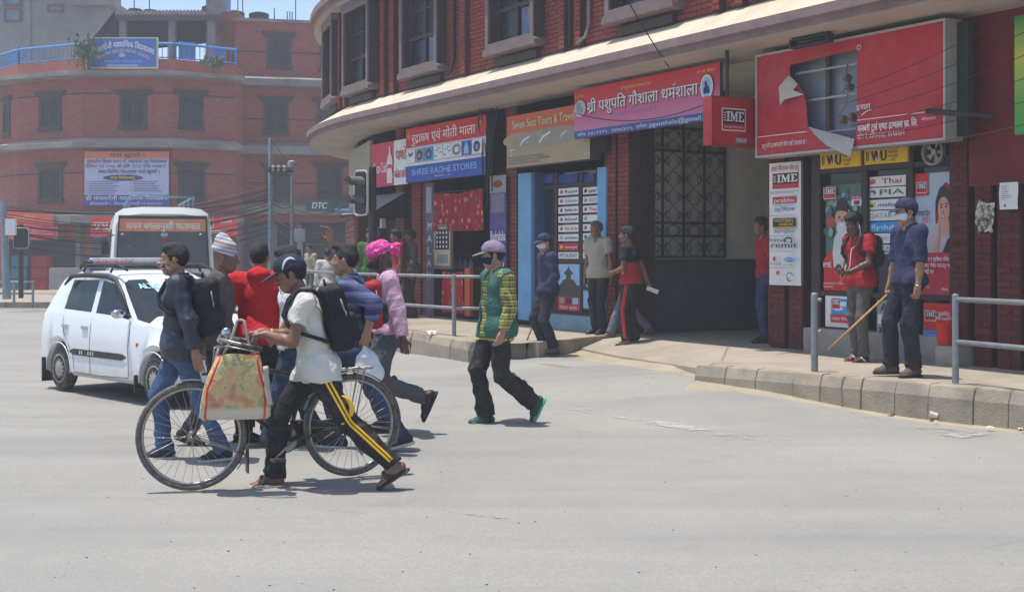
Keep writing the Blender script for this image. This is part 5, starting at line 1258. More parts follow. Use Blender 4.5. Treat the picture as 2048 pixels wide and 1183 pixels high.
for i, (w_, c_, f_, a, b, c, d, lb) in enumerate(L3):
    y = (354, 376, 400, 422, 444.5, 467, 490)[i]
    o = sticker(lb, 1735, 1812, y, y + (20 if i < 6 else 18), -.05, f_, [(w_, a, b, c, d, c_)] + ([('Air', .45, .65, .12, .45, BLUE)] if i == 6 else []), dy=-4 + i * .5, **({'mark': ((ORA, GRN, YEL, GREY, CYA, GREY, GRN)[i], .15, .08), 'mark2': (ORA, WHITE, GRN, WHITE, CYA, WHITE, CYA)[i]} if i in (0, 1, 2, 6) else {}), slant=.2 if i == 2 else 0)
fr, W, H = fboard(1703, 1724, 392, 391, 412, 411, -.045); sg = Sign('push_sticker', 'small red and white PUSH sticker on the shop door', 'sticker', fr, W, H, .003, WHITE, WHITE); sg.rect(0, .66, 1, 1, RED).text('PUSH', .05, .95, .72, .95, WHITE).rect(.25, .15, .8, .55, RED).rect(.5, .2, .75, .5, BLUE).done()
fr, W, H = fboard(1826, 1904, 350, 341, 590, 600, -.04)      # woman poster
sg = Sign('woman_poster', 'poster of a smiling woman with dark hair above red writing', 'poster', fr, W, H, .004, WHITE, ink('cool_white', (175, 185, 200))); hair_ = ink('print_hair', (40, 25, 28)); scarf = ink('scarf', (150, 25, 45)); blouse = ink('blouse', (190, 170, 175))
sg.poly([(.45, .35), (.60, .45), (.58, .70), (.68, .87), (.85, .92), (1, .88), (1, .35)], scarf).poly([(.30, .38), (.5, .55), (.70, .62), (.95, .55), (1, .40), (1, .36), (.30, .36)], blouse).ell(.80, .74, .215, .13, hair_).poly([(.65, .60), (.74, .50), (.88, .48), (.95, .56), (.9, .68), (.7, .68)], SKIN).ell(.80, .70, .15, .105, SKIN).poly([(.63, .76), (.72, .83), (.9, .83), (.98, .76), (.97, .84), (.8, .90), (.66, .85)], hair_)
sg.ell(.745, .72, .028, .007, hair_).ell(.865, .725, .028, .007, hair_).stroke([(.71, .74), (.775, .748)], .012, hair_).stroke([(.835, .75), (.9, .748)], .012, hair_).ell(.80, .645, .045, .012, ink('lip_red', (150, 60, 60))).ell(.80, .647, .034, .006, WHITE).ell(.80, .68, .02, .014, ink('print_skin_dark', (165, 105, 85))).poly([(.55, .36), (.62, .46), (.68, .58), (.72, .52), (.66, .36)], SKIN).poly([(.78, .36), (.9, .46), (1, .5), (1, .36)], BLACK)
sg.rect(0, 0, 1, .36, ink('poster_red', (180, 45, 65))).rect(.09, .82, .42, 1, RED).ime(.12, .84, .39, .93, BLACK, WHITE, RED).text('mero', .1, .45, .66, .72, BLACK, 0, .2).text('IME', .26, .42, .60, .65, RED, 0, .3).text('सरल र सुरक्षित तरिका', .35, .99, .295, .325, WHITE, .05).text('बाट पैसा पठाउनु भ', .35, .99, .245, .275, WHITE, .05).text('भई छ।', .35, .6, .195, .225, WHITE, .05).text('IME Ltd.', .33, .5, .08, .1, WHITE).text('गौशाला', .8, .96, .06, .08, WHITE).done()
fr, W, H = fboard(1651, 1703, 592, 592, 652, 656, -.0); sg = Sign('low_poster', 'white poster with red and blue print low on the shop window', 'poster', fr, W, H, .004, WHITE, WHITE); sg.rect(.22, .42, 1, .92, CYA).ell(.7, .75, .2, .08, WHITE).ell(.5, .6, .2, .06, WHITE).ime(.26, .58, .58, .95, DRED, WHITE, RED).rect(.22, .15, 1, .42, RED).text('सबल नेपाल', .28, .95, .23, .33, WHITE, .05).done()
fr, W, H = fboard(1754, 1800, 598, 602, 672, 678, .04); sg = Sign('number_plate_board', 'grey board with large dark letters and digits leaning below the stickers', 'board', fr, W, H, .02, GREY, GREY); sg.text('AJU', .15, .95, .70, .92, BLACK, .03).rect(.05, .35, .98, .62, WHITE).text('R4', .2, .8, .38, .60, BLACK, .04).text('गा/५', .1, .85, .08, .28, BLACK, .03).done()
fr, W, H = fboard(1847, 1903, 604, 608, 678, 684, -.0); sg = Sign('red_poster', 'red IME poster low on the window behind the bucket', 'poster', fr, W, H, .004, RED, RED); sg.ime(.05, .52, .46, .80, BLACK, WHITE, RED).rect(0, 0, .55, .27, CYA).text('s.com', .1, .5, .08, .2, WHITE).text('अन्तर्राष्ट्रिय', .55, .98, .68, .78, WHITE).text('मनि एक्सप्रेस', .55, .98, .55, .64, WHITE).done()
# round fan in the transom
p = FW(sz(1870, 304, .02)[0], .02, sz(1870, 304, .02)[1]); t = thing('exhaust_fan', 'round metal exhaust fan above the woman poster', 'fan', p); fr = Frame(p, -d0, A(0, 0, 1), n0)
mb = MB(); rows = [[fr.P(r * math.cos(a), r * math.sin(a), c) for a in np.linspace(0, 2 * math.pi, 25)[:-1]] for r, c in ((.16, 0), (.16, .05), (.13, .05), (.12, 0))]; mb.grid(rows, closed=True); part('ring', mb, M('fan_metal', (.25, .23, .2), .5, .2, 10, .2, 50, .4), t); mb = MB()
for k in range(5): a = k * 1.257; mb.add([fr.P(.02 * math.cos(a), .02 * math.sin(a), .0), fr.P(.115 * math.cos(a - .3), .115 * math.sin(a - .3), .02), fr.P(.12 * math.cos(a + .3), .12 * math.sin(a + .3), -.0)], [(0, 1, 2)])
mb.cyl(fr.P(0, 0, -.02), fr.P(0, 0, .03), .035, 12); part('blades', mb, M('fan_cream', (.4, .35, .28), .5), t)
# red bucket on the plinth
p = gnd(1890, 692, KZ + .15); p = FW(sz(1889, 660, .22)[0], .22, KZ + .0); zb_ = EYE + (HOR - 693) / F * p[1]; p = A(p[0], p[1], zb_); t = thing('red_bucket', 'red plastic bucket standing on the shop ledge', 'bucket', p); mb = MB(); mb.lathe(p, [(0, 0), (.07, 0), (.095, .26), (.105, .26), (.105, .285), (.09, .285), (.068, .02), (0, .02)], 20); part('pail', mb, ink('bucket_red', (205, 30, 30)), t, True, angle=.6)
mb = MB(); mb.tube([p + A(.1 * math.cos(a), .02, .27 - .10 * abs(math.sin(a)) * 0 + .0 + .09 * math.sin(a)) for a in np.linspace(0, math.pi, 9)], .004, 5); part('handle', mb, WHITE, t)
# ledge fix: the bucket's own shelf
pxbox(1870, 1908, 692, 735, -.3, .34, M('shop_plinth', (.2, .19, .17)), 'ledge', shp)
# papers on the right-hand wall
def paper(label, px, n, base, seed_, torn=False):
    fr, W, H = fboard(*px, n); mb = MB(); g_ = random.Random(seed_)
    rows = [[fr.P(W * a + (g_.uniform(-.02, .02) if torn else 0), H * b + (g_.uniform(-.03, .03) if torn and b in (0, 1) else 0), .004 + .012 * math.sin(a * 4 + b * 3) ** 2) for a in np.linspace(0, 1, 7)] for b in np.linspace(0, 1, 8)]; mb.grid(rows)
    t = thing('wall_paper_notice', label, 'notice', fr.P(W / 2, 0, 0)); part('sheet', mb, base, t, True); return fr, W, H, t
fr, W, H, t = paper('white paper notice stuck on the red wall near the right edge', (2000, 2037, 366, 363, 417, 420), .16, WHITE, 1)
s_ = Sign.__new__(Sign); s_.fr, s_.W, s_.H, s_.t = fr, W, H, t; s_.pr, s_.prm, s_.lt, s_.ltm, s_.z = MB(), [], MB(), [], .018
for i in range(8): s_.rect(.12, .85 - i * .07, .3 + .5 * random.random(), .865 - i * .07, GREY if i % 3 else RED)
s_.poly([(.28, .12), (.36, .22), (.40, .1)], BLACK).done()
TORN, nt_, bs_, L_ = new_mat('torn_poster'); L_.new(ramp(nt_, noise(nt_, coord(nt_), 11, 6, .7), [(.40, lin((40, 35, 35))), (.46, lin((120, 105, 80))), (.54, lin((185, 180, 165))), (.7, lin((200, 205, 200)))]), bs_.inputs[0])
paper('weathered torn poster on the dark brick pier left of the white notice', (1954, 1988, 404, 402, 463, 462), .075, TORN, 2, True)
GG, nt_, bs_, L_ = new_mat('green_banner'); sp_ = nt_.nodes.new('ShaderNodeSeparateXYZ'); L_.new(nt_.nodes.new('ShaderNodeTexCoord').outputs['Generated'], sp_.inputs[0]); L_.new(ramp(nt_, sp_.outputs[2], [(0, lin((50, 150, 70))), (.35, lin((110, 165, 60))), (.65, lin((190, 185, 60))), (1., lin((30, 130, 55)))]), bs_.inputs[0])
fr, W, H = fboard(2029, 2120, 36, 14, 269, 262, .35); t = thing('green_banner', 'green and yellow banner hanging at the top right edge', 'banner', fr.P(W / 2, 0, 0)); mb = MB(); mb.bx(fr, 0, W, 0, H, -.03, 0); part('sheet', mb, GG, t)
# pipes, drains and sign arm on the facade
def pipe(label, pts, r, mat, name='drain_pipe', cat='pipe', group=None):
    mb = MB(); mb.tube(pts, r, 8); return tag(part(name, mb, mat, None, True), label, cat, group)
PIPE = M('black_pipe', (.02, .02, .022), .5, .2, 10)
for i, (x, dx) in enumerate(((766, 0), (908, 3), (1140, 0), (1178, -6))):
    s = sz(x, 100, NU + .06)[0]; lab = ('thin black drain pipe down the wall by the far bend', 'black pipe ending in a hooked elbow on the canopy', 'short black pipe beside a lit pilaster', 'grey pipe bending out over the canopy edge')[i]
    pts = [FW(s, NU + .06, ZU - .02), FW(s, NU + .06, 5.15)] + ([FW(s + .04, NU + .10, 4.95), FW(s + .14, NU + .2, 4.85)] if i in (1, 3) else [FW(s, NU + .06, 4.86)])
    pipe(lab, pts, .028, PIPE if i < 3 else M('grey_pipe', (.2, .19, .18), .6))
s0_, z0_ = sz(1855, 222, .6); s1_, z1_ = sz(1975, 232, .6); pipe('dark steel arm jutting across the corner of the torn red sign', [FW(s0_, .62, z0_), FW(s1_, .5, z1_)], .03, IRON, 'steel_bar', 'bar')
fr, W, H = fboard(1908, 1936, 46, 42, 275, 268, .35); mb = MB(); mb.bx(fr, 0, W, 0, H, -.1, 0); tag(part('dark_side_panel', mb, M('dark_green_panel', (.03, .034, .032), .7)), 'narrow dark vertical panel right of the torn red sign', 'panel')
# ------------------------------------------------------------------ railings, posts
RAIL = M('rail_paint', (.25, .265, .285), .5, .2, 10, .3, 60, .35, dust=.25); RUST = M('rusty_rail', (.30, .27, .25), .6, .3, 14, .4, 60, .3)
def railing(label, pts, top, zz, nposts=None, base=KZ, r=.026, group=None, mat=RAIL):
    t = thing('railing', label, 'railing', (pts[0][0], pts[0][1], base), 0, group)
    for p in pts: mb = MB(); mb.cyl((p[0], p[1], base), (p[0], p[1], base + top), r * 1.25, 12); mb.lathe((p[0], p[1], base + top), [(r * 1.25, 0), (r, .012), (0, .018)], 12); part('post', mb, mat, t, True, angle=.8)
    for z in zz: mb = MB(); mb.tube([(p[0], p[1], base + z) for p in pts], r, 10); part('rail', mb, mat, t, True)
    return t
a = gnd(1911, 765, KZ)[:2]; zt = EYE + (HOR - 590) / F * a[1] - KZ; b = gnd(2120, 793, KZ)[:2]; c = gnd(2330, 815, KZ)[:2]
railing('grey steel railing at the right edge of the near pavement', [a, b, c], zt, [zt - .04, EYE + (HOR - 683) / F * 12.6 - KZ])
a = gnd(1629, 741, KZ); zt = EYE + (HOR - 588) / F * a[1] - KZ; t = thing('bollard_post', 'lone grey steel post without rails on the near kerb', 'post', a); mb = MB(); mb.cyl(a, a + A(0, 0, zt), .038, 14); mb.lathe(a + A(0, 0, zt), [(.038, 0), (.03, .014), (0, .02)], 14); part('tube', mb, RAIL, t, True, angle=.8)
for z in (zt - .06, zt * .52): mb = MB(); mb.cyl(a + A(.03, -.02, z), a + A(.065, -.045, z), .022, 10); part('stub', mb, RUST, t)
pl = [gnd(1000, 672, KZ)[:2], gnd(908, 671, KZ)[:2], (-2.9, 23.0), (-4.6, 27.2), (-5.7, 31.5), (-6.2, 36)]
railing('long grey railing along the pavement of the bead shops', pl, .92, [.90, .42])
# ------------------------------------------------------------------ school building across the junction
FBK = None
def far_brick():
    m, nt, bs, L = new_mat('far_brickwork'); co = coord(nt)
    b = nt.nodes.new('ShaderNodeTexBrick'); b.inputs['Scale'].default_value = 1.0; b.inputs['Brick Width'].default_value = .24; b.inputs['Row Height'].default_value = .075; b.inputs['Mortar Size'].default_value = .008
    mp = nt.nodes.new('ShaderNodeMapping'); mp.inputs['Rotation'].default_value = (R(90), 0, 0); L.new(co, mp.inputs[0]); L.new(mp.outputs[0], b.inputs['Vector'])
    b.inputs['Color1'].default_value = (.34, .072, .048, 1); b.inputs['Color2'].default_value = (.44, .11, .072, 1); b.inputs['Mortar'].default_value = (.18, .09, .07, 1)
    c = mix(nt, ramp(nt, noise(nt, co, .5, 6, .65), [(.4, .0), (.75, .5)]), b.outputs['Color'], (.17, .075, .06)); c = mix(nt, ramp(nt, noise(nt, co, 1.8, 5, .7), [(.5, 0.), (.8, .35)]), c, (.40, .20, .15))
    L.new(c, bs.inputs[0]); bs.inputs['Roughness'].default_value = .95; bump(nt, bs, b.outputs['Fac'], -.3, .01); return m
FBR = far_brick(); FCON = M('weathered_ledge', (.25, .22, .2), .95, .3, 1.2, .4, 20); FCT = M('ledge_top', (.42, .34, .28), .95, .2, 1.5, .3, 20); TIN = M('old_tin', (.07, .06, .055), .7, .3, 2.5, .3, 30)
BLR = M('blue_rail_paint', (.07, .22, .55), .6, .15, 3, .2, 40); SHUT = M('shutter_grey', (.09, .10, .12), .6, .25, 3, .2, 40, .3)
PL = [(-75, 59.5), (35, 54.6), (165, 53.), (345, 53.), (470, 54.6)]; PLp = [at(x, HOR, Y)[:2] for x, Y in PL]
PRp = [at(470, HOR, 56.4)[:2], at(720, HOR, 57.6)[:2]]
def zz(y, Y=53.): return EYE + (HOR - y) / F * Y
def seg_at(x, pts):
    r = np.array([(x - CX) / F, 1.0])
    for a, b in zip(pts[:-1], pts[1:]):
        a, b = np.array(a), np.array(b); d = b - a; den = r[0] * d[1] - r[1] * d[0]
        t = (r[1] * a[0] - r[0] * a[1]) / den
        if -1e-6 <= t <= 1 + 1e-6: return a + d * t, d / np.linalg.norm(d)
    return (a + d * t), d / np.linalg.norm(d)
def lfr(x0, x1, y0, y1, pts, off=0.0):          # frame of a rectangle on that front; off towards the street
    p, d = seg_at((x0 + x1) / 2, pts); Y = p[1]; w = np.array([d[1], -d[0]])
    if w[1] > 0: w = -w
    xa, xb = seg_line(x0, p, d), seg_line(x1, p, d); o = xa + w * off
    return Frame((o[0], o[1], zz(y1, Y)), (d[0], d[1], 0), A(0, 0, 1), (w[0], w[1], 0)), np.linalg.norm(xb - xa), zz(y0, Y) - zz(y1, Y)
def seg_line(x, p, d):
    r = np.array([(x - CX) / F, 1.0]); den = r[0] * d[1] - r[1] * d[0]; t = (r[1] * p[0] - r[0] * p[1]) / den; return p + d * t
def pwall(mb, pts, z0, z1, back=74., m=0):
    P_ = [tuple(p) for p in pts] + [(pts[-1][0], back), (pts[0][0], back)]; n = len(P_)
    mb.add([(*p, z0) for p in P_] + [(*p, z1) for p in P_], [tuple(range(n))[::-1], tuple(range(n, 2 * n))] + [(i, (i + 1) % n, n + (i + 1) % n, n + i) for i in range(n)], m)
def pledge(mb, pts, z0, z1, proj, top=.25, m0=0, m1=1):
    out_ = []
    for i, p in enumerate(pts):
        a = pts[max(0, i - 1)]; b = pts[min(len(pts) - 1, i + 1)]; d = np.array(b) - np.array(a); d /= np.linalg.norm(d); w = np.array([d[1], -d[0]]); w = -w if w[1] > 0 else w
        out_.append(np.array(p) + w * proj)
    rows = [[(*p, z0) for p in pts], [(*p, z0) for p in out_], [(*p, z1) for p in out_], [(*p, z1 + top) for p in pts]]
    n = len(pts)
    for k in range(3): mb.add(rows[k] + rows[k + 1], [(i, i + 1, n + i + 1, n + i) for i in range(n - 1)], m1 if k == 2 else m0)
    for e in (0, n - 1): mb.add([r[e] for r in rows], [(0, 1, 2, 3)], m0)
sch = thing('school_building', 'red brick school building with a faceted front and dark louvred windows across the junction', 'building', (-16, 55, 0))
mb = MB(); pwall(mb, PLp, 0, zz(118)); part('wall', mb, FBR, sch)
Y2 = 57; mb = MB(); pwall(mb, PRp, 0, zz(47, Y2) - .0, 74.1); part('wall', mb, FBR, sch)
mb = MB(); pwall(mb, [np.array(PRp[0]) + (-.05, -.12), np.array(PRp[1]) + (.05, -.12)], zz(47, Y2), zz(41, Y2), 74.2); part('roof', mb, FCON, sch)
mb = MB(); pledge(mb, PLp, zz(156), zz(147), 1.0, .12); part('canopy', mb, [FCON, FCT], sch)
mb = MB(); pledge(mb, PLp, zz(297), zz(287), .8, .22); part('canopy', mb, [FCON, FCT], sch)
mb = MB(); pledge(mb, PLp, zz(447), zz(432), .9, .1); part('canopy', mb, [FCON, FCON], sch)
for y0, y1, pr in ((176, 163, .7), (311, 295, .7), (430, 414, .8)): mb = MB(); pledge(mb, PRp, zz(y0, Y2), zz(y1, Y2), pr, .2); part('ledge', mb, [FCON, FCON], sch)
for pts, ys in ((PLp, (222, 363)), (PRp, (237, 102, 365))):
    for y in ys: mb = MB(); pledge(mb, pts, zz(y + 1, pts[0][1]), zz(y - 1, pts[0][1]), .03, .0); part('string_course', mb, [WOODD, WOODD], sch)
lab = {}
def lwin(x0, x1, y0, y1, pts, kind='louvre'):
    fr, W, H = lfr(x0, x1, y0, y1, pts, .0); mb = MB(); fw = .13
    mb.ring(fr, 0, W, 0, H, fw, -.05, .07); w = part('window', mb, WOODD, sch); mb = MB(); mb.bx(fr, -.05, W + .05, -.09, fw * .6, -.05, .10); part('sill', mb, WOODD, w)
    mb = MB(); mb.prism(fr, [(-.12, H), (W + .12, H), (W + .26, H + .20), (-.26, H + .20)], -.04, .12); part('lintel', mb, WOODD, w)
    mb = MB(); mb.bx(fr, fw, W - fw, fw * .6, H - fw, -.04, .004); part('pane', mb, PANE if kind == 'glass' else M('louvre_back', (.022, .024, .026), .8), w)
    mb = MB()
    if kind == 'glass':
        for a in (W / 2 - .04,): mb.bx(fr, a, a + .08, fw * .6, H - fw, .006, .05)
        for b in (H * .36, H * .64): mb.bx(fr, fw, W / 2 - .04, b, b + .05, .006, .045); mb.bx(fr, W / 2 + .04, W - fw, b, b + .05, .006, .045)
        part('glazing_bar', mb, WOODD, w)
    else:
        n = 15
        for i in range(n):
            z = fw * .6 + (H - fw * 1.6) * (i + .5) / n; mb.add([fr.P(fw, z - .03, .05), fr.P(W - fw, z - .03, .05), fr.P(W - fw, z + .025, .01), fr.P(fw, z + .025, .01), fr.P(fw, z - .04, .045), fr.P(W - fw, z - .04, .045)], [(0, 1, 2, 3), (4, 5, 1, 0)])
        tag(part('louvre', mb, M('louvre_wood', (.05, .054, .054), .8, .2, 8), w), kind='stuff')
        mb = MB(); mb.bx(fr, W / 2 - .03, W / 2 + .03, fw * .6, H - fw, .05, .058); part('mullion', mb, WOODD, w)
for q in ((8, 21, 203, 270), (80, 123, 192, 258), (240, 293, 190, 256), (358, 406, 190, 256), (78, 126, 335, 402), (357, 409, 334, 400)): lwin(*q, PLp)
for q in ((527, 577, 203, 266), (634, 690, 205, 268), (530, 582, 336, 398), (634, 684, 334, 396)): lwin(*q, PRp)
lwin(535, 582, 74, 135, PRp, 'glass'); lwin(640, 690, 78, 140, PRp, 'glass')
# ground floor shops: piers, rolling shutters, dark openings
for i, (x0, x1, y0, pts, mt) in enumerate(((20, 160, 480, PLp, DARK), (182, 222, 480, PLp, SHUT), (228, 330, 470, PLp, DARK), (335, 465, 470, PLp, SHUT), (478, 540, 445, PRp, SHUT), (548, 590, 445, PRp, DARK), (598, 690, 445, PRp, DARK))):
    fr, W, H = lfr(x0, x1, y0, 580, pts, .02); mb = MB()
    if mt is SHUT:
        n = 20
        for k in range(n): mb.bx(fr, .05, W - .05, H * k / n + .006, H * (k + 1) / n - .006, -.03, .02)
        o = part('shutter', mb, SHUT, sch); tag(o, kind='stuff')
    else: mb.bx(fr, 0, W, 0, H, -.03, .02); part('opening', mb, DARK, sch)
for x in (160, 225, 331, 468, 545, 594):
    pts = PLp if x < 470 else PRp; fr, W, H = lfr(x, x + 9, 448, 590, pts, .25); mb = MB(); mb.bx(fr, 0, W, -.3, H, -.3, 0); part('pier', mb, M('shop_pier', (.20, .15, .13), .9, .3, 2, .3, 30), sch)
# roof terrace: blue railing, tin shed, tanks, rods
par = [np.array(p) for p in PLp]
t = thing('terrace_railing', 'bright blue metal railing round the school roof terrace', 'railing', (-16, 53, zz(118))); zb, zt = zz(120), zz(86)
for a, b in zip(par[:-1], par[1:]):
    d = b - a; L_ = np.linalg.norm(d); n = max(2, int(L_ / .22)); mb = MB(); q0 = A(*a, zt) + A(0, .15, 0); q1 = A(*b, zt) + A(0, .15, 0); mb.tube([q0, q1], .06, 6); part('top_rail', mb, BLR, t)
    mb = MB()
    for k in range(n + 1): p = a + d * k / n + (0, .15); mb.cyl((*p, zb), (*p, zt), .016, 4)
    mb.tube([q0 - A(0, 0, zt - zb - .12), q1 - A(0, 0, zt - zb - .12)], .025, 5); tag(part('baluster', mb, BLR, t), kind='stuff')
    for k in (0, 1): p = (a, b)[k] + (0, .15); mb = MB(); mb.cyl((*p, zb), (*p, zt + .1), .05, 6); part('post', mb, BLR, t)
for x0, x1, y0 in ((363, 397, 82), (432, 457, 94), (0, 35, 104)):
    fr, W, H = lfr(x0, x1, y0, 118, PLp, -.3); mb = MB(); mb.bx(fr, 0, W, 0, H, -.03, 0); part('sheet_panel', mb, BLR, t)
t = thing('tin_shed', 'dark tin roofed shed on the school terrace under black water tanks', 'shed', at(320, 118, 58)); Y0, Y1 = 55.5, 62.
mb = MB(); rows = [[at(x + dx, y, Y) + A(0, 0, .05 * math.sin(x * .9)) for x in np.linspace(228, 446, 120)] for y, Y, dx in ((30, Y0, -3), (24, 58.5, 0), (21, Y1, 4))]; mb.grid(rows)
rows2 = [[p - A(0, 0, .08) for p in r] for r in rows]; mb.grid(rows2[::-1]); part('roof', mb, TIN, t)
mb = MB(); mb.add([at(180, 84, 55.5), at(228, 28, 55.6), at(446, 28, 61), at(446, 84, 61), at(230, 28, 61), at(180, 110, 61)], [(2, 3, 5, 4)]); mb.add([at(178, 86, 55.4), at(228, 24, 55.4), at(236, 24, 60), at(200, 84, 60)], [(0, 1, 2, 3)]); part('back_wall', mb, M('shed_dark', (.03, .027, .025), .9), t)
mb = MB(); mb.bx(Frame(at(442, 130, 56.9), (1, 0, 0), A(0, 0, 1), (0, 1, 0)), 0, .75, 0, (130 - 24) * 57 / F, 0, 8); part('side_wall', mb, FBR, t)
mb = MB(); mb.add([at(236, 42, 55.3), at(444, 42, 55.3), at(444, 31, 55.3), at(230, 31, 55.3)], [(0, 1, 2, 3)]); part('fascia', mb, TIN, t)
for x in (247, 345, 423): mb = MB(); p = at(x, 118, 55.6); mb.box((p[0], p[1], (zz(118, 55.6) + zz(40, 55.6)) / 2), (.14, .14, (zz(40, 55.6) - zz(118, 55.6)) / 2)); part('post', mb, FCON, t)
mb = MB(); mb.box(at(433, 60, 57.5), (.35, .5, 1.3)); part('pillar', mb, FCON, t)
TANK = M('black_tank', (.028, .029, .032), .5, .2, 6, .2, 30)
def tank(x, yb, w, h, Y, label):
    p = at(x, yb, Y); s = Y / F; r = w * s / 2; H = h * s; t = thing('water_tank', label, 'water tank', p, 0, 'black water tanks on the school roof'); mb = MB()
    prof = [(0, 0), (r * .96, 0)]
    for k in range(4): z = H * .82 * k / 4; prof += [(r, z + H * .02), (r, z + H * .13), (r * .95, z + H * .15), (r * .95, z + H * .19)]
    mb.lathe(p, prof + [(r * .98, H * .82), (r * .7, H * .93), (r * .3, H * .96), (0, H * .96)], 20); part('barrel', mb, TANK, t, True, angle=.7); mb = MB(); mb.lathe(p, [(r * .32, H * .95), (r * .32, H * 1.03), (0, H * 1.04)], 12); part('lid', mb, TANK, t)
tank(469, 43, 40, 21, 60, 'black ribbed water tank at the left of the two on the brick parapet'); tank(518, 44, 40, 19, 60, 'black ribbed water tank at the right of the two on the brick parapet'); tank(425, 24, 42, 11, 60, 'low black water tank above the shed corner')
tank(270, 24, 26, 6.5, 61, 'small black water tank seen over the left of the shed roof'); tank(300, 25, 24, 5.5, 61, 'small black water tank right of its twin over the shed roof')
def rod(x, y0, y1, Y, r, label, mat, name='steel_rod', cat='rod', group='steel rods on the school roof'):
    mb = MB(); mb.tube([at(x, y0, Y), at(x + random.uniform(-1, 1), y1, Y)], r, 6); tag(part(name, mb, mat), label, cat, group)
for x, y1 in ((549, 17), (575, 23), (580, 23), (585, 24), (591, -6), (640, 32), (616, 41), (476, -20), (486, -12), (268, -12), (299, -14)):
    rod(x, 48, y1, 59.5, .025, 'thin rusty steel rod standing up from the school roof', M('rusty_rod', (.10, .055, .045), .9))
mb = MB(); mb.cyl(at(452, 30, 59), at(452, -30, 59), .22, 12); tag(part('blue_mast', mb, ink('mast_blue', (125, 165, 215))), 'thick pale blue pipe mast on the school roof', 'mast')
# grey concrete house behind
ghs = thing('concrete_house', 'bare grey concrete house rising behind the school at top left', 'building', at(90, 507, 76)); GC = M('bare_concrete', (.21, .205, .20), .95, .3, .5, .4, 12)
Yg = 75.; mb = MB(); x0, x1, x2 = at(-160, 0, Yg)[0], at(152, 0, Yg)[0], at(214, 0, Yg)[0]
mb.bx(Frame((x0, Yg, 0), (1, 0, 0), A(0, 0, 1), (0, 1, 0)), 0, x2 - x0, 0, zz(12, Yg), 0, 9); part('wall', mb, GC, ghs)
mb = MB(); mb.bx(Frame((x0, Yg - .3, zz(12, Yg)), (1, 0, 0), A(0, 0, 1), (0, 1, 0)), 0, x1 - x0, 0, 3, .3, 9); part('upper_wall', mb, GC, ghs)
mb = MB(); mb.bx(Frame((x1, Yg - .6, zz(13, Yg)), (1, 0, 0), A(0, 0, 1), (0, 1, 0)), .02, x2 - x1 + .4, 0, .3, 0, 9.5); part('roof_slab', mb, FCON, ghs)
mb = MB(); xp = at(50, 0, Yg)[0]; mb.bx(Frame((xp, Yg - .12, 0), (1, 0, 0), A(0, 0, 1), (0, 1, 0)), 0, .35, 0, zz(-40, Yg), 0, .12); part('column', mb, GC, ghs)
for (a, b, c, d) in ((10, 44, 17, 45), (8, 44, -20, 12), (96, 128, 10, 25)):
    fr = Frame((at(a, 0, Yg)[0], Yg - .1, zz(d, Yg)), (1, 0, 0), A(0, 0, 1), (0, -1, 0)); W, H = (b - a) * Yg / F, (d - c) * Yg / F; mb = MB()
    mb.ring(fr, 0, W, 0, H, .1, -.1, .08)
    w = part('window', mb, M('red_window_frame', (.13, .05, .045), .8), ghs); mb = MB(); mb.bx(fr, .1, W - .1, .1, H - .1, -.1, .0); part('pane', mb, glass('blue_pane', (.10, .16, .20), .1), w)
# ---- boards of the school and the shops below
def lboard(name, label, px, pts, off, face, edge=ALU, cat='signboard', **k):
    fr, W, H = lfr(*px, pts, off); return Sign(name, label, cat, fr, W, H, .1, edge, face, **k)
sg = lboard('school_sign', 'blue school sign with arched white lettering on the roof railing', (180, 318, 80, 137), PLp, .35, ink('sign_blue', (50, 105, 190)), CREAM, rim=CREAM, rimw=.05)
sg.text('मंगलादेवी माध्यमिक विद्यालय', .06, .96, .42, .62, WHITE, .06, 0, .28).text('MANGALA DEVI SECONDARY SCHOOL', .14, .90, .24, .36, CREAM, .05, 0, .28).text('बत्तिसपुतली-९, गौशाला, काठमाडौं', .24, .78, .16, .24, LBL).ell(.5, .42, .05, .08, LBL, 6).stroke([(.28, .06), (.72, .06)], .06, LBL).done()
sg = lboard('school_notice', 'large white notice board with orange top and blue foot on the school wall', (174, 341, 304, 412), PLp, .3, ink('notice_white', (190, 190, 225)))
sg.rect(0, .865, 1, 1, ink('notice_orange', (215, 125, 90))).rect(0, 0, 1, .20, ink('notice_blue', (60, 75, 185))).text('भर्ना खुल्यो !', .30, .72, .895, .965, BLACK, .04).text('गुणस्तरीय शिक्षा प्रदान गर्दै आईरहेको यस विद्यालयमा', .02, .98, .79, .85, NAVY, .05)
sg.text('शैक्षिक सत्र २०७४', .01, .36, .70, .76, RED, .05).text('को लागि', .39, .54, .70, .76, NAVY, .05).text('ECD देखि कक्षा ९', .57, .97, .70, .76, ink('teal', (30, 130, 110)), .06).text('सम्म सिमित सिटहरुमा भर्ना खुल्यो ।', .16, .9, .60, .66, NAVY, .05).ell(.46, .515, .24, .055, NAVY).text('हाम्रा विशेषताहरु', .31, .60, .495, .54, YEL, .06)
for i in range(6):
    for j in range(2 if i < 5 else 1): sg.rect(.02 + j * .53, .44 - i * .043, .03 + j * .53, .452 - i * .043, BLACK).rect(.05 + j * .53, .44 - i * .043, .30 + j * .53 + .12 * random.random(), .452 - i * .043, ink('soft_navy', (95, 100, 150)))
sg.text('श्री मंगलादेवी माध्यमिक विद्यालय', .01, .99, .105, .175, WHITE, .06).text('बत्तिसपुतली-९, गौशाला, काठमाडौं ०१-४४७४१४५', .06, .93, .015, .065, WHITE, .04).done()
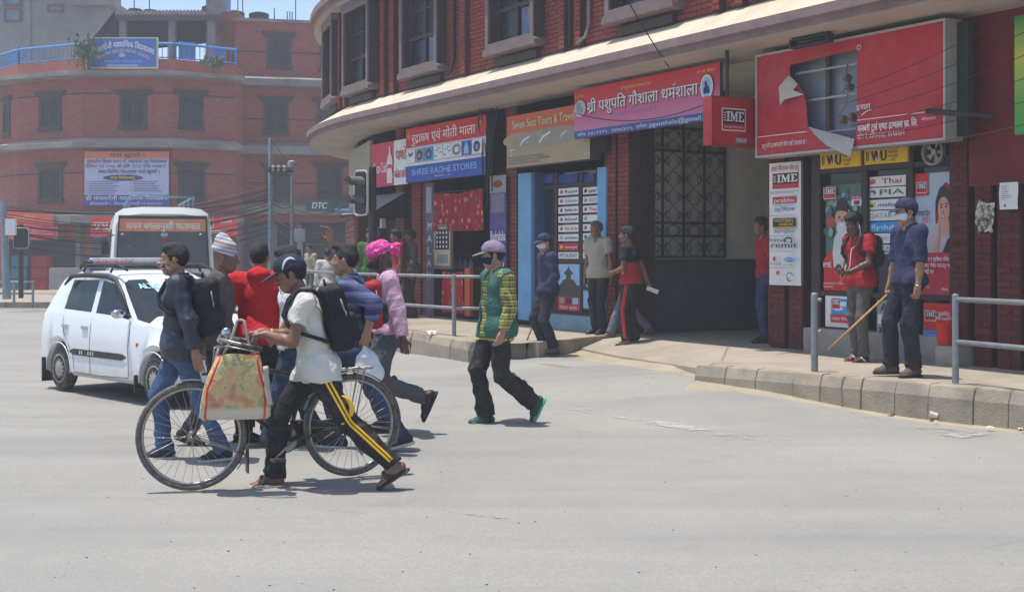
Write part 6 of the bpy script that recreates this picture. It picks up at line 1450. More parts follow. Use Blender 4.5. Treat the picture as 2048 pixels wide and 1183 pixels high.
sg = lboard('orange_board', 'orange red electronics board across the top of the phone shop', (24, 146, 424, 452), PLp, 1.1, ink('phone_orange', (205, 75, 45))); sg.text('इलेक्ट्रोनिक्स', .38, .72, .35, .7, ink('faded_peach', (225, 150, 120)), .05).text('Mobile Shop', .75, .97, .3, .5, ink('faded_peach', (225, 150, 120))).done()
sg = lboard('phone_shop_board', 'dark red phone shop board reading HUAWEI under the orange board', (30, 154, 452, 480), PLp, 1.15, ink('phone_red', (180, 35, 45))); sg.text('HUAWEI', .34, .71, .40, .72, ink('faded_pink', (220, 130, 130)), .05).rect(.735, .3, .742, .8, ink('faded_pink', (220, 130, 130))).text('Make it', .76, .92, .58, .75, ink('faded_pink', (220, 130, 130))).text('Possible', .76, .97, .32, .48, ink('faded_pink', (220, 130, 130)))
for k in range(6): a = math.pi * k / 5; sg.stroke([(.24 + .015 * math.cos(a), .45 + .1 * math.sin(a)), (.24 + .04 * math.cos(a), .45 + .35 * math.sin(a))], .09, ink('faded_pink', (220, 130, 130)))
sg.text('Authorised Dealer', .3, .85, .1, .2, ink('faded_pink', (220, 130, 130))).done()
sg = lboard('phone_sign', 'navy board with white letters SAMSUNG half hidden by the bus', (199, 300, 458, 484), PLp, .95, ink('phone_navy', (50, 55, 110))); sg.text('SAMSUNG', .04, .95, .25, .75, LBL, .05).done()
sg = lboard('transfer_board', 'red IME board seen on both sides of the bus roof', (197, 484, 434, 474), PLp, 1.0, ink('transfer_red', (225, 60, 45))); sg.ime(.74, .42, .84, .92, BLACK, WHITE, ink('transfer_red', (225, 60, 45))).text('प्रभु', .02, .12, .4, .75, WHITE, .06).rect(.885, .70, .965, .84, WHITE).text('गौशाला', .89, .96, .72, .8, BLACK).rect(.62, .20, .93, .32, WHITE).text('International Money Express', .63, .92, .22, .29, BLACK).text('९८५१०', .7, .9, .06, .14, WHITE).done()
sg = lboard('courier_board', 'dark green board with white letters DTC under the far upper windows', (609, 697, 401, 424), PRp, .9, ink('courier_green', (30, 70, 70))); sg.text('DTC', .12, .46, .25, .78, WHITE, .09, .15).rect(.65, .08, .97, .25, LBL).done()
# ---- street furniture on the far side
PYL = M('pole_paint', (.22, .27, .31), .6, .25, 6, .2, 40, .2)
far = thing('far_kerb', None, None, (-17, 38, 0), 0, None, 'structure'); mb = MB()
pk = [(-30, 36.5), (-18, 38.2), (-9, 39.2), (-6.6, 39.2)]
for i in range(len(pk) - 1):
    n = 12
    for k in range(n):
        a = np.array(pk[i]) + (np.array(pk[i + 1]) - np.array(pk[i])) * (k + .02) / n; b = np.array(pk[i]) + (np.array(pk[i + 1]) - np.array(pk[i])) * (k + .98) / n; mb = MB(); mb.add([(*a, -.1), (*b, -.1), (*b, .16), (*a, .16), (a[0], a[1] + .3, -.1), (b[0], b[1] + .3, -.1), (b[0], b[1] + .3, .16), (a[0], a[1] + .3, .16)], [(0, 1, 2, 3), (3, 2, 6, 7), (0, 3, 7, 4), (1, 5, 6, 2)]); part('kerb_stone', mb, KERBM, far)
mb = MB(); mb.add([(-30, 36.8, .15), (-18, 38.5, .15), (-9, 39.5, .15), (-5, 39.5, .15), (-5, 60, .15), (-30, 60, .15)], [(0, 1, 2, 3, 4, 5)]); tag(part('far_pavement', mb, CONC), kind='structure')
railing('low pale railing on the far pavement at the left edge', [at(x, 0, 37.5)[:2] for x in (-30, 28, 66)], .65, [.63, .3], base=.15, r=.03)
def pole(x, y0, y1, Y, r, label, lean=0, name='utility_pole'):
    t = thing(name, label, 'pole', at(x, y0, Y)); mb = MB(); mb.tube([at(x, y0, Y), at(x + lean, y1, Y)], [r, r * .7], 12); part('shaft', mb, PYL, t); return t
t = pole(541, 602, 275, 39.5, .085, 'tall grey blue utility pole carrying a cross arm before the school')
mb = MB(); mb.bx(Frame(at(537, 345, 39.4), (1, 0, 0), A(0, 0, 1), (0, -1, 0)), 0, .75, 0, .08, -.06, .06); part('cross_arm', mb, IRON, t)
for i in range(6): mb = MB(); p = at(541 + i * 5.5, 343, 39.3); mb.lathe(p, [(0, 0), (.05, 0), (.07, .05), (.04, .09), (.07, .13), (.03, .2), (0, .2)], 10); part('insulator', mb, GREY if i % 2 else IRON, t)
mb = MB(); mb.tube([at(545, 366, 39.3), at(553, 362, 39.3), at(565, 350, 39.3), at(582, 348, 39.3)], .03, 6); mb.tube([at(541, 280, 39.4), at(583, 332, 39.4)], .01, 4); part('brace', mb, IRON, t)
mb = MB(); mb.lathe(at(583, 334, 39.2), [(0, 0), (.12, 0), (.12, .16), (.05, .2), (0, .2)], 10); part('lamp_head', mb, GREY, t)
pole(584, 600, 352, 39.6, .06, 'shorter grey utility pole right of the tall one'); t = pole(14, 598, 400, 36, .12, 'leaning grey pole at the left edge of the far pavement', -8)
mb = MB(); fr = Frame(at(10, 470, 35.7), (1, 0, 0), A(0, 0, 1), (0, -1, 0)); mb.bx(fr, 0, .28, 0, .45, -.1, .0); tag(part('pole_notice', mb, WHITE), 'torn white paper tied to the leaning pole at left', 'notice')
t = thing('telephone_post', 'white box on a narrow printed post before the far shops', 'post', at(600, 585, 33)); mb = MB(); fr = Frame(at(592, 585, 33), (1, 0, 0), A(0, 0, 1), (0, -1, 0)); mb.bx(fr, .03, .16, 0, 1.5, -.1, 0); part('post', mb, M('white_metal', (.42, .43, .45), .6, .15, 5), t, bevel=.005); mb = MB(); mb.bx(fr, -.04, .23, 1.3, 1.62, -.14, .04); part('box', mb, M('white_metal', (.42, .43, .45)), t, bevel=.01); mb = MB(); mb.bx(fr, .06, .13, .75, 1.1, .001, .008); part('label', mb, DRED, t)
def tlight(label, x, yb, Y, hx, hy0, hy1, w, facing):
    t = thing('traffic_light', label, 'traffic light', at(x, yb, Y)); px_ = at(x, yb, Y); zt = zz(hy0 - 8, Y); mb = MB(); mb.cyl(px_, (px_[0], px_[1], zt), .07, 12); part('post', mb, IRON, t)
    W = w * Y / F; H = (hy1 - hy0) * Y / F; c = at(hx, hy1, Y - .1); fr = Frame((c[0] - W / 2 * facing[0], c[1] - W / 2 * facing[1], c[2]), (facing[0], facing[1], 0), A(0, 0, 1)); mb = MB()
    n = 24; pl_ = []
    for k in range(n): a = 2 * math.pi * k / n; pl_.append((W / 2 + math.copysign(abs(math.cos(a)) ** .35, math.cos(a)) * W / 2, H / 2 + math.copysign(abs(math.sin(a)) ** .25, math.sin(a)) * H / 2))
    mb.prism(fr, pl_, -.02, 0); part('backplate', mb, M('signal_black', (.02, .022, .023), .5, .2, 8), t)
    mb = MB(); mb.tube([fr.P(a, b, .005) for a, b in pl_], .018, 6, closed=True); part('rim', mb, M('signal_rim', (.5, .5, .48), .5), t)
    for k in range(2 if H > .6 else 3):
        b = H * (.74 - .42 * k if H > .6 else .78 - .28 * k); r = W * .27; mb = MB(); mb.cyl(fr.P(W / 2, b, .0), fr.P(W / 2, b, .03), r, 18); l = part('lamp', mb, glass('signal_lens', (.05, .06, .05), .2), t)
        mb = MB(); rows = [[fr.P(W / 2 + r * 1.1 * math.cos(a), b + r * 1.1 * math.sin(a), q * (1 if math.sin(a) > .0 else .6)) for a in np.linspace(-.5, math.pi + .5, 14)] for q in (.0, .34)]; mb.grid(rows); rows = [[fr.P(W / 2 + r * 1.18 * math.cos(a), b + r * 1.18 * math.sin(a), q * (1 if math.sin(a) > 0 else .6)) for a in np.linspace(-.5, math.pi + .5, 14)] for q in (.34, .0)]; mb.grid(rows); part('visor', mb, M('visor_grey', (.16, .165, .16), .6, .2, 6, dust=.5), l, True)
    return t
f1 = np.array([.62, -.78]); tlight('large black traffic light with two visors on a dark post by the bead shops', 745, 640, 23.4, 722, 342, 430, 36, (.80, -.6))
tlight('small traffic light seen from behind at the far left', 42, 596, 36.5, 42, 456, 496, 30, (-1, .05))
# low wall and counters in front of the phone shop
fr = Frame(at(98, 578, 46), (1, 0, 0), A(0, 0, 1), (0, -1, 0)); mb = MB(); mb.bx(fr, 0, 1.25, 0, .75, -.5, 0); tag(part('shop_counter', mb, M('white_counter', (.33, .32, .31), .8, .2, 3)), 'pale counter standing before the phone shop', 'counter')
for i, (x, c, lb) in enumerate(((60, DRED, 'dark red drinks cooler before the phone shop'), (165, NAVY, 'navy blue goods crate stack beside the phone shop'), (20, ink('teal2', (60, 110, 120)), 'teal crate stack at the left end of the far shops'))):
    fr = Frame(at(x, 580, 47), (1, 0, 0), A(0, 0, 1), (0, -1, 0)); t = thing('shop_stock', lb, 'goods', at(x, 580, 47))
    for k in range(3): mb = MB(); mb.bx(fr, .02 * k, .6 + .02 * k, .42 * k + .004, .42 * k + .40, -.5, 0); part('crate', mb, c, t, bevel=.02)
# plants on the terrace ledge
LEAF = M('leaf_green', (.07, .12, .035), .7, .4, 8)
def bush(label, x, y, Y, w, h, n):
    p = at(x, y, Y); t = thing('potted_plant', label, 'plant', p); mb = MB(); mb.tube([p, p + A(.05, 0, h * .5), p + A(-.05, 0, h * .9)], [.04, .03, .01], 6)
    for k in range(6): a = k * 1.05; mb.tube([p + A(0, 0, h * .3), p + A(w * .4 * math.cos(a), w * .3 * math.sin(a), h * (.6 + .05 * k))], .012, 4)
    part('stem', mb, M('stem_brown', (.09, .06, .04)), t); mb = MB()
    for k in range(n):
        u = rng.normal(size=3); c = p + A(u[0] * w * .28, u[1] * w * .25, h * .6 + u[2] * h * .22); Rm = rot(*(rng.uniform(0, 360, 3))); l = .09 + .08 * random.random(); mb.add([c + Rm @ A(*q) for q in ((-l, 0, 0), (0, -l * .4, .02), (l, 0, 0), (0, l * .4, .02))], [(0, 1, 2, 3)])
    tag(part('foliage', mb, LEAF, t), kind='stuff')
bush('leafy green plant growing left of the blue school sign', 176, 138, 52.4, 1.2, 1.2, 260); bush('small plant sprouting on the ledge at the right of the blue railing', 427, 139, 52.9, .8, .5, 90)
# overhead cables
CAB = M('cable_black', (.02, .02, .022), .6, .1)
def cable(p, q, sag, r=.012, n=18, label='black overhead cable sagging across the front of the school', group='overhead cables'):
    mb = MB(); p, q = A(*p), A(*q); mb.tube([p + (q - p) * t - A(0, 0, sag * 4 * t * (1 - t)) for t in np.linspace(0, 1, n)], r, 5); tag(part('overhead_cable', mb, CAB), label, 'cable', group)
for i in range(13):
    y0 = 395 + i * 6 + random.uniform(-4, 4); cable(at(-60, y0, 38), at(541, 372 + i * 7.5 + random.uniform(-4, 4), 39.5), .3 + .45 * random.random(), .012 if i % 3 else .02)
for i in range(7): cable(at(541, 376 + i * 12, 39.5), at(712, 392 + i * 13 + random.uniform(-6, 6), 35), .25 + .4 * random.random(), .012, label='black overhead cable between the tall pole and the brick building')
for i in range(3): cable(at(541, 390 + i * 14, 39.5), at(584, 400 + i * 12, 39.6), .12, .012, 8, 'short black cable joining the two utility poles')
for a, b, yy, sg_ in ((1250, -10, 0, 0),): cable(at(1250, -8, 14.6), FW(sz(1338, 135, .55)[0], .55, sz(1338, 135, .55)[1]), .02, .008, 8, 'thin cable dropping from the upper wall to the pink board', None)
s0_, z0_ = sz(1150, 226, .62); s1_, z1_ = sz(1420, 205, .62); cable(FW(s0_, .62, z0_), FW(s1_, .62, z1_), .18, .007, 14, 'thin dark cable drooping across the pink board', None)
for i in range(6):
    y0 = 150 + i * 24; cable(FW(*((lambda q: (q[0], .9, q[1]))(sz(1700, y0 + 30, .9)))), FW(-5.5, .9, 3.1 + .28 * (5 - i)), .12, .004, 14, 'thin black cable strung across the torn red sign', 'cables across the torn red sign')
for i in range(5):
    s = sz(984 + i * 6, 250, .1)[0]; mb = MB(); mb.tube([FW(s + .12 * math.sin(t * 5 + i), .32 + .04 * math.cos(t * 7 + i), ZC - .05 - t * (1.2 + .3 * (i % 3))) for t in np.linspace(0, 1, 12)], .014, 5); tag(part('hanging_cable', mb, CAB), 'tangled black cable hanging beside the bead shop board', 'cable', 'tangle of hanging cables')
# haze over the junction
hz = MB(); hz.box((0, 58, 9), (80, 66, 11)); hm = bpy.data.materials.new('dusty_air'); hm.use_nodes = True; hm.node_tree.nodes.clear()
vo = hm.node_tree.nodes.new('ShaderNodeVolumePrincipled'); vo.inputs['Color'].default_value = (.80, .86, .95, 1); vo.inputs['Density'].default_value = .0023; vo.inputs['Anisotropy'].default_value = .2
ou = hm.node_tree.nodes.new('ShaderNodeOutputMaterial'); hm.node_tree.links.new(vo.outputs[0], ou.inputs['Volume']); HZ = tag(part('haze', hz, hm), kind='stuff')
# ------------------------------------------------------------------ white hatchback
def paint(name, col):
    m, nt, bs, L = new_mat(name); co = coord(nt); sp = nt.nodes.new('ShaderNodeSeparateXYZ'); L.new(co, sp.inputs[0])
    d = ramp(nt, mathn(nt, 'ADD', sp.outputs[2], mathn(nt, 'MULTIPLY', noise(nt, co, 6, 5), .35)), [(.30, .55), (.58, 0.05)])
    L.new(mix(nt, d, col, (.34, .30, .24)), bs.inputs[0]); L.new(ramp(nt, d, [(0, .22), (.6, .7)]), bs.inputs['Roughness']); bs.inputs['Coat Weight'].default_value = .4; bs.inputs['Coat Roughness'].default_value = .08; return m
CARW = paint('car_white', (.74, .76, .78)); TRIM = M('black_trim', (.018, .018, .02), .55, .2, 8, .2, 60, dust=.15); CHR = M('chrome', (.6, .6, .62), .12, .1, 5, metal=1.0); TYRE = M('tyre_rubber', (.028, .027, .026), .9, .25, 12, .4, 60, dust=.45); HUB = M('hub_cap', (.34, .33, .29), .45, .2, 9, .2, 50, .3, dust=.3)
CGL = glass('car_glass', (.03, .04, .05), .04, .82); SEAT = M('car_seat', (.06, .06, .065), .9)
rc = gnd(124, 779); fc_dir = R(-46); car_s = .95
hd = A(math.cos(fc_dir), math.sin(fc_dir), 0); rt = A(hd[1], -hd[0], 0)          # right-hand side of the car faces the camera
cloc = rc + hd * 1.13 * car_s - rt * .70 * car_s; cloc[2] = 0
car = thing('parked_car', 'white small hatchback taxi with a roof carrier and windscreen lettering', 'car', cloc, fc_dir); car.scale = (car_s,) * 3
# stations: x low, x top, bottom z, half widths (sill, belt, roof), z of waist / belt / top
XR, XF, WR = -1.13, 1.23, .315
def section(x):
    K = [(-1.73, -1.70, .66, .60, .52, .80, .86), (-1.70, -1.66, .70, .67, .58, .93, 1.02), (-1.60, -1.42, .735, .69, .53, .97, 1.37), (-1.40, -1.27, .742, .71, .55, .965, 1.425), (-1.08, -1.0, .745, .715, .565, .955, 1.465),
         (-.34, -.32, .745, .72, .575, .93, 1.475), (-.22, -.22, .745, .72, .575, .925, 1.472), (.70, .02, .742, .705, .545, .895, 1.42), (.82, .12, .74, .695, .535, .885, 1.375), (.98, .93, .735, .67, .52, .89, .975), (1.30, 1.30, .725, .63, .46, .83, .90), (1.55, 1.53, .69, .58, .40, .74, .80), (1.67, 1.65, .62, .50, .30, .66, .70), (1.71, 1.70, .52, .40, .2, .58, .60)]
    for a, b in zip(K[:-1], K[1:]):
        if a[0] <= x <= b[0]: t = (x - a[0]) / (b[0] - a[0]); return [p + (q - p) * t for p, q in zip(a, b)]
xs = sorted(set([-1.73, -1.70, -1.60, -1.50, -1.40, -1.08, -.8, -.34, -.22, .1, .4, .70, .82, .98, 1.1, 1.30, 1.55, 1.62, 1.67, 1.71] + [round(w + o, 3) for w in (XR, XF) for o in (-.325, -.31, -.27, -.19, -.1, 0, .1, .19, .27, .31, .325)]))
def carpts(x):
    q = section(x); xt = q[1]; ws, wb, wr_, zb, zt = q[2:]
    zbot = .20 if -1.6 < x < 1.5 else .24
    for w in (XR, XF):
        if abs(x - w) < .3149: zbot = max(zbot, .27 + math.sqrt(max(0, .315 ** 2 - (x - w) ** 2)) + .02)
    xx = lambda z: x + (xt - x) * max(0, min(1, (z - zb) / max(.02, zt - zb)))
    P_ = [(x, 0, zbot), (x, ws * .93, zbot), (x, ws, zbot + .05), (x, ws + .012, max(zbot + .07, .62)), (x, wb + .012, zb - .035), (x, wb, zb)]
    gw = zt - zb
    for f, wv in ((.10, wb + (wr_ - wb) * .12), (.80, wb + (wr_ - wb) * .82), (.93, wr_), (1.0 if gw > .2 else .98, wr_ * .86), (1.012, wr_ * .45), (1.018, 0)):
        z = zb + gw * f; P_.append((xx(min(z, zt)), wv, z))
    return P_
rows = []
for x in xs:
    p = carpts(x); rows.append([(a, -b, c) for a, b, c in p[1:-1]][::1])
for sgn in (1,):
    pass
mb = MB(); full = []
for x in xs:
    p = carpts(x); full.append([(a, b, c) for a, b, c in p] + [(a, -b, c) for a, b, c in p[1:-1]][::-1])
n = len(full[0]); mb.grid(full, 0, True); mb.add(full[0], [tuple(range(n))[::-1]]); mb.add(full[-1], [tuple(range(n))])
def fmat(fi):
    j, k = divmod(fi, n)
    if j >= len(xs) - 1: return 0
    xm = (xs[j] + xs[j + 1]) / 2; kk = k if k < 12 else n - 1 - k
    if kk == 6 and (-1.08 < xm < -.34 or -.22 < xm < .70): return 1
    if kk in (7, 8, 9, 10) and .82 < xm < .98: return 1
    if kk == 6 and .82 < xm < .98: return 1
    if kk in (8, 9, 10) and -1.70 < xm < -1.60: return 1
    return 0
FMs = [fmat(i) for i in range(len(mb.f))]
bodyb, glb = MB(), MB(); bodyb.v = mb.v; bodyb.f = [f for f, q in zip(mb.f, FMs) if q == 0]; bodyb.m = [0] * len(bodyb.f); glb.v = list(mb.v); glb.f = [f for f, q in zip(mb.f, FMs) if q == 1]; glb.m = [0] * len(glb.f)
part('body', bodyb, CARW, car, True, False, angle=.55)
gset = {}
for f in glb.f:
    c = np.mean([glb.v[i] for i in f], 0); key = 'windscreen' if c[0] > .45 and abs(c[1]) < .66 and (c[0] > .4 and c[2] > .9 and f[0] // n >= xs.index(.82)) else 'rear_window' if c[0] < -1.5 else 'side_window'
    k2 = (key, int(np.sign(c[1])) if key == 'side_window' else 0, c[0] > -.28 if key == 'side_window' else 0); gset.setdefault(k2, []).append(f)
for k2, fs_ in gset.items():
    q = MB(); used = {}
    for f in fs_: q.f.append(tuple(used.setdefault(i, len(used)) for i in f)); q.m.append(0)
    q.v = [glb.v[i] for i in used]; part(k2[0], q, CGL, car, True, False)
mb = MB(); mb.box((-.1, 0, .25), (1.45, .6, .05)); mb.box((XR, 0, .42), (.42, .52, .2)); mb.box((XF, 0, .42), (.40, .52, .2)); part('underbody', mb, DARK, car, False, False)
for x in (-.75, .05):
    for y in (-.33, .33): S_ = Solid().box((x, y, .62), (.2, .18, .03), .05).box((x - .2, y, .88), (.03, .17, .25), .05, rot(0, -8)).box((x - .24, y, 1.22), (.02, .09, .06), .04); link('car_seat', S_.mesh('car_seat', SEAT, .03), car)
mb = MB(); mb.lathe((.42, -.33, .98), [(.16, -.012), (.175, 0), (.16, .012), (.15, 0), (.16, -.012)], 16, axis=0); part('steering_wheel', mb, TRIM, car, True, False)
for y in (-1, 1):
    for xw in (XR, XF):
        mb = MB(); mb.lathe((xw, y * .665, .27), [(.10, -.07), (.20, -.075), (.245, -.065), (.268, -.04), (.27, 0), (.268, .04), (.245, .065), (.20, .075), (.185, .06)], 32, axis=1); w = part('wheel', MB().add([(xw, y * .6, .27), (xw + .01, y * .6, .27), (xw, y * .6, .28)], [(0, 1, 2)]), TRIM, car, False, False); part('tyre', mb, TYRE, w, True, False)
        mb = MB(); mb.lathe((xw, y * .665, .27), [(.19, y * .062), (.175, y * .075), (.13, y * .068), (.06, y * .085), (0, y * .088)], 28, axis=1); part('hub_cap', mb, HUB, w, True, False)
        mb = MB()
        for k in range(12): a = k * math.pi / 6; mb.box((xw + .125 * math.cos(a), y * (.665 + .0725), .27 + .125 * math.sin(a)), (.034, .006, .0095), rot(0, -math.degrees(a)))
        tag(part('hub_slot', mb, TRIM, w, False, False), kind='stuff')
    # arch lips, mud flap, seams, handles, moulding
    for xw in (XR, XF): mb = MB(); mb.tube([(xw + .325 * math.cos(a), y * .748, .27 + .325 * math.sin(a)) for a in np.linspace(-.12, math.pi + .12, 20)], .007, 6); part('arch_lip', mb, CARW, car, True, False)
    
    for q in (((XR - .37, y * .69, .24), (.012, .10, .15)), ((XF - .37, y * .69, .22), (.012, .09, .10))): mb = MB(); mb.box(*q); part('mud_flap', mb, TRIM, car, False, False)
    def side(x, z): 
        p = carpts(x); 
        for a, b in zip(p[2:-1], p[3:]):
            if a[2] <= z <= b[2]: t = (z - a[2]) / (b[2] - a[2] + 1e-9); return (a[0] + (b[0] - a[0]) * t, y * (a[1] + (b[1] - a[1]) * t + .001), z)
        return (x, y * p[3][1], z)
    for path in ([(.66, z) for z in np.linspace(.28, .9, 8)], [(-.28, z) for z in np.linspace(.26, .92, 8)], [(-1.02, .94), (-1.03, .85), (-.98, .72), (-.84, .58), (-.72, .45), (-.70, .28)], [(-.70, .255), (0, .25), (.66, .27)]):
        mb = MB(); mb.tube([side(*q) for q in path], .0035, 5); part('door_seam', mb, DARK, car, True, False)
    for x in (-.42, -.94): mb = MB(); p = A(*side(x, .80)); mb.box(p + A(0, y * .012, 0), (.075, .014, .02)); part('door_handle', mb, CHR, car, False, False, .008)
    mb = MB(); L_ = [side(x, .50 + .02 * 0) for x in np.linspace(-.80, .62, 14)]; mb.grid([[A(*p) + A(0, y * .008, dz * (1 if 0 < i < 13 else .25)) for i, p in enumerate(L_)] for dz in (-.038, .038)]); part('side_moulding', mb, TRIM, car, False, False)
    mb = MB()
    for x in (-.52, -.47, -.30, -.24, -.18): p = A(*side(x, .5)) + A(0, y * .011, 0); mb.add([p + A(-.012, 0, -.022), p + A(.008, 0, -.022), p + A(.016, 0, .022), p + A(-.004, 0, .022)], [(0, 1, 2, 3)])
    tag(part('moulding_print', mb, WHITE, car, False, False), kind='stuff')
    S_ = Solid().ell((.60, y * .84, 1.0), (.055, .085, .055), rot(0, 0, 0), .01).plane((.57, 0, 1), (-1, 0, 0)); m_ = part('wing_mirror', MB().add([(.6, y * .72, .96), (.63, y * .78, .99), (.57, y * .78, .99)], [(0, 1, 2)]), TRIM, car, False, False); link('mirror_shell', S_.mesh('mirror_shell', CHR, .012), m_)
    mb = MB(); mb.tube([(.62, y * .715, .96), (.60, y * .80, .985)], .028, 8); part('mirror_arm', mb, TRIM, m_, True, False)
    mb = MB(); mb.tube([(x_, y * (yw_ + .014), z_) for x_, yw_, z_ in ((-1.10, .665, 1.30), (-.98, .63, 1.405), (-.6, .622, 1.425), (-.1, .615, 1.415), (.12, .605, 1.37), (.36, .64, 1.21), (.58, .69, 1.02))], [.012, .03, .032, .032, .03, .022, .012], 6); part('rain_visor', mb, TRIM, car, True, False)
    S_ = Solid().ell((1.47, y * .55, .70), (.16, .10, .095), rot(y * -28), .01); link('headlight', S_.mesh('headlight', glass('headlight_glass', (.35, .37, .39), .05), .015), car)
    S_ = Solid().ell((-1.66, y * .63, .83), (.05, .07, .17), I3, .01); link('tail_light', S_.mesh('tail_light', ink('tail_red', (150, 25, 25)), .015), car)
    mb = MB(); p = A(*side(.86, .66)); mb.lathe(p, [(0, y * .012), (.022, y * .010), (.026, 0)], 12, axis=1); part('side_repeater', mb, ORA, car, True, False)
mb = MB(); mb.box((1.695, 0, .50), (.02, .34, .07)); mb.box((1.69, 0, .33), (.02, .42, .05)); part('grille', mb, TRIM, car, False, False); mb = MB(); mb.box((1.70, 0, .28), (.04, .56, .10)); part('bumper', mb, CARW, car, False, False, .03)
mb = MB(); mb.box((1.745, 0, .36), (.006, .24, .055)); part('number_plate', mb, ink('plate_black', (35, 35, 38)), car, False, False)
for x0, x1, yy in ((.92, .62, -.05), (.93, .66, .38)): mb = MB(); mb.tube([(.93, yy, .985), (.80, yy - .18, 1.07), (.66, yy - .34, 1.165)], .009, 5); part('wiper', mb, TRIM, car, True, False)
# windscreen lettering, laid on the glass
def wsp(y, t):                                       # t 0 at the cowl .. 1 at the roof
    a, b = carpts(.98), carpts(.82); k = 10
    def row(p, yy): 
        pts = p[7:]; yy = abs(yy)
        for q, r_ in zip(pts[:-1], pts[1:]):
            if r_[1] <= yy <= q[1]: f = (q[1] - yy) / (q[1] - r_[1] + 1e-9); return A(*q) + (A(*r_) - A(*q)) * f
        return A(*pts[0])
    p = row(a, y * .9) * (1 - t) + row(b, y) * t; return A(p[0] + .010, y, p[2] + .006)
V, Fc, wid = text_geo('ALTO CAR SEWA'); mb = MB(); mb.add([wsp(-.43 + .86 * x / wid, .73 + .14 * y / .7) + A(.003, 0, .002) for x, y, l in V], Fc); V2 = [wsp(-.43 + .86 * x / wid + .009, .73 + .14 * y / .7) + A(.004, 0, .003) for x, y, l in V]; mb.add(V2, Fc); part('lettering', mb, ink('mint', (165, 225, 215)), car, False, False)
# roof carrier
rk = thing('roof_carrier', 'black and grey roof carrier with red writing on the white hatchback', 'roof carrier', cloc, fc_dir); rk.scale = (car_s,) * 3
for x in (-.75, -.05): mb = MB(); mb.tube([(x, -.60, 1.46), (x, -.57, 1.53), (x, .57, 1.53), (x, .60, 1.46)], .017, 8); part('cross_bar', mb, TRIM, rk, True, False)
for y in (-.56, .56): mb = MB(); mb.tube([(-.92, y, 1.5), (-.88, y, 1.55), (.05, y, 1.55), (.28, y, 1.49)], .014, 8); part('side_rail', mb, TRIM, rk, True, False)
S_ = Solid().box((-.86, 0, 1.57), (.055, .47, .022), .025, rot(0, -22)); link('air_deflector', S_.mesh('air_deflector', M('carrier_grey', (.42, .43, .44), .5, .15, 8), .018), rk); 
for y in (-.52, .52): S_ = Solid().ell((-.82, y, 1.57), (.12, .05, .05)); link('end_cap', S_.mesh('end_cap', TRIM, .015), rk)
V, Fc, wid = text_geo('AERORACK'); mb = MB(); frd = Frame((-.772, -.42, 1.56), (0, 1, 0), A(-.3, 0, .95)); mb.add([frd.P(.5 * x / wid, .05 * y / .7, .0) for x, y, l in V], Fc); part('lettering', mb, RED, rk, False, False)
# ------------------------------------------------------------------ bus
bus_p = at(326, HOR, 28.2); bh = R(-72); bus = thing('white_bus', 'white minibus with an orange Devanagari banner across its windscreen', 'bus', (bus_p[0], bus_p[1], 0), bh); BUSW = paint('bus_white', (.66, .68, .66)); BW, BH_ = 1.10, 2.62
mb = MB(); pr = []
for x, ins, zt_ in ((-6.2, .03, 2.55), (-6.1, 0, 2.6), (-.25, 0, 2.62), (-.10, .02, 2.60), (.0, .06, 2.46)):
    w = BW - ins; pr.append([(x, -w, .38), (x, w, .38), (x, w + .02, .9), (x, w, 1.35), (x, w - .06, 2.2), (x, w - .12, zt_ - .14), (x, w - .28, zt_ - .04), (x, w * .4, zt_), (x, -w * .4, zt_), (x, -w + .28, zt_ - .04), (x, -w + .12, zt_ - .14), (x, -w + .06, 2.2), (x, -w, 1.35), (x, -w - .02, .9)])
mb.grid(pr, 0, True); mb.add(pr[0], [tuple(range(14))[::-1]]); mb.add(pr[-1], [tuple(range(14))]); part('body', mb, BUSW, bus, True, False, angle=.5)
mb = MB(); w = BW - .13; mb.add([(.012, -w, 1.30), (.012, w, 1.30), (.012, w - .06, 2.40), (.012, -w + .06, 2.40)], [(0, 1, 2, 3)]); part('windscreen', mb, glass('bus_glass', (.075, .085, .10), .1), bus, False, False)
mb = MB(); mb.tube([(.015, -w, 1.30), (.015, w, 1.30), (.015, w - .06, 2.40), (.015, -w + .06, 2.40)], .035, 6, closed=True); part('windscreen_seal', mb, TRIM, bus, True, False)
fb = Frame((.022, -w + .05, 2.08), (0, 1, 0), A(0, 0, 1)); sgb = Sign.__new__(Sign); sgb.fr, sgb.W, sgb.H, sgb.t = fb, 2 * w - .12, .27, bus; sgb.pr, sgb.prm, sgb.lt, sgb.ltm, sgb.z = MB(), [], MB(), [], .003
sgb.rect(0, 0, 1, 1, ink('bus_orange', (225, 140, 100))).text('कपन बगलामुखी यातायात', .08, .93, .18, .72, WHITE, .10).rect(.48, -.38, .56, -.12, LBL).ell(.52, -.55, .024, .12, RED).ell(.52, -.82, .024, .12, RED).ell(.04, -.22, .018, .09, WHITE).ell(.94, -.20, .018, .09, WHITE)
for k in range(9): sgb.ell(.05 + .025 * k, -1.6 + .13 * k, .008, .035, random.choice([CYA, BLUE, RED, LBL]))
def part_keep(s_):
    part('banner', s_.pr, s_.prm, s_.t, False, False); tag(part('lettering', s_.lt, s_.ltm, s_.t, False, False), kind='stuff')
_p = sgb; part_keep(_p)
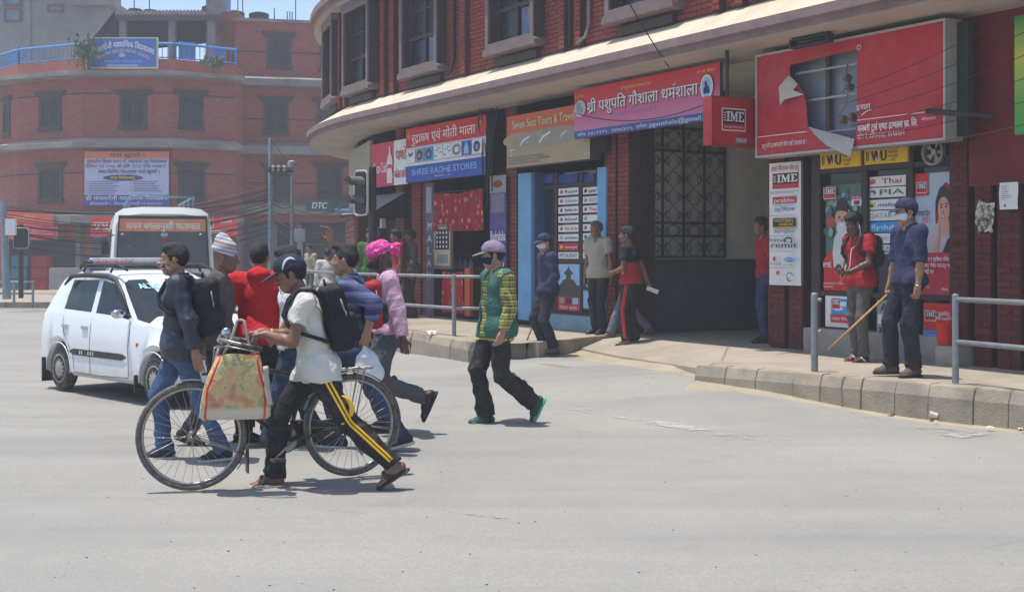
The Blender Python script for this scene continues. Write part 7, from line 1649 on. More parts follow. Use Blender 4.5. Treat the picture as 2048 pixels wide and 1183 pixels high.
for y in (-1, 1):
    for k in range(5): mb = MB(); x1 = -.5 - k * 1.1; mb.add([(x1, y * (BW - .005), 1.42), (x1 - .95, y * (BW - .005), 1.42), (x1 - .95, y * (BW - .045), 2.15), (x1, y * (BW - .045), 2.15)], [(0, 1, 2, 3)]); part('side_window', mb, glass('bus_glass'), bus, False, False)
    for x in (-.9, -4.8): mb = MB(); mb.lathe((x, y * .98, .40), [(.15, -.1), (.36, -.11), (.40, -.06), (.40, .06), (.36, .11), (.15, .1), (0, .06)], 22, axis=1); part('wheel', mb, TYRE, bus, True, False)
    mb = MB(); mb.lathe((.03, y * .72, .82), [(0, .02), (.11, .015), (.12, -.02)], 14, axis=0); part('headlight', mb, glass('headlight_glass'), bus, True, False)
    mb = MB(); mb.tube([(.0, y * 1.02, 2.0), (.18, y * 1.2, 1.95), (.18, y * 1.2, 1.75)], .015, 6); mb.box((.16, y * 1.2, 1.72), (.03, .08, .14)); part('wing_mirror', mb, TRIM, bus, False, False)
    mb = MB(); mb.tube([(.03, y * .3, 1.34), (.04, y * .3 - .2, 1.42), (.04, y * .3 - .45, 1.40)], .012, 5); part('wiper', mb, TRIM, bus, True, False)
mb = MB(); mb.box((.04, 0, .55), (.06, 1.08, .13)); part('bumper', mb, M('bus_bumper', (.25, .26, .28), .7), bus, False, False, .03)
for z in (1.05, 1.12, 1.19): mb = MB(); mb.box((.03, 0, z), (.02, .6, .018)); part('grille_bar', mb, GREY, bus, False, False)
mb = MB(); BR_ = ink('rack_blue', (90, 140, 160))
for q in (((-.5, -.68, 2.85), (-.5, .68, 2.85)), ((-5.5, -.68, 2.85), (-.5, -.68, 2.85)), ((-5.5, .68, 2.85), (-.5, .68, 2.85))): mb.tube(q, .022, 6)
for x in (-.5, -2, -3.5, -5.5):
    for y in (-.68, .68): mb.tube([(x, y, 2.58), (x, y, 2.87)], .018, 5)
part('roof_rack', mb, BR_, bus, True, False)
# ------------------------------------------------------------------ bicycle
brc, bfc = gnd(703, 951), gnd(384, 981); bd = bfc - brc; bl_ = np.linalg.norm(bd); bang = math.atan2(bd[1], bd[0]); bmid = (brc + bfc) / 2; WB = bl_ / 2; WRD = .368
bike = thing('bicycle', 'old black roadster bicycle being pushed, a bag on its handlebar', 'bicycle', bmid, bang)
BKP = M('bike_black', (.02, .02, .021), .4, .2, 14, .2, 60, dust=.35); BCH = M('bike_steel', (.34, .33, .31), .35, .25, 16, .3, 80, .8, dust=.3); TYB = M('bike_tyre', (.10, .09, .08), .9, .25, 20, .4, 80, dust=.6); LEA = M('saddle_leather', (.03, .02, .015), .5)
steer = R(193.5 - 211.2); SX = WB - .10
def st(x, y, z):                                       # a point turned with the handlebar
    dx = x - (WB - .045); c, s = math.cos(steer), math.sin(steer); return A(WB - .045 + dx * c - y * s, dx * s + y * c, z)
def bwheel(cx, tr_):
    f = tr_; w = part('wheel', MB().add([f(cx, .0, WRD), f(cx + .004, 0, WRD), f(cx, 0, WRD + .004)], [(0, 1, 2)]), BCH, bike, False, False)
    ring = lambda r, m=72: [f(cx + r * math.cos(2 * math.pi * k / m), 0, WRD + r * math.sin(2 * math.pi * k / m)) for k in range(m)]
    mb = MB(); mb.tube(ring(WRD - .019), .019, 10, closed=True); part('tyre', mb, TYB, w, True, False)
    mb = MB(); mb.tube(ring(WRD - .045), .011, 6, closed=True); part('rim', mb, BCH, w, True, False)
    mb = MB(); mb.tube([f(cx, -.045, WRD), f(cx, .045, WRD)], .017, 10); mb.tube([f(cx, -.03, WRD), f(cx, -.025, WRD)], .030, 12); mb.tube([f(cx, .025, WRD), f(cx, .03, WRD)], .030, 12); mb.tube([f(cx, -.075, WRD), f(cx, .075, WRD)], .006, 6); part('hub', mb, BCH, w, True, False)
    for k in range(32):
        a = 2 * math.pi * k / 32; b = a + (.55 if (k // 2) % 2 else -.55); y = .027 * (1 if k % 2 else -1)
        mb = MB(); mb.tube([f(cx + .028 * math.cos(b), y, WRD + .028 * math.sin(b)), f(cx + (WRD - .05) * math.cos(a), 0, WRD + (WRD - .05) * math.sin(a))], .0016, 4); part('spoke', mb, BCH, w, False, False)
    return w
nt_f = lambda x, y, z: A(x, y, z)
bwheel(-WB, nt_f); bwheel(WB, st)
def tubep(nm, pts, r, m=BKP, seg=8, pr=bike): mb = MB(); mb.tube(pts, r, seg); return part(nm, mb, m, pr, True, False)
BB = A(-.10, 0, .29); ST = A(-.235, 0, .76); HT, HB = A(SX - .075, 0, .90), A(SX - .02, 0, .70); RA = A(-WB, 0, WRD)
for nm, p in (('top_tube', (ST + A(.01, 0, -.03), HT + A(.01, 0, -.03))), ('down_tube', (BB, HB)), ('seat_tube', (BB, ST + A(-.02, 0, .10))), ('head_tube', (HT + A(-.01, 0, .04), HB + A(.008, 0, -.03)))): tubep(nm, p, .016 if nm != 'head_tube' else .02)
for y in (-.05, .05): tubep('chain_stay', [BB + A(0, y * .6, 0), RA + A(0, y, 0)], .009); tubep('seat_stay', [ST + A(0, y * .4, 0), RA + A(0, y, 0)], .008)
for y in (-.052, .052): tubep('fork_blade', [st(SX + .0, y * .8, .70), st(SX + .03, y, .55), st(WB - .02, y, WRD + .02), st(WB, y, WRD)], [.013, .013, .010, .009])
tubep('fork_crown', [st(SX, -.05, .715), st(SX, .05, .715)], .016); tubep('stem', [st(SX - .01, 0, .72), st(SX - .095, 0, 1.0)], .013, BCH)
hb = [st(SX - .36, -.28, .965), st(SX - .22, -.27, 1.0), st(SX - .09, -.20, 1.03), st(SX - .075, -.08, 1.01), st(SX - .08, .08, 1.01), st(SX - .09, .20, 1.03), st(SX - .22, .27, 1.0), st(SX - .36, .28, .965)]
tubep('handlebar', hb, .012, BCH)
for k in (0, 6): tubep('grip', [hb[k], hb[k + 1]], .017, BKP)
for q in (1, -1): tubep('brake_rod', [st(SX - .34, q * .25, .945), st(SX - .12, q * .17, .985), st(SX - .05, q * .05, .96), st(SX - .03, q * .03, .74)], .005, BCH, 6)
mb = MB(); p = st(SX - .13, -.16, 1.04); mb.lathe(p, [(0, .05), (.018, .048), (.03, .034), (.034, .012), (.034, 0), (.006, 0), (.006, -.03)], 14); part('bell', mb, CHR, bike, True, False)
def fender(cx, f, a0, a1):
    rows = [[f(cx + (WRD + .018 - abs(q) * 8 * .022) * math.cos(a), q, WRD + (WRD + .018 - abs(q) * 8 * .022) * math.sin(a)) for q in (-.03, -.015, 0, .015, .03)] for a in np.linspace(a0, a1, 26)]; mb = MB(); mb.grid(rows); part('mudguard', mb, M('mudguard_grey', (.10, .10, .105), .5, .2, 12, .2, 60, .3, dust=.4), bike, True, False)
    for y in (-.03, .03): tubep('mudguard_stay', [f(cx, y * 1.6, WRD), f(cx + (WRD + .01) * math.cos(a1 - .3), y, WRD + (WRD + .01) * math.sin(a1 - .3))], .004, BCH, 5)
fender(-WB, nt_f, R(20), R(205)); fender(WB, st, R(75), R(218))
mb = MB(); mb.box(st(WB - WRD - .0, 0, .19), (.006, .045, .08), rot(-10)); part('mud_flap', mb, BKP, bike, False, False)
S_ = Solid().ell(ST + A(-.08, 0, .17), (.10, .095, .035), I3, .02).cone(ST + A(-.02, 0, .17), ST + A(.14, 0, .165), .045, .022, .03).plane(ST + A(0, 0, .155), (0, 0, -1)); link('saddle', S_.mesh('saddle', LEA, .01), bike)
for x in (-.13, -.06): mb = MB(); mb.lathe(ST + A(x, .05, .10), [(.022 + .006 * (k % 2), k * .008) for k in range(8)], 10); mb.lathe(ST + A(x, -.05, .10), [(.022 + .006 * (k % 2), k * .008) for k in range(8)], 10); part('saddle_spring', mb, BCH, bike, True, False)
mb = MB(); mb.lathe(BB + A(0, -.05, 0), [(.085, -.003), (.095, -.003), (.095, .003), (.085, .003), (.02, .003)], 28, axis=1); part('chain_ring', mb, BCH, bike, True, False)
S_ = Solid().cone(BB + A(.05, -.055, .0), RA + A(.04, -.055, -.0), .10, .06, .02); S_.plane(BB + A(0, -.048, 0), (0, 1, 0)).plane(BB + A(0, -.062, 0), (0, -1, 0)); link('chain_case', S_.mesh('chain_case', BKP, .012), bike)
tubep('crank', [BB + A(0, .07, 0), BB + A(.12, .075, -.11)], .009, BCH); tubep('crank', [BB + A(0, -.07, 0), BB + A(-.12, -.075, .11)], .009, BCH)
for s, y in ((1, 1), (-1, -1)): mb = MB(); mb.box(BB + A(.12 * s, y * .125, -.11 * s), (.045, .045, .011)); part('pedal', mb, BKP, bike, False, False, .004)
for y in (-.055, .055): tubep('carrier_rail', [A(-.26, y, .76), A(-WB - .14, y, .775), A(-WB - .17, 0, .775)], .006, BCH, 6); tubep('carrier_leg', [A(-WB - .08, y, .775), A(-WB, y, WRD)], .006, BCH, 6)
for k in range(4): tubep('carrier_bar', [A(-.36 - k * .1, -.055, .775), A(-.36 - k * .1, .055, .775)], .005, BCH, 6)
for y in (-.075, .075): tubep('stand_leg', [A(-WB + .01, y, WRD), A(-WB - .13, y * 1.4, WRD - .24)], .009, BCH)
tubep('dynamo', [st(WB - .05, -.06, WRD + .10), st(WB - .09, -.06, WRD + .20)], .022, BCH)
BAGP, nt_, bs_, L_ = new_mat('printed_bag'); co_ = coord(nt_); f_ = noise(nt_, co_, 9, 4, .6); sp_ = nt_.nodes.new('ShaderNodeSeparateXYZ'); L_.new(co_, sp_.inputs[0])
c_ = ramp(nt_, f_, [(.28, lin((150, 45, 35))), (.40, lin((205, 120, 60))), (.5, lin((210, 180, 90))), (.58, lin((120, 130, 60))), (.7, lin((205, 195, 170)))])
c_ = mix(nt_, ramp(nt_, sp_.outputs[2], [(.06, 1.), (.085, 0.)]), c_, lin((205, 195, 175))); L_.new(mix(nt_, .36, c_, lin((178, 168, 150))), bs_.inputs[0]); bs_.inputs['Roughness'].default_value = .45; bump(nt_, bs_, noise(nt_, co_, 12, 5), .8, .03)
bp = at(470, 836, 8.72); bh2 = math.radians(190); bag = thing('shopping_bag', 'printed woven carrier bag with red piping hanging from the bicycle handlebar', 'bag', bp, bh2); rows = []
for z, hw, hd_, j in ((0, .215, .07, .0), (.015, .235, .085, .0), (.10, .232, .085, .004), (.20, .215, .08, .006), (.30, .185, .07, .008), (.38, .155, .055, .010), (.43, .145, .045, .012)):
    r = []
    for k in range(44):
        a = 2 * math.pi * k / 44; cx_ = math.copysign(abs(math.cos(a)) ** .45, math.cos(a)) * hw; cy = math.copysign(abs(math.sin(a)) ** .5, math.sin(a)) * hd_
        nn = mnoise.noise(Vector((cx_ * 7, cy * 7, z * 8))); r.append((cx_ + nn * j * 3 - z * .04, cy + nn * j * 5, z + (nn * .03 if z > .4 else 0)))
    rows.append(r)
mb = MB(); mb.grid(rows, 0, True); mb.add(rows[0], [tuple(range(44))[::-1]]); part('sack', mb, BAGP, bag, True, False)
for k in (6, 16, 28, 38): mb = MB(); mb.tube([rows[i][k] for i in range(len(rows))], .007, 6); part('piping', mb, ink('piping_red', (210, 50, 50)), bag, True, False)
SIDE = cloth('sack_grey', (.42, .39, .34), .7); S_ = Solid().box((-.215, 0.03, .22), (.012, .055, .12), .008, rot(0, 7)); link('side_fold', S_.mesh('side_fold', SIDE, .010, .010, 40, 2), bag)
for sx in (-1, 1): mb = MB(); mb.tube([(sx * .10 - .02, .0, .42), (sx * .05 - .03, .0, .54), (-.035 + sx * .022, 0, .655), (-.03, .0, .66)], .011, 6); part('handle', mb, SIDE, bag, True, False)
# ------------------------------------------------------------------ people
JE = cloth('jeans', (.055, .10, .20), .85, .3, 9); JED = cloth('dark_jeans', (.03, .05, .10), .85, .3, 9); BKC = cloth('black', (.02, .02, .023), .75, .2, 8, .10); WHC = cloth('offwhite', (.62, .60, .55), .9, .08, 6, .05); REDC = cloth('red_hood', (.55, .02, .025), .85, .12, 5, .0)
GRYC = cloth('grey_brown', (.10, .09, .085), .9); GPT = cloth('grey_trouser', (.085, .095, .105), .85); NVY = cloth('navy_uniform', (.03, .032, .085), .8, .2, 7, .06); NVT = cloth('navy_trouser', (.018, .018, .032), .8, .2, 7, .08)
PNK = cloth('pink_shirt', (.60, .37, .48), .85, .1, 5, .0); VST = cloth('green_vest', (.04, .135, .10), .7, .14, 5, .03); CRM = cloth('cream_shirt', (.40, .36, .27), .9, .1, 5, .05); BLG = cloth('blue_grey', (.13, .15, .21), .9); PUR = cloth('purple_cap', (.29, .21, .30), .85); RPO = cloth('red_polo', (.36, .02, .03), .85, .14, 5, .0); WPS = cloth('pure_white', (.74, .75, .77), .9, .06, 6, .0)
def pattern(name, fn, rough=.85):
    m, nt, bs, L = new_mat('cloth_' + name); co = coord(nt); L.new(fn(nt, co, L), bs.inputs[0]); bs.inputs['Roughness'].default_value = rough; bump(nt, bs, noise(nt, co, 420, 3), .25, .01); return m
def sep(nt, co, L): s = nt.nodes.new('ShaderNodeSeparateXYZ'); L.new(co, s.inputs[0]); return s.outputs
def band(nt, v, freq, th): return mathn(nt, 'GREATER_THAN', mathn(nt, 'SINE', mathn(nt, 'MULTIPLY', v, freq)), th)
def plaid(nt, co, L):
    s = sep(nt, co, L); h = mathn(nt, 'ADD', s[1], mathn(nt, 'MULTIPLY', s[0], .9)); a, b = band(nt, s[2], 210, .1), band(nt, h, 210, .1); c = mix(nt, mathn(nt, 'MULTIPLY', mathn(nt, 'ADD', a, b), .5), lin((165, 164, 72)), lin((52, 56, 42))); return mix(nt, mathn(nt, 'MULTIPLY', band(nt, s[2], 105, .9), .8), c, lin((210, 205, 150)))
def stripes(nt, co, L):
    s = sep(nt, co, L); n_ = mathn(nt, 'ADD', s[2], mathn(nt, 'MULTIPLY', noise(nt, co, 3), .04)); c = mix(nt, band(nt, n_, 68, .15), (.035, .045, .13), (.13, .15, .30)); return mix(nt, mathn(nt, 'MULTIPLY', band(nt, n_, 136, .86), .7), c, (.02, .02, .05))
def specks(nt, co, L): return mix(nt, ramp(nt, noise(nt, co, 85, 3, .75), [(.60, 0.), (.68, .8)]), mix(nt, noise(nt, co, 5), (.012, .018, .035), (.03, .038, .06)), (.20, .22, .25))
def knit(nt, co, L): s = sep(nt, co, L); q = mathn(nt, 'ADD', s[2], mathn(nt, 'MULTIPLY', s[0], .25)); c = mix(nt, band(nt, q, 190, .2), (.55, .53, .52), (.28, .27, .38)); return mix(nt, mathn(nt, 'MULTIPLY', band(nt, q, 63, .75), .8), c, (.30, .17, .10))
def paisley(nt, co, L): return mix(nt, ramp(nt, noise(nt, co, 42, 3, .7), [(.58, 0.), (.64, 1.)]), mix(nt, noise(nt, co, 9), (.62, .02, .20), (.80, .05, .32)), (.70, .55, .62))
def camo(nt, co, L): return ramp(nt, noise(nt, co, 38, 3, .6), [(.36, (.02, .016, .015)), (.44, (.18, .11, .06)), (.52, (.55, .50, .46)), (.62, (.30, .05, .05)), (.7, (.45, .42, .1))])
PLAID = pattern('plaid', plaid); STRP = pattern('navy_stripe', stripes); SPK = pattern('dark_speckle', specks, .5); KNT = pattern('striped_knit', knit); PSL = pattern('pink_paisley', paisley); CAM = pattern('printed_mask', camo)
def S(px, py, Y, head, H, z=0):                       # stand point under pixel px; and a maker of body points from pixels
    loc = at(px, HOR, Y); loc[2] = z; s = H / 1.72; c, q = math.cos(-R(head)), math.sin(-R(head))
    def L(x, y, dY=0): p = (at(x, y, Y + dY) - loc) / s; return (p[0] * c - p[1] * q, p[0] * q + p[1] * c, p[2])
    return loc, L
SNK = dict(kind='sneaker', mat=cloth('shoe_black', (.02, .022, .03), .7), sole=M('sole_white', (.5, .5, .48), .8), lace=WHC); DRS = dict(kind='dress', mat=M('shoe_leather', (.02, .017, .015), .45), sole=BKC)
def stand(k=0): return dict(legL=((.03, .09, .09), 0, 8), legR=((-.03, -.09, .09), 0, -8), hip=(0, 0, .966))
# man pushing the bicycle
loc, L = S(628, 0, 9.0, 192, 1.67)
J5 = human('man in navy cap, cream shirt and striped track trousers pushing the old bicycle', loc, 192, 1.67, dict(lean=13, hip=(-.02, 0, .86), hd=(0, 16, 0), armL=L(531, 668, -.10), armR=L(522, 664, .18), poleL=(-.2, .5, -1), poleR=(-.2, -.5, -1), handL=dict(curl=.9, dir=(1, -.15, -.1), palm=(0, 0, -1), thumb=(0, -1, 0)), handR=dict(curl=.9, dir=(1, .1, -.1), palm=(0, 0, -1), thumb=(0, 1, 0)),
     legR=(L(548, 946, .10), 0, 2), legL=(L(785, 926, -.10), 30, 4), kpL=(1, .1, -.2)), dict(skin=SK2, face=True, moustache=True, hair='short', build=1.02, top=dict(mat=WHC, sleeve=.27, hem=-.12, fit=.018, loose=.014, collar=WHC, wr=.009), trousers=dict(mat=BKC, fit=.022, flare=.035, wr=.011), shoes=dict(kind='sandal', mat=cloth('sandal_rubber', (.05, .045, .042), .8), band=True), cap=dict(mat=cloth('cap_navy', (.025, .034, .06), .8, .12, 6, .0), band=WPS, brim=.095, drop=.028)), .0078, seed=3)
backpack('black backpack worn by the man pushing the bicycle', J5, cloth('pack_black', (.012, .012, .014), .7, .2, 6, .05), size=(.09, .155, .25), drop=-.05)
YST = ink('stripe_yellow', (240, 190, 40)); r5 = J5['root']
def stripe(J, q, offs, mat, w=.009, out=.088, a0=.05, a1=.97):
    hp, kn, an = J['hp' + q], J['kn' + q], J['an' + q]; y = J['y' + q]
    for o in offs:
        pts = []; rs = []
        for t in np.linspace(a0, a1, 22):
            p = hp + (kn - hp) * (t * 2) if t < .5 else kn + (an - kn) * (t * 2 - 1); d = (kn - hp) if t < .5 else (an - kn); d = d / np.linalg.norm(d); lat = A(0, y, 0) - d * d[1] * y; lat /= np.linalg.norm(lat); fw = np.cross(lat, d)
            r = ((.084 + .022) * (1 - t * 2) + (.058 + .022) * t * 2 if t < .5 else (.08) * (2 - t * 2) + (.078) * (t * 2 - 1)); g = min(1, max(0, (t - .05) / .1)); pts.append(p + (lat + fw * o) / math.hypot(1, o) * (r + .0015)); rs.append(w)
        mb = MB(); mb.tube(pts, rs, 6); part('stripe', mb, mat, J['root'], True, False)
stripe(J5, 'L', (.0, .30), YST)
hp, kn = J5['hpL'], J5['knL']; d = (kn - hp); mb = MB(); pts = []
hp, kn, an = J5['hpL'], J5['knL'], J5['anL']; pts = []
for k in range(12):
    t = k / 11; a = R(100 + 165 * t); c = hp + (kn - hp) * .80; fw = A(1, 0, 0); p = c + A(.02 + .085 * math.cos(a) * 1.0, 0, .02 + .10 * math.sin(a)); lat = A(0, 1, 0); pts.append(p + lat * (.086 - .055 * ((p[0] - c[0]) / .1) ** 2 * .6))
mb.tube(pts, [.004, .010, .014, .017, .018, .018, .018, .016, .013, .010, .007, .004], 6); part('swoosh', mb, YST, r5, True, False)
pw = J5['wrL'] - J5['fdL'] * .045; mb = MB(); mb.tube([pw + .034 * (math.cos(a) * A(0, .7, .7) + math.sin(a) * A(0, -.7, .7)) for a in np.linspace(0, 6.28, 16)], .006, 6, closed=True); part('wristband', mb, YST, r5, True, False)
# young man in dark speckled jacket
loc, L = S(362, 0, 10.1, 188, 1.68)
J = human('young man in dark speckled jacket and blue jeans with a patterned mask', loc, 188, 1.68, dict(lean=2, hip=(0, 0, .925), hd=(8, 2, 0), armL=L(393, 712, -.22), armR=(-.05, -.25, .82), poleL=(-1, .3, 0), handL=dict(curl=.25), legL=(L(444, 898, -.05), 4, 6), legR=(L(330, 893, .1), 0, -4)), dict(skin=SK1, mask=CAM, top=dict(mat=SPK, name='jacket', hem=-.12, fit=.024, loose=.018, collar=SPK, wr=.011), trousers=dict(mat=JE, fit=.016, wr=.009), shoes=SNK), .0088, seed=8)
backpack('black backpack on the young man in the speckled jacket', J, cloth('pack_soot', (.016, .016, .02), .7, .2, 6, .06), size=(.095, .16, .24), drop=-.06)
# man in striped knit cap, walking the other way
loc, L = S(432, 0, 11.0, 5, 1.70)
human('man in striped knit cap and grey brown jacket facing right beside the white car', loc, 5, 1.70, dict(lean=4, hip=(0, 0, .92), hd=(-4, 6, 0), armL=(.1, .26, .86), armR=(-.08, -.27, .84), legL=((.22, .08, .09), 0, 0), legR=((-.22, -.08, .12), 22, 0)), dict(skin=SK2, hair=None, knit=KNT, top=dict(mat=GRYC, name='jacket', hem=-.12, fit=.028, loose=.02, collar=GRYC, wr=.009), trousers=dict(mat=BKC), shoes=DRS), .0092, seed=12)
# red hooded man seen from behind
loc, L = S(517, 0, 11.3, 100, 1.70)
human('man in bright red hooded top seen from behind, dark trousers', loc, 100, 1.70, dict(lean=3, hip=(0, 0, .92), hd=(-18, 0, 0), armL=(.12, .30, .92), armR=(.1, -.27, .90), legL=((.18, .1, .09), 0, 0), legR=((-.2, -.08, .12), 20, 0)), dict(skin=SK1, face=False, top=dict(mat=REDC, name='hooded_top', hem=-.10, fit=.032, loose=.02, hood=True, wr=.010), trousers=dict(mat=BKC), shoes=DRS), .0092, seed=15)
# white shirt behind the cyclist
loc, L = S(592, 0, 10.9, 178, 1.68)
human('man in plain white shirt and jeans mostly hidden behind the man with the bicycle', loc, 178, 1.68, dict(lean=4, hip=(0, 0, .90), hd=(0, 6, 0), armL=(.12, .24, .95), armR=(.1, -.24, .9), legL=(L(535, 882, -.1), 0, 0), legR=(L(640, 868, .1), 22, 0)), dict(skin=SK1, hair='thick', top=dict(mat=WPS, sleeve=.3, hem=-.08, fit=.018, loose=.012, wr=.009), trousers=dict(mat=JED), shoes=dict(kind='dress', mat=M('shoe_tan', (.10, .075, .05), .6), sole=BKC)), .0095, seed=18)
# raised arm
loc, L = S(708, 0, 10.7, 182, 1.69)
J6 = human('young man in navy striped shirt with one arm raised and a red backpack', loc, 182, 1.69, dict(lean=3, hip=(.02, 0, .90), hd=(-4, -3, 0), armR=L(663, 482, .22), poleR=(-.3, -.6, -.4), handR=dict(curl=.35, dir=(.25, .1, 1), palm=(.6, .8, 0)), armL=L(733, 668, -.25), poleL=(-1, .4, 0), legL=(L(803, 868, -.08), 14, 2), legR=(L(676, 872, .1), -4, -2)), dict(skin=SK1, hair='quiff', top=dict(mat=STRP, sleeve=.78, hem=-.13, fit=.02, loose=.02, collar=STRP, wr=.010), trousers=dict(mat=JED, fit=.014), shoes=SNK), .0088, seed=21)
backpack('red and black backpack on the young man with the raised arm', J6, cloth('pack_red', (.35, .02, .03), .7, .15, 6, .0), cloth('pack_dark', (.02, .022, .03), .7), size=(.075, .14, .21), strap=cloth('strap_teal', (.03, .10, .13), .7), drop=-.05)
pw = wpt(J6, J6['palmL']); bgt = thing('plastic_bag', 'white plastic bag hanging from the hand of the young man in stripes', 'bag', pw - A(0, 0, .34)); S_ = Solid().ell((0.03, 0, .15), (.105, .07, .135), I3, .03).ell((.07, .0, .09), (.09, .07, .09), I3, .03).cone((.02, 0, .24), (0, 0, .335), .06, .018, .04); link('sack', S_.mesh('sack', M('white_plastic', (.68, .69, .70), .4, .08, 6), .009, .013, 46, 9), bgt)
# pink shirt
loc, L = S(776, 0, 11.65, 190, 1.74)
J7 = human('man in pink shirt and bright pink headscarf with a dark mask, head bowed', loc, 190, 1.72, dict(lean=1, hip=(0, 0, .91), hd=(-2, 20, 0), armL=L(806, 676, -.3), poleL=(-1, .3, -.2), armR=(.12, -.25, .86), legL=(L(848, 792, -.05), 66, 0), legR=(L(772, 838, .08), 0, 0), kpL=(1, .1, -.3)), dict(skin=SK4, hair=None, bandana=PSL, mask=cloth('mask_dark', (.05, .015, .018), .8), top=dict(mat=PNK, hem=-.02, fit=.022, loose=.004, collar=PNK, wr=.010), trousers=dict(mat=GPT, fit=.02, wr=.01), shoes=DRS), .009, seed=25)
mb = MB(); ch, Rc = J7['ch'], J7['Rc']; mb.tube([J7['nb'] + Rc @ A(.0, .06, .03), ch + Rc @ A(.12, .08, .06), ch + Rc @ A(.148, .02, -.12), ch + Rc @ A(.12, .17, -.22)], .007, 6); part('lanyard', mb, BKC, J7['root'], True, False)
# green vest
loc, L = S(994, 0, 12.35, 206, 1.72)
J8 = human('man in green vest over a yellow checked shirt with purple cap and navy mask', loc, 206, 1.72, dict(lean=0, hip=(0, 0, .915), hd=(-14, 4, 0), armL=L(1003, 668, -.22), poleL=(-1, .6, -.2), armR=(-.02, -.27, .88), handL=dict(curl=.4), legL=(L(1066, 803, .0), 62, 0), legR=(L(972, 828, .0), 0, -8), kpL=(1, .2, -.2)), dict(skin=SK3, build=1.06, hair='short', cap=dict(mat=PUR, brim=.085, drop=.02, brimmat=cloth('brim_grey', (.19, .16, .17), .85)), mask=cloth('mask_navy', (.02, .022, .05), .8, .15, 8, .0), top=dict(mat=PLAID, hem=-.14, fit=.018, loose=.016, belly=.022, collar=PLAID, sleeve=.93), over=dict(mat=VST, name='vest', sleeve=0, hem=-.10, fit=.030, loose=.022, belly=.022, open=.05, collar=VST, wr=.004), trousers=dict(mat=BKC, fit=.03, flare=.05, wr=.014), shoes=dict(kind='sneaker', mat=cloth('shoe_green', (.03, .09, .085), .7), sole=M('sole_green', (.12, .50, .22), .7), lace=WHC)), .0088, seed=31)
# guards
def guard(label, loc, head, H, pose, mask, vox, seed): return human(label, loc, head, H, pose, dict(skin=SK1, mask=mask, cap=dict(mat=NVY, brim=.07, drop=.022), top=dict(mat=NVY, name='uniform_shirt', hem=-.05, sleeve=pose.pop('slv', .52), fit=.02, loose=.004, collar=NVY, wr=.009), trousers=dict(mat=NVT, fit=.026, flare=.04, wr=.011), shoes=dict(kind='sneaker', mat=cloth('shoe_grey', (.10, .085, .08), .8), sole=BKC)), vox, seed=seed)
WMK = cloth('mask_white', (.62, .63, .66), .8, .06, 6, .0)
loc, L = S(1814, 0, 13.3, 197, 1.76, KZ)
J15 = guard('guard in navy uniform and white mask with a long cane on the near kerb', loc, 197, 1.76, dict(lean=-1, hip=(-.02, 0, .972), hd=(-6, 4, 0), armR=L(1776, 588, .28), poleR=(-1, -.2, -.3), handR=dict(curl=1.1, palm=(0, 1, .2)), armL=L(1834, 594, -.2), poleL=(-.8, .8, 0), handL=dict(curl=.7), legL=(L(1828, 733, -.05), 0, 6), legR=(L(1782, 727, .12), 0, -12), slv=.52), WMK, .0092, 41)
CANE = M('bamboo_cane', (.42, .22, .08), .6, .2, 14)
def stick(label, p, q, r=.014): mb = MB(); mb.tube([p, (A(*p) + A(*q)) / 2, q], [r, r, r * .8], 8); tag(part('cane', mb, CANE, None, True), label, 'stick')
g_ = wpt(J15, J15['palmR']); e_ = at(1656, 699, 13.25); stick('long bamboo cane held by the guard on the near kerb', g_ + (g_ - e_) * .10, e_)
mb = MB(); pw = J15['wrL'] - J15['fdL'] * .01; mb.tube([pw + .031 * (math.cos(a) * A(1, .0, .3) + math.sin(a) * A(0, 1, .1)) for a in np.linspace(0, 6.28, 14)], .006, 6, closed=True); part('watch', mb, CHR, J15['root'], True, False)
loc, L = S(1095, 0, 18.7, 200, 1.70, gz(.51, 18.7))
J9 = guard('guard in navy uniform leaning a cane on the ground before the travel office', loc, 200, 1.70, dict(lean=1, hip=(0, 0, .985), hd=(10, 5, 0), armR=L(1086, 586, .0), armL=L(1094, 580, -.1), poleL=(-.5, 1, -.4), slv=.93, handL=dict(curl=.9), handR=dict(curl=.9), legL=(L(1108, 693, -.05), 0, 4), legR=(L(1088, 690, .1), 0, -10)), WMK, .0125, 44)
g_ = wpt(J9, J9['palmR']); e_ = gnd(1041, 714, .10); stick('pale cane of the guard before the travel office', g_ + (g_ - e_) * .06, e_, .013)
# people at the passage
loc, L = S(1198, 0, 20.4, 228, 1.72, KZ)
human('man in cream short sleeved shirt standing by the blue door post', loc, 228, 1.72, dict(stand(), armL=(.02, .27, .84), armR=(.0, -.27, .84), hd=(-8, 3, 0)), dict(skin=SK2, hair='short', hairmat=M('hair_grey', (.10, .09, .085), .6), top=dict(mat=CRM, sleeve=.3, hem=-.10, fit=.022, loose=.016, collar=CRM), trousers=dict(mat=BKC), shoes=DRS), .013, seed=51)
loc, L = S(1262, 0, 18.9, 152, 1.68, .27)
TWO = pattern('red_black_tee', lambda nt, co, L: mix(nt, mathn(nt, 'GREATER_THAN', sep(nt, co, L)[2], 1.235), (.42, .02, .025), (.016, .016, .022)))
J11 = human('youth in red and black tee seen from behind reaching to his left', loc, 152, 1.68, dict(stand(), armL=L(1225, 545, .0), poleL=(-.5, .5, -1), armR=L(1298, 572, .1), handL=dict(curl=.15), hd=(14, 2, 0)), dict(skin=SK2, hair='thick', top=dict(mat=TWO, sleeve=.3, hem=-.05, fit=.02, loose=.012), trousers=dict(mat=BKC, fit=.022, flare=.03), shoes=dict(kind='sandal', mat=GRYC)), .012, seed=54)
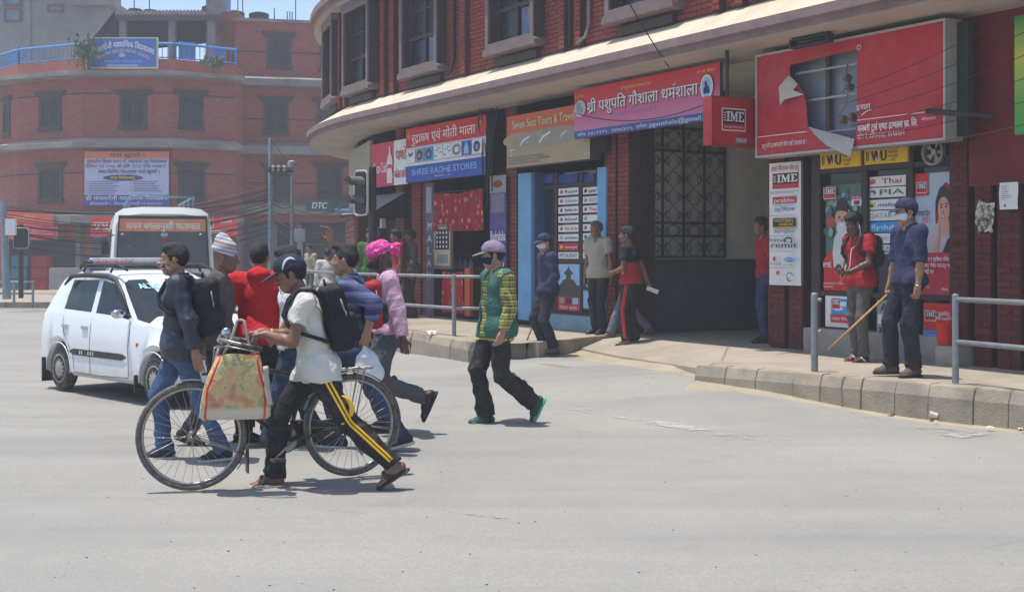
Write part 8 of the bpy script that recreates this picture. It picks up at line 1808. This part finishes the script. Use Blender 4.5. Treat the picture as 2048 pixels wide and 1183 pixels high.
stripe(J11, 'L', (.0, .25), ink('track_red', (190, 35, 40)), .016); fr_ = wpt(J11, J11['palmR']); mb = MB(); mb.box(fr_ + A(.05, -.02, -.03), (.09, .012, .03), rot(10, 20)); tag(part('folded_paper', mb, WHITE), 'folded white paper in the hand of the youth in red and black', 'paper')
loc, L = S(1262, 0, 19.9, 180, 1.72, .33)
human('man in blue grey clothes and sandals striding behind the youth in red', loc, 180, 1.72, dict(lean=4, hip=(0, 0, .90), armL=(.1, .27, .85), armR=(.05, -.25, .85), legL=(L(1222, 665, -.1), 0, 0), legR=((-.28, -.08, .13), 24, 0)), dict(skin=SK2, hair='thick', top=dict(mat=BLG, hem=-.1, sleeve=.3), trousers=dict(mat=BLG, fit=.02), shoes=dict(kind='sandal', mat=GRYC)), .013, seed=57)
loc, L = S(1531, 0, 18.3, 188, 1.72, KZ)
human('man in red shirt half hidden behind the brick pier of the passage', loc, 188, 1.72, dict(stand(), armL=(.0, .26, .84), armR=(.0, -.26, .84)), dict(skin=SK2, hair='thick', top=dict(mat=RPO, sleeve=.3, hem=-.06), trousers=dict(mat=JED), shoes=DRS), .013, seed=60)
loc, L = S(1722, 0, 15.2, 205, 1.70, KZ)
J14 = human('youth in red polo shirt with earphones looking down at his hands', loc, 205, 1.70, dict(stand(), lean=3, hd=(-4, 24, 0), armL=L(1697, 545, -.25), armR=L(1690, 548, .12), poleL=(-.6, .8, -1), poleR=(-.6, -.8, -1), handL=dict(curl=.6, dir=(1, -.3, .0), palm=(0, -.4, 1)), handR=dict(curl=.6, dir=(1, .3, 0), palm=(0, .4, 1))), dict(skin=SK4, hair='thick', top=dict(mat=RPO, sleeve=.28, hem=-.10, fit=.02, loose=.014, collar=RPO), trousers=dict(mat=GRYC, fit=.016), shoes=dict(kind='sandal', mat=ink('sandal_red', (150, 30, 45)), strap=WHITE)), .011, seed=63)
backpack('black backpack on the youth in the red polo shirt', J14, BKC, size=(.07, .13, .19))
X = J14['X']; hl = (J14['palmL'] + J14['palmR']) / 2; t = thing('earphones', 'white earphone cord hanging from the ears of the youth in red', 'earphones', J14['loc'], R(205)); t.scale = (J14['s'],) * 3; mb = MB(); mb.tube([X(.0, .088, -.005), X(.01, .09, -.08), X(.06, .08, -.2), J14['ch'] + J14['Rc'] @ A(.16, .05, .02), J14['ch'] + J14['Rc'] @ A(.17, .02, -.18), hl + A(.03, 0, -.14), hl + A(.02, 0, -.02)], .0045, 6); part('cord', mb, WHITE, t, True, False); mb = MB(); mb.box(hl + A(.03, 0, .02), (.035, .02, .065), rot(0, 50)); tag(part('phone', mb, BKC, t, False, False))
# farther figures on the left
far_p = [(655, 29, 105, 'man in crumpled white shirt with his back turned beyond the raised arm', dict(mat=WHC, hem=-.08), JED, SK1, 'short'), (742, 24.5, 260, 'person in green top half hidden behind the pink headscarf', dict(mat=cloth('leaf_green', (.07, .15, .04)), hem=-.1), BKC, SK2, 'thick'), (797, 25.6, 200, 'person in dark red shawl standing inside the bead shop', dict(mat=RPO, hem=-.1, sleeve=.3), BKC, SK2, 'thick'), (622, 38.5, 230, 'person in tan shirt far off before the dark shops', dict(mat=CRM, hem=-.1), GPT, SK1, 'thick'), (826, 25.8, 190, 'shopkeeper in dark clothes in the shade of the bead shop', dict(mat=GRYC, hem=-.1), BKC, SK2, 'thick'), (322, 44, 250, 'person in red far behind the white bus', dict(mat=RPO, hem=-.1), BKC, SK1, 'thick')]
for i, (x, Y, hd_, lb, tp, tm, sk_, hr) in enumerate(far_p):
    loc, L = S(x, 0, Y, hd_, 1.68, KZ if i not in (0, 3, 5) else .0 if i == 0 else .15)
    human(lb, loc, hd_, 1.68, dict(stand(), armL=(.05, .27, .86), armR=(.02, -.27, .85)), dict(skin=sk_, face=False, hair=hr, top=tp, trousers=dict(mat=tm), shoes=DRS), .017, seed=80 + i)
# litter by the kerbs
CUP = M('paper_cup', (.62, .58, .48), .8, .1, 20); PLST = glass('clear_plastic', (.4, .42, .43), .2)
def litter(px, py, label, kind, ang=0, z=.02, s=1):
    p = gnd(px, py, z); t = MB()
    if kind == 'cup':
        Rm = rot(ang, 80); pr_ = [(.022, 0), (.034, .075), (.036, .078), (.030, .072), (.020, .004), (0, .004)]; t.lathe((0, 0, 0), [(r * s, q * s) for r, q in pr_], 14); t.v = [tuple(p + Rm @ np.array(v) + A(0, 0, .032 * s)) for v in t.v]; return tag(part('paper_cup', t, CUP, None, True, angle=.6), label, 'cup')
    t.add([tuple(p + A(.06 * s * math.cos(a) * (1 + .4 * math.sin(3 * a + ang)), .05 * s * math.sin(a), .02 * s * (1 + math.sin(5 * a + ang)))) for a in np.linspace(0, 6.28, 11)[:-1]] + [tuple(p + A(0, 0, .05 * s))], [(i, (i + 1) % 10, 10) for i in range(10)]); return tag(part('litter_scrap', t, kind, None), label, 'litter')
litter(1722, 816, 'crushed cream paper cup against the kerb under the bollard post', 'cup', 20); litter(1776, 823, 'pale paper cup lying right of the crushed one by the kerb', 'cup', 200, .02, .9); litter(1876, 838, 'white paper cup lying below the guard at the kerb', 'cup', 150)
for i, (x, y, k, lb) in enumerate(((1690, 812, WHITE, 'white paper scrap beside the crushed cup'), (1664, 808, WHITE, 'small white scrap left of the paper scraps by the kerb'), (1412, 772, ink('blue_scrap', (90, 110, 160)), 'blue scrap at the corner of the near kerb'), (838, 702, PLST, 'crumpled clear plastic under the far kerb behind the pink shirt'), (887, 711, PLST, 'clear plastic cup piece under the far kerb near the railing post'), (866, 668, WHITE, 'small pale scrap on the pavement by the railing'))): litter(x, y, lb, k, i, .02 if i != 5 else KZ + .01, 1 if i < 3 else 1.3)
for i in range(12):
    t_ = i / 11; litter(1450 + 590 * t_ + random.uniform(-15, 15), 783 + 66 * t_ + random.uniform(4, 16), 'tiny dusty scrap lying in the gutter along the near kerb', random.choice([CUP, GREY, ink('leaf_brown', (110, 85, 55)), CREAM]), i, .012, random.uniform(.3, .6))['group'] = 'scraps in the near gutter'
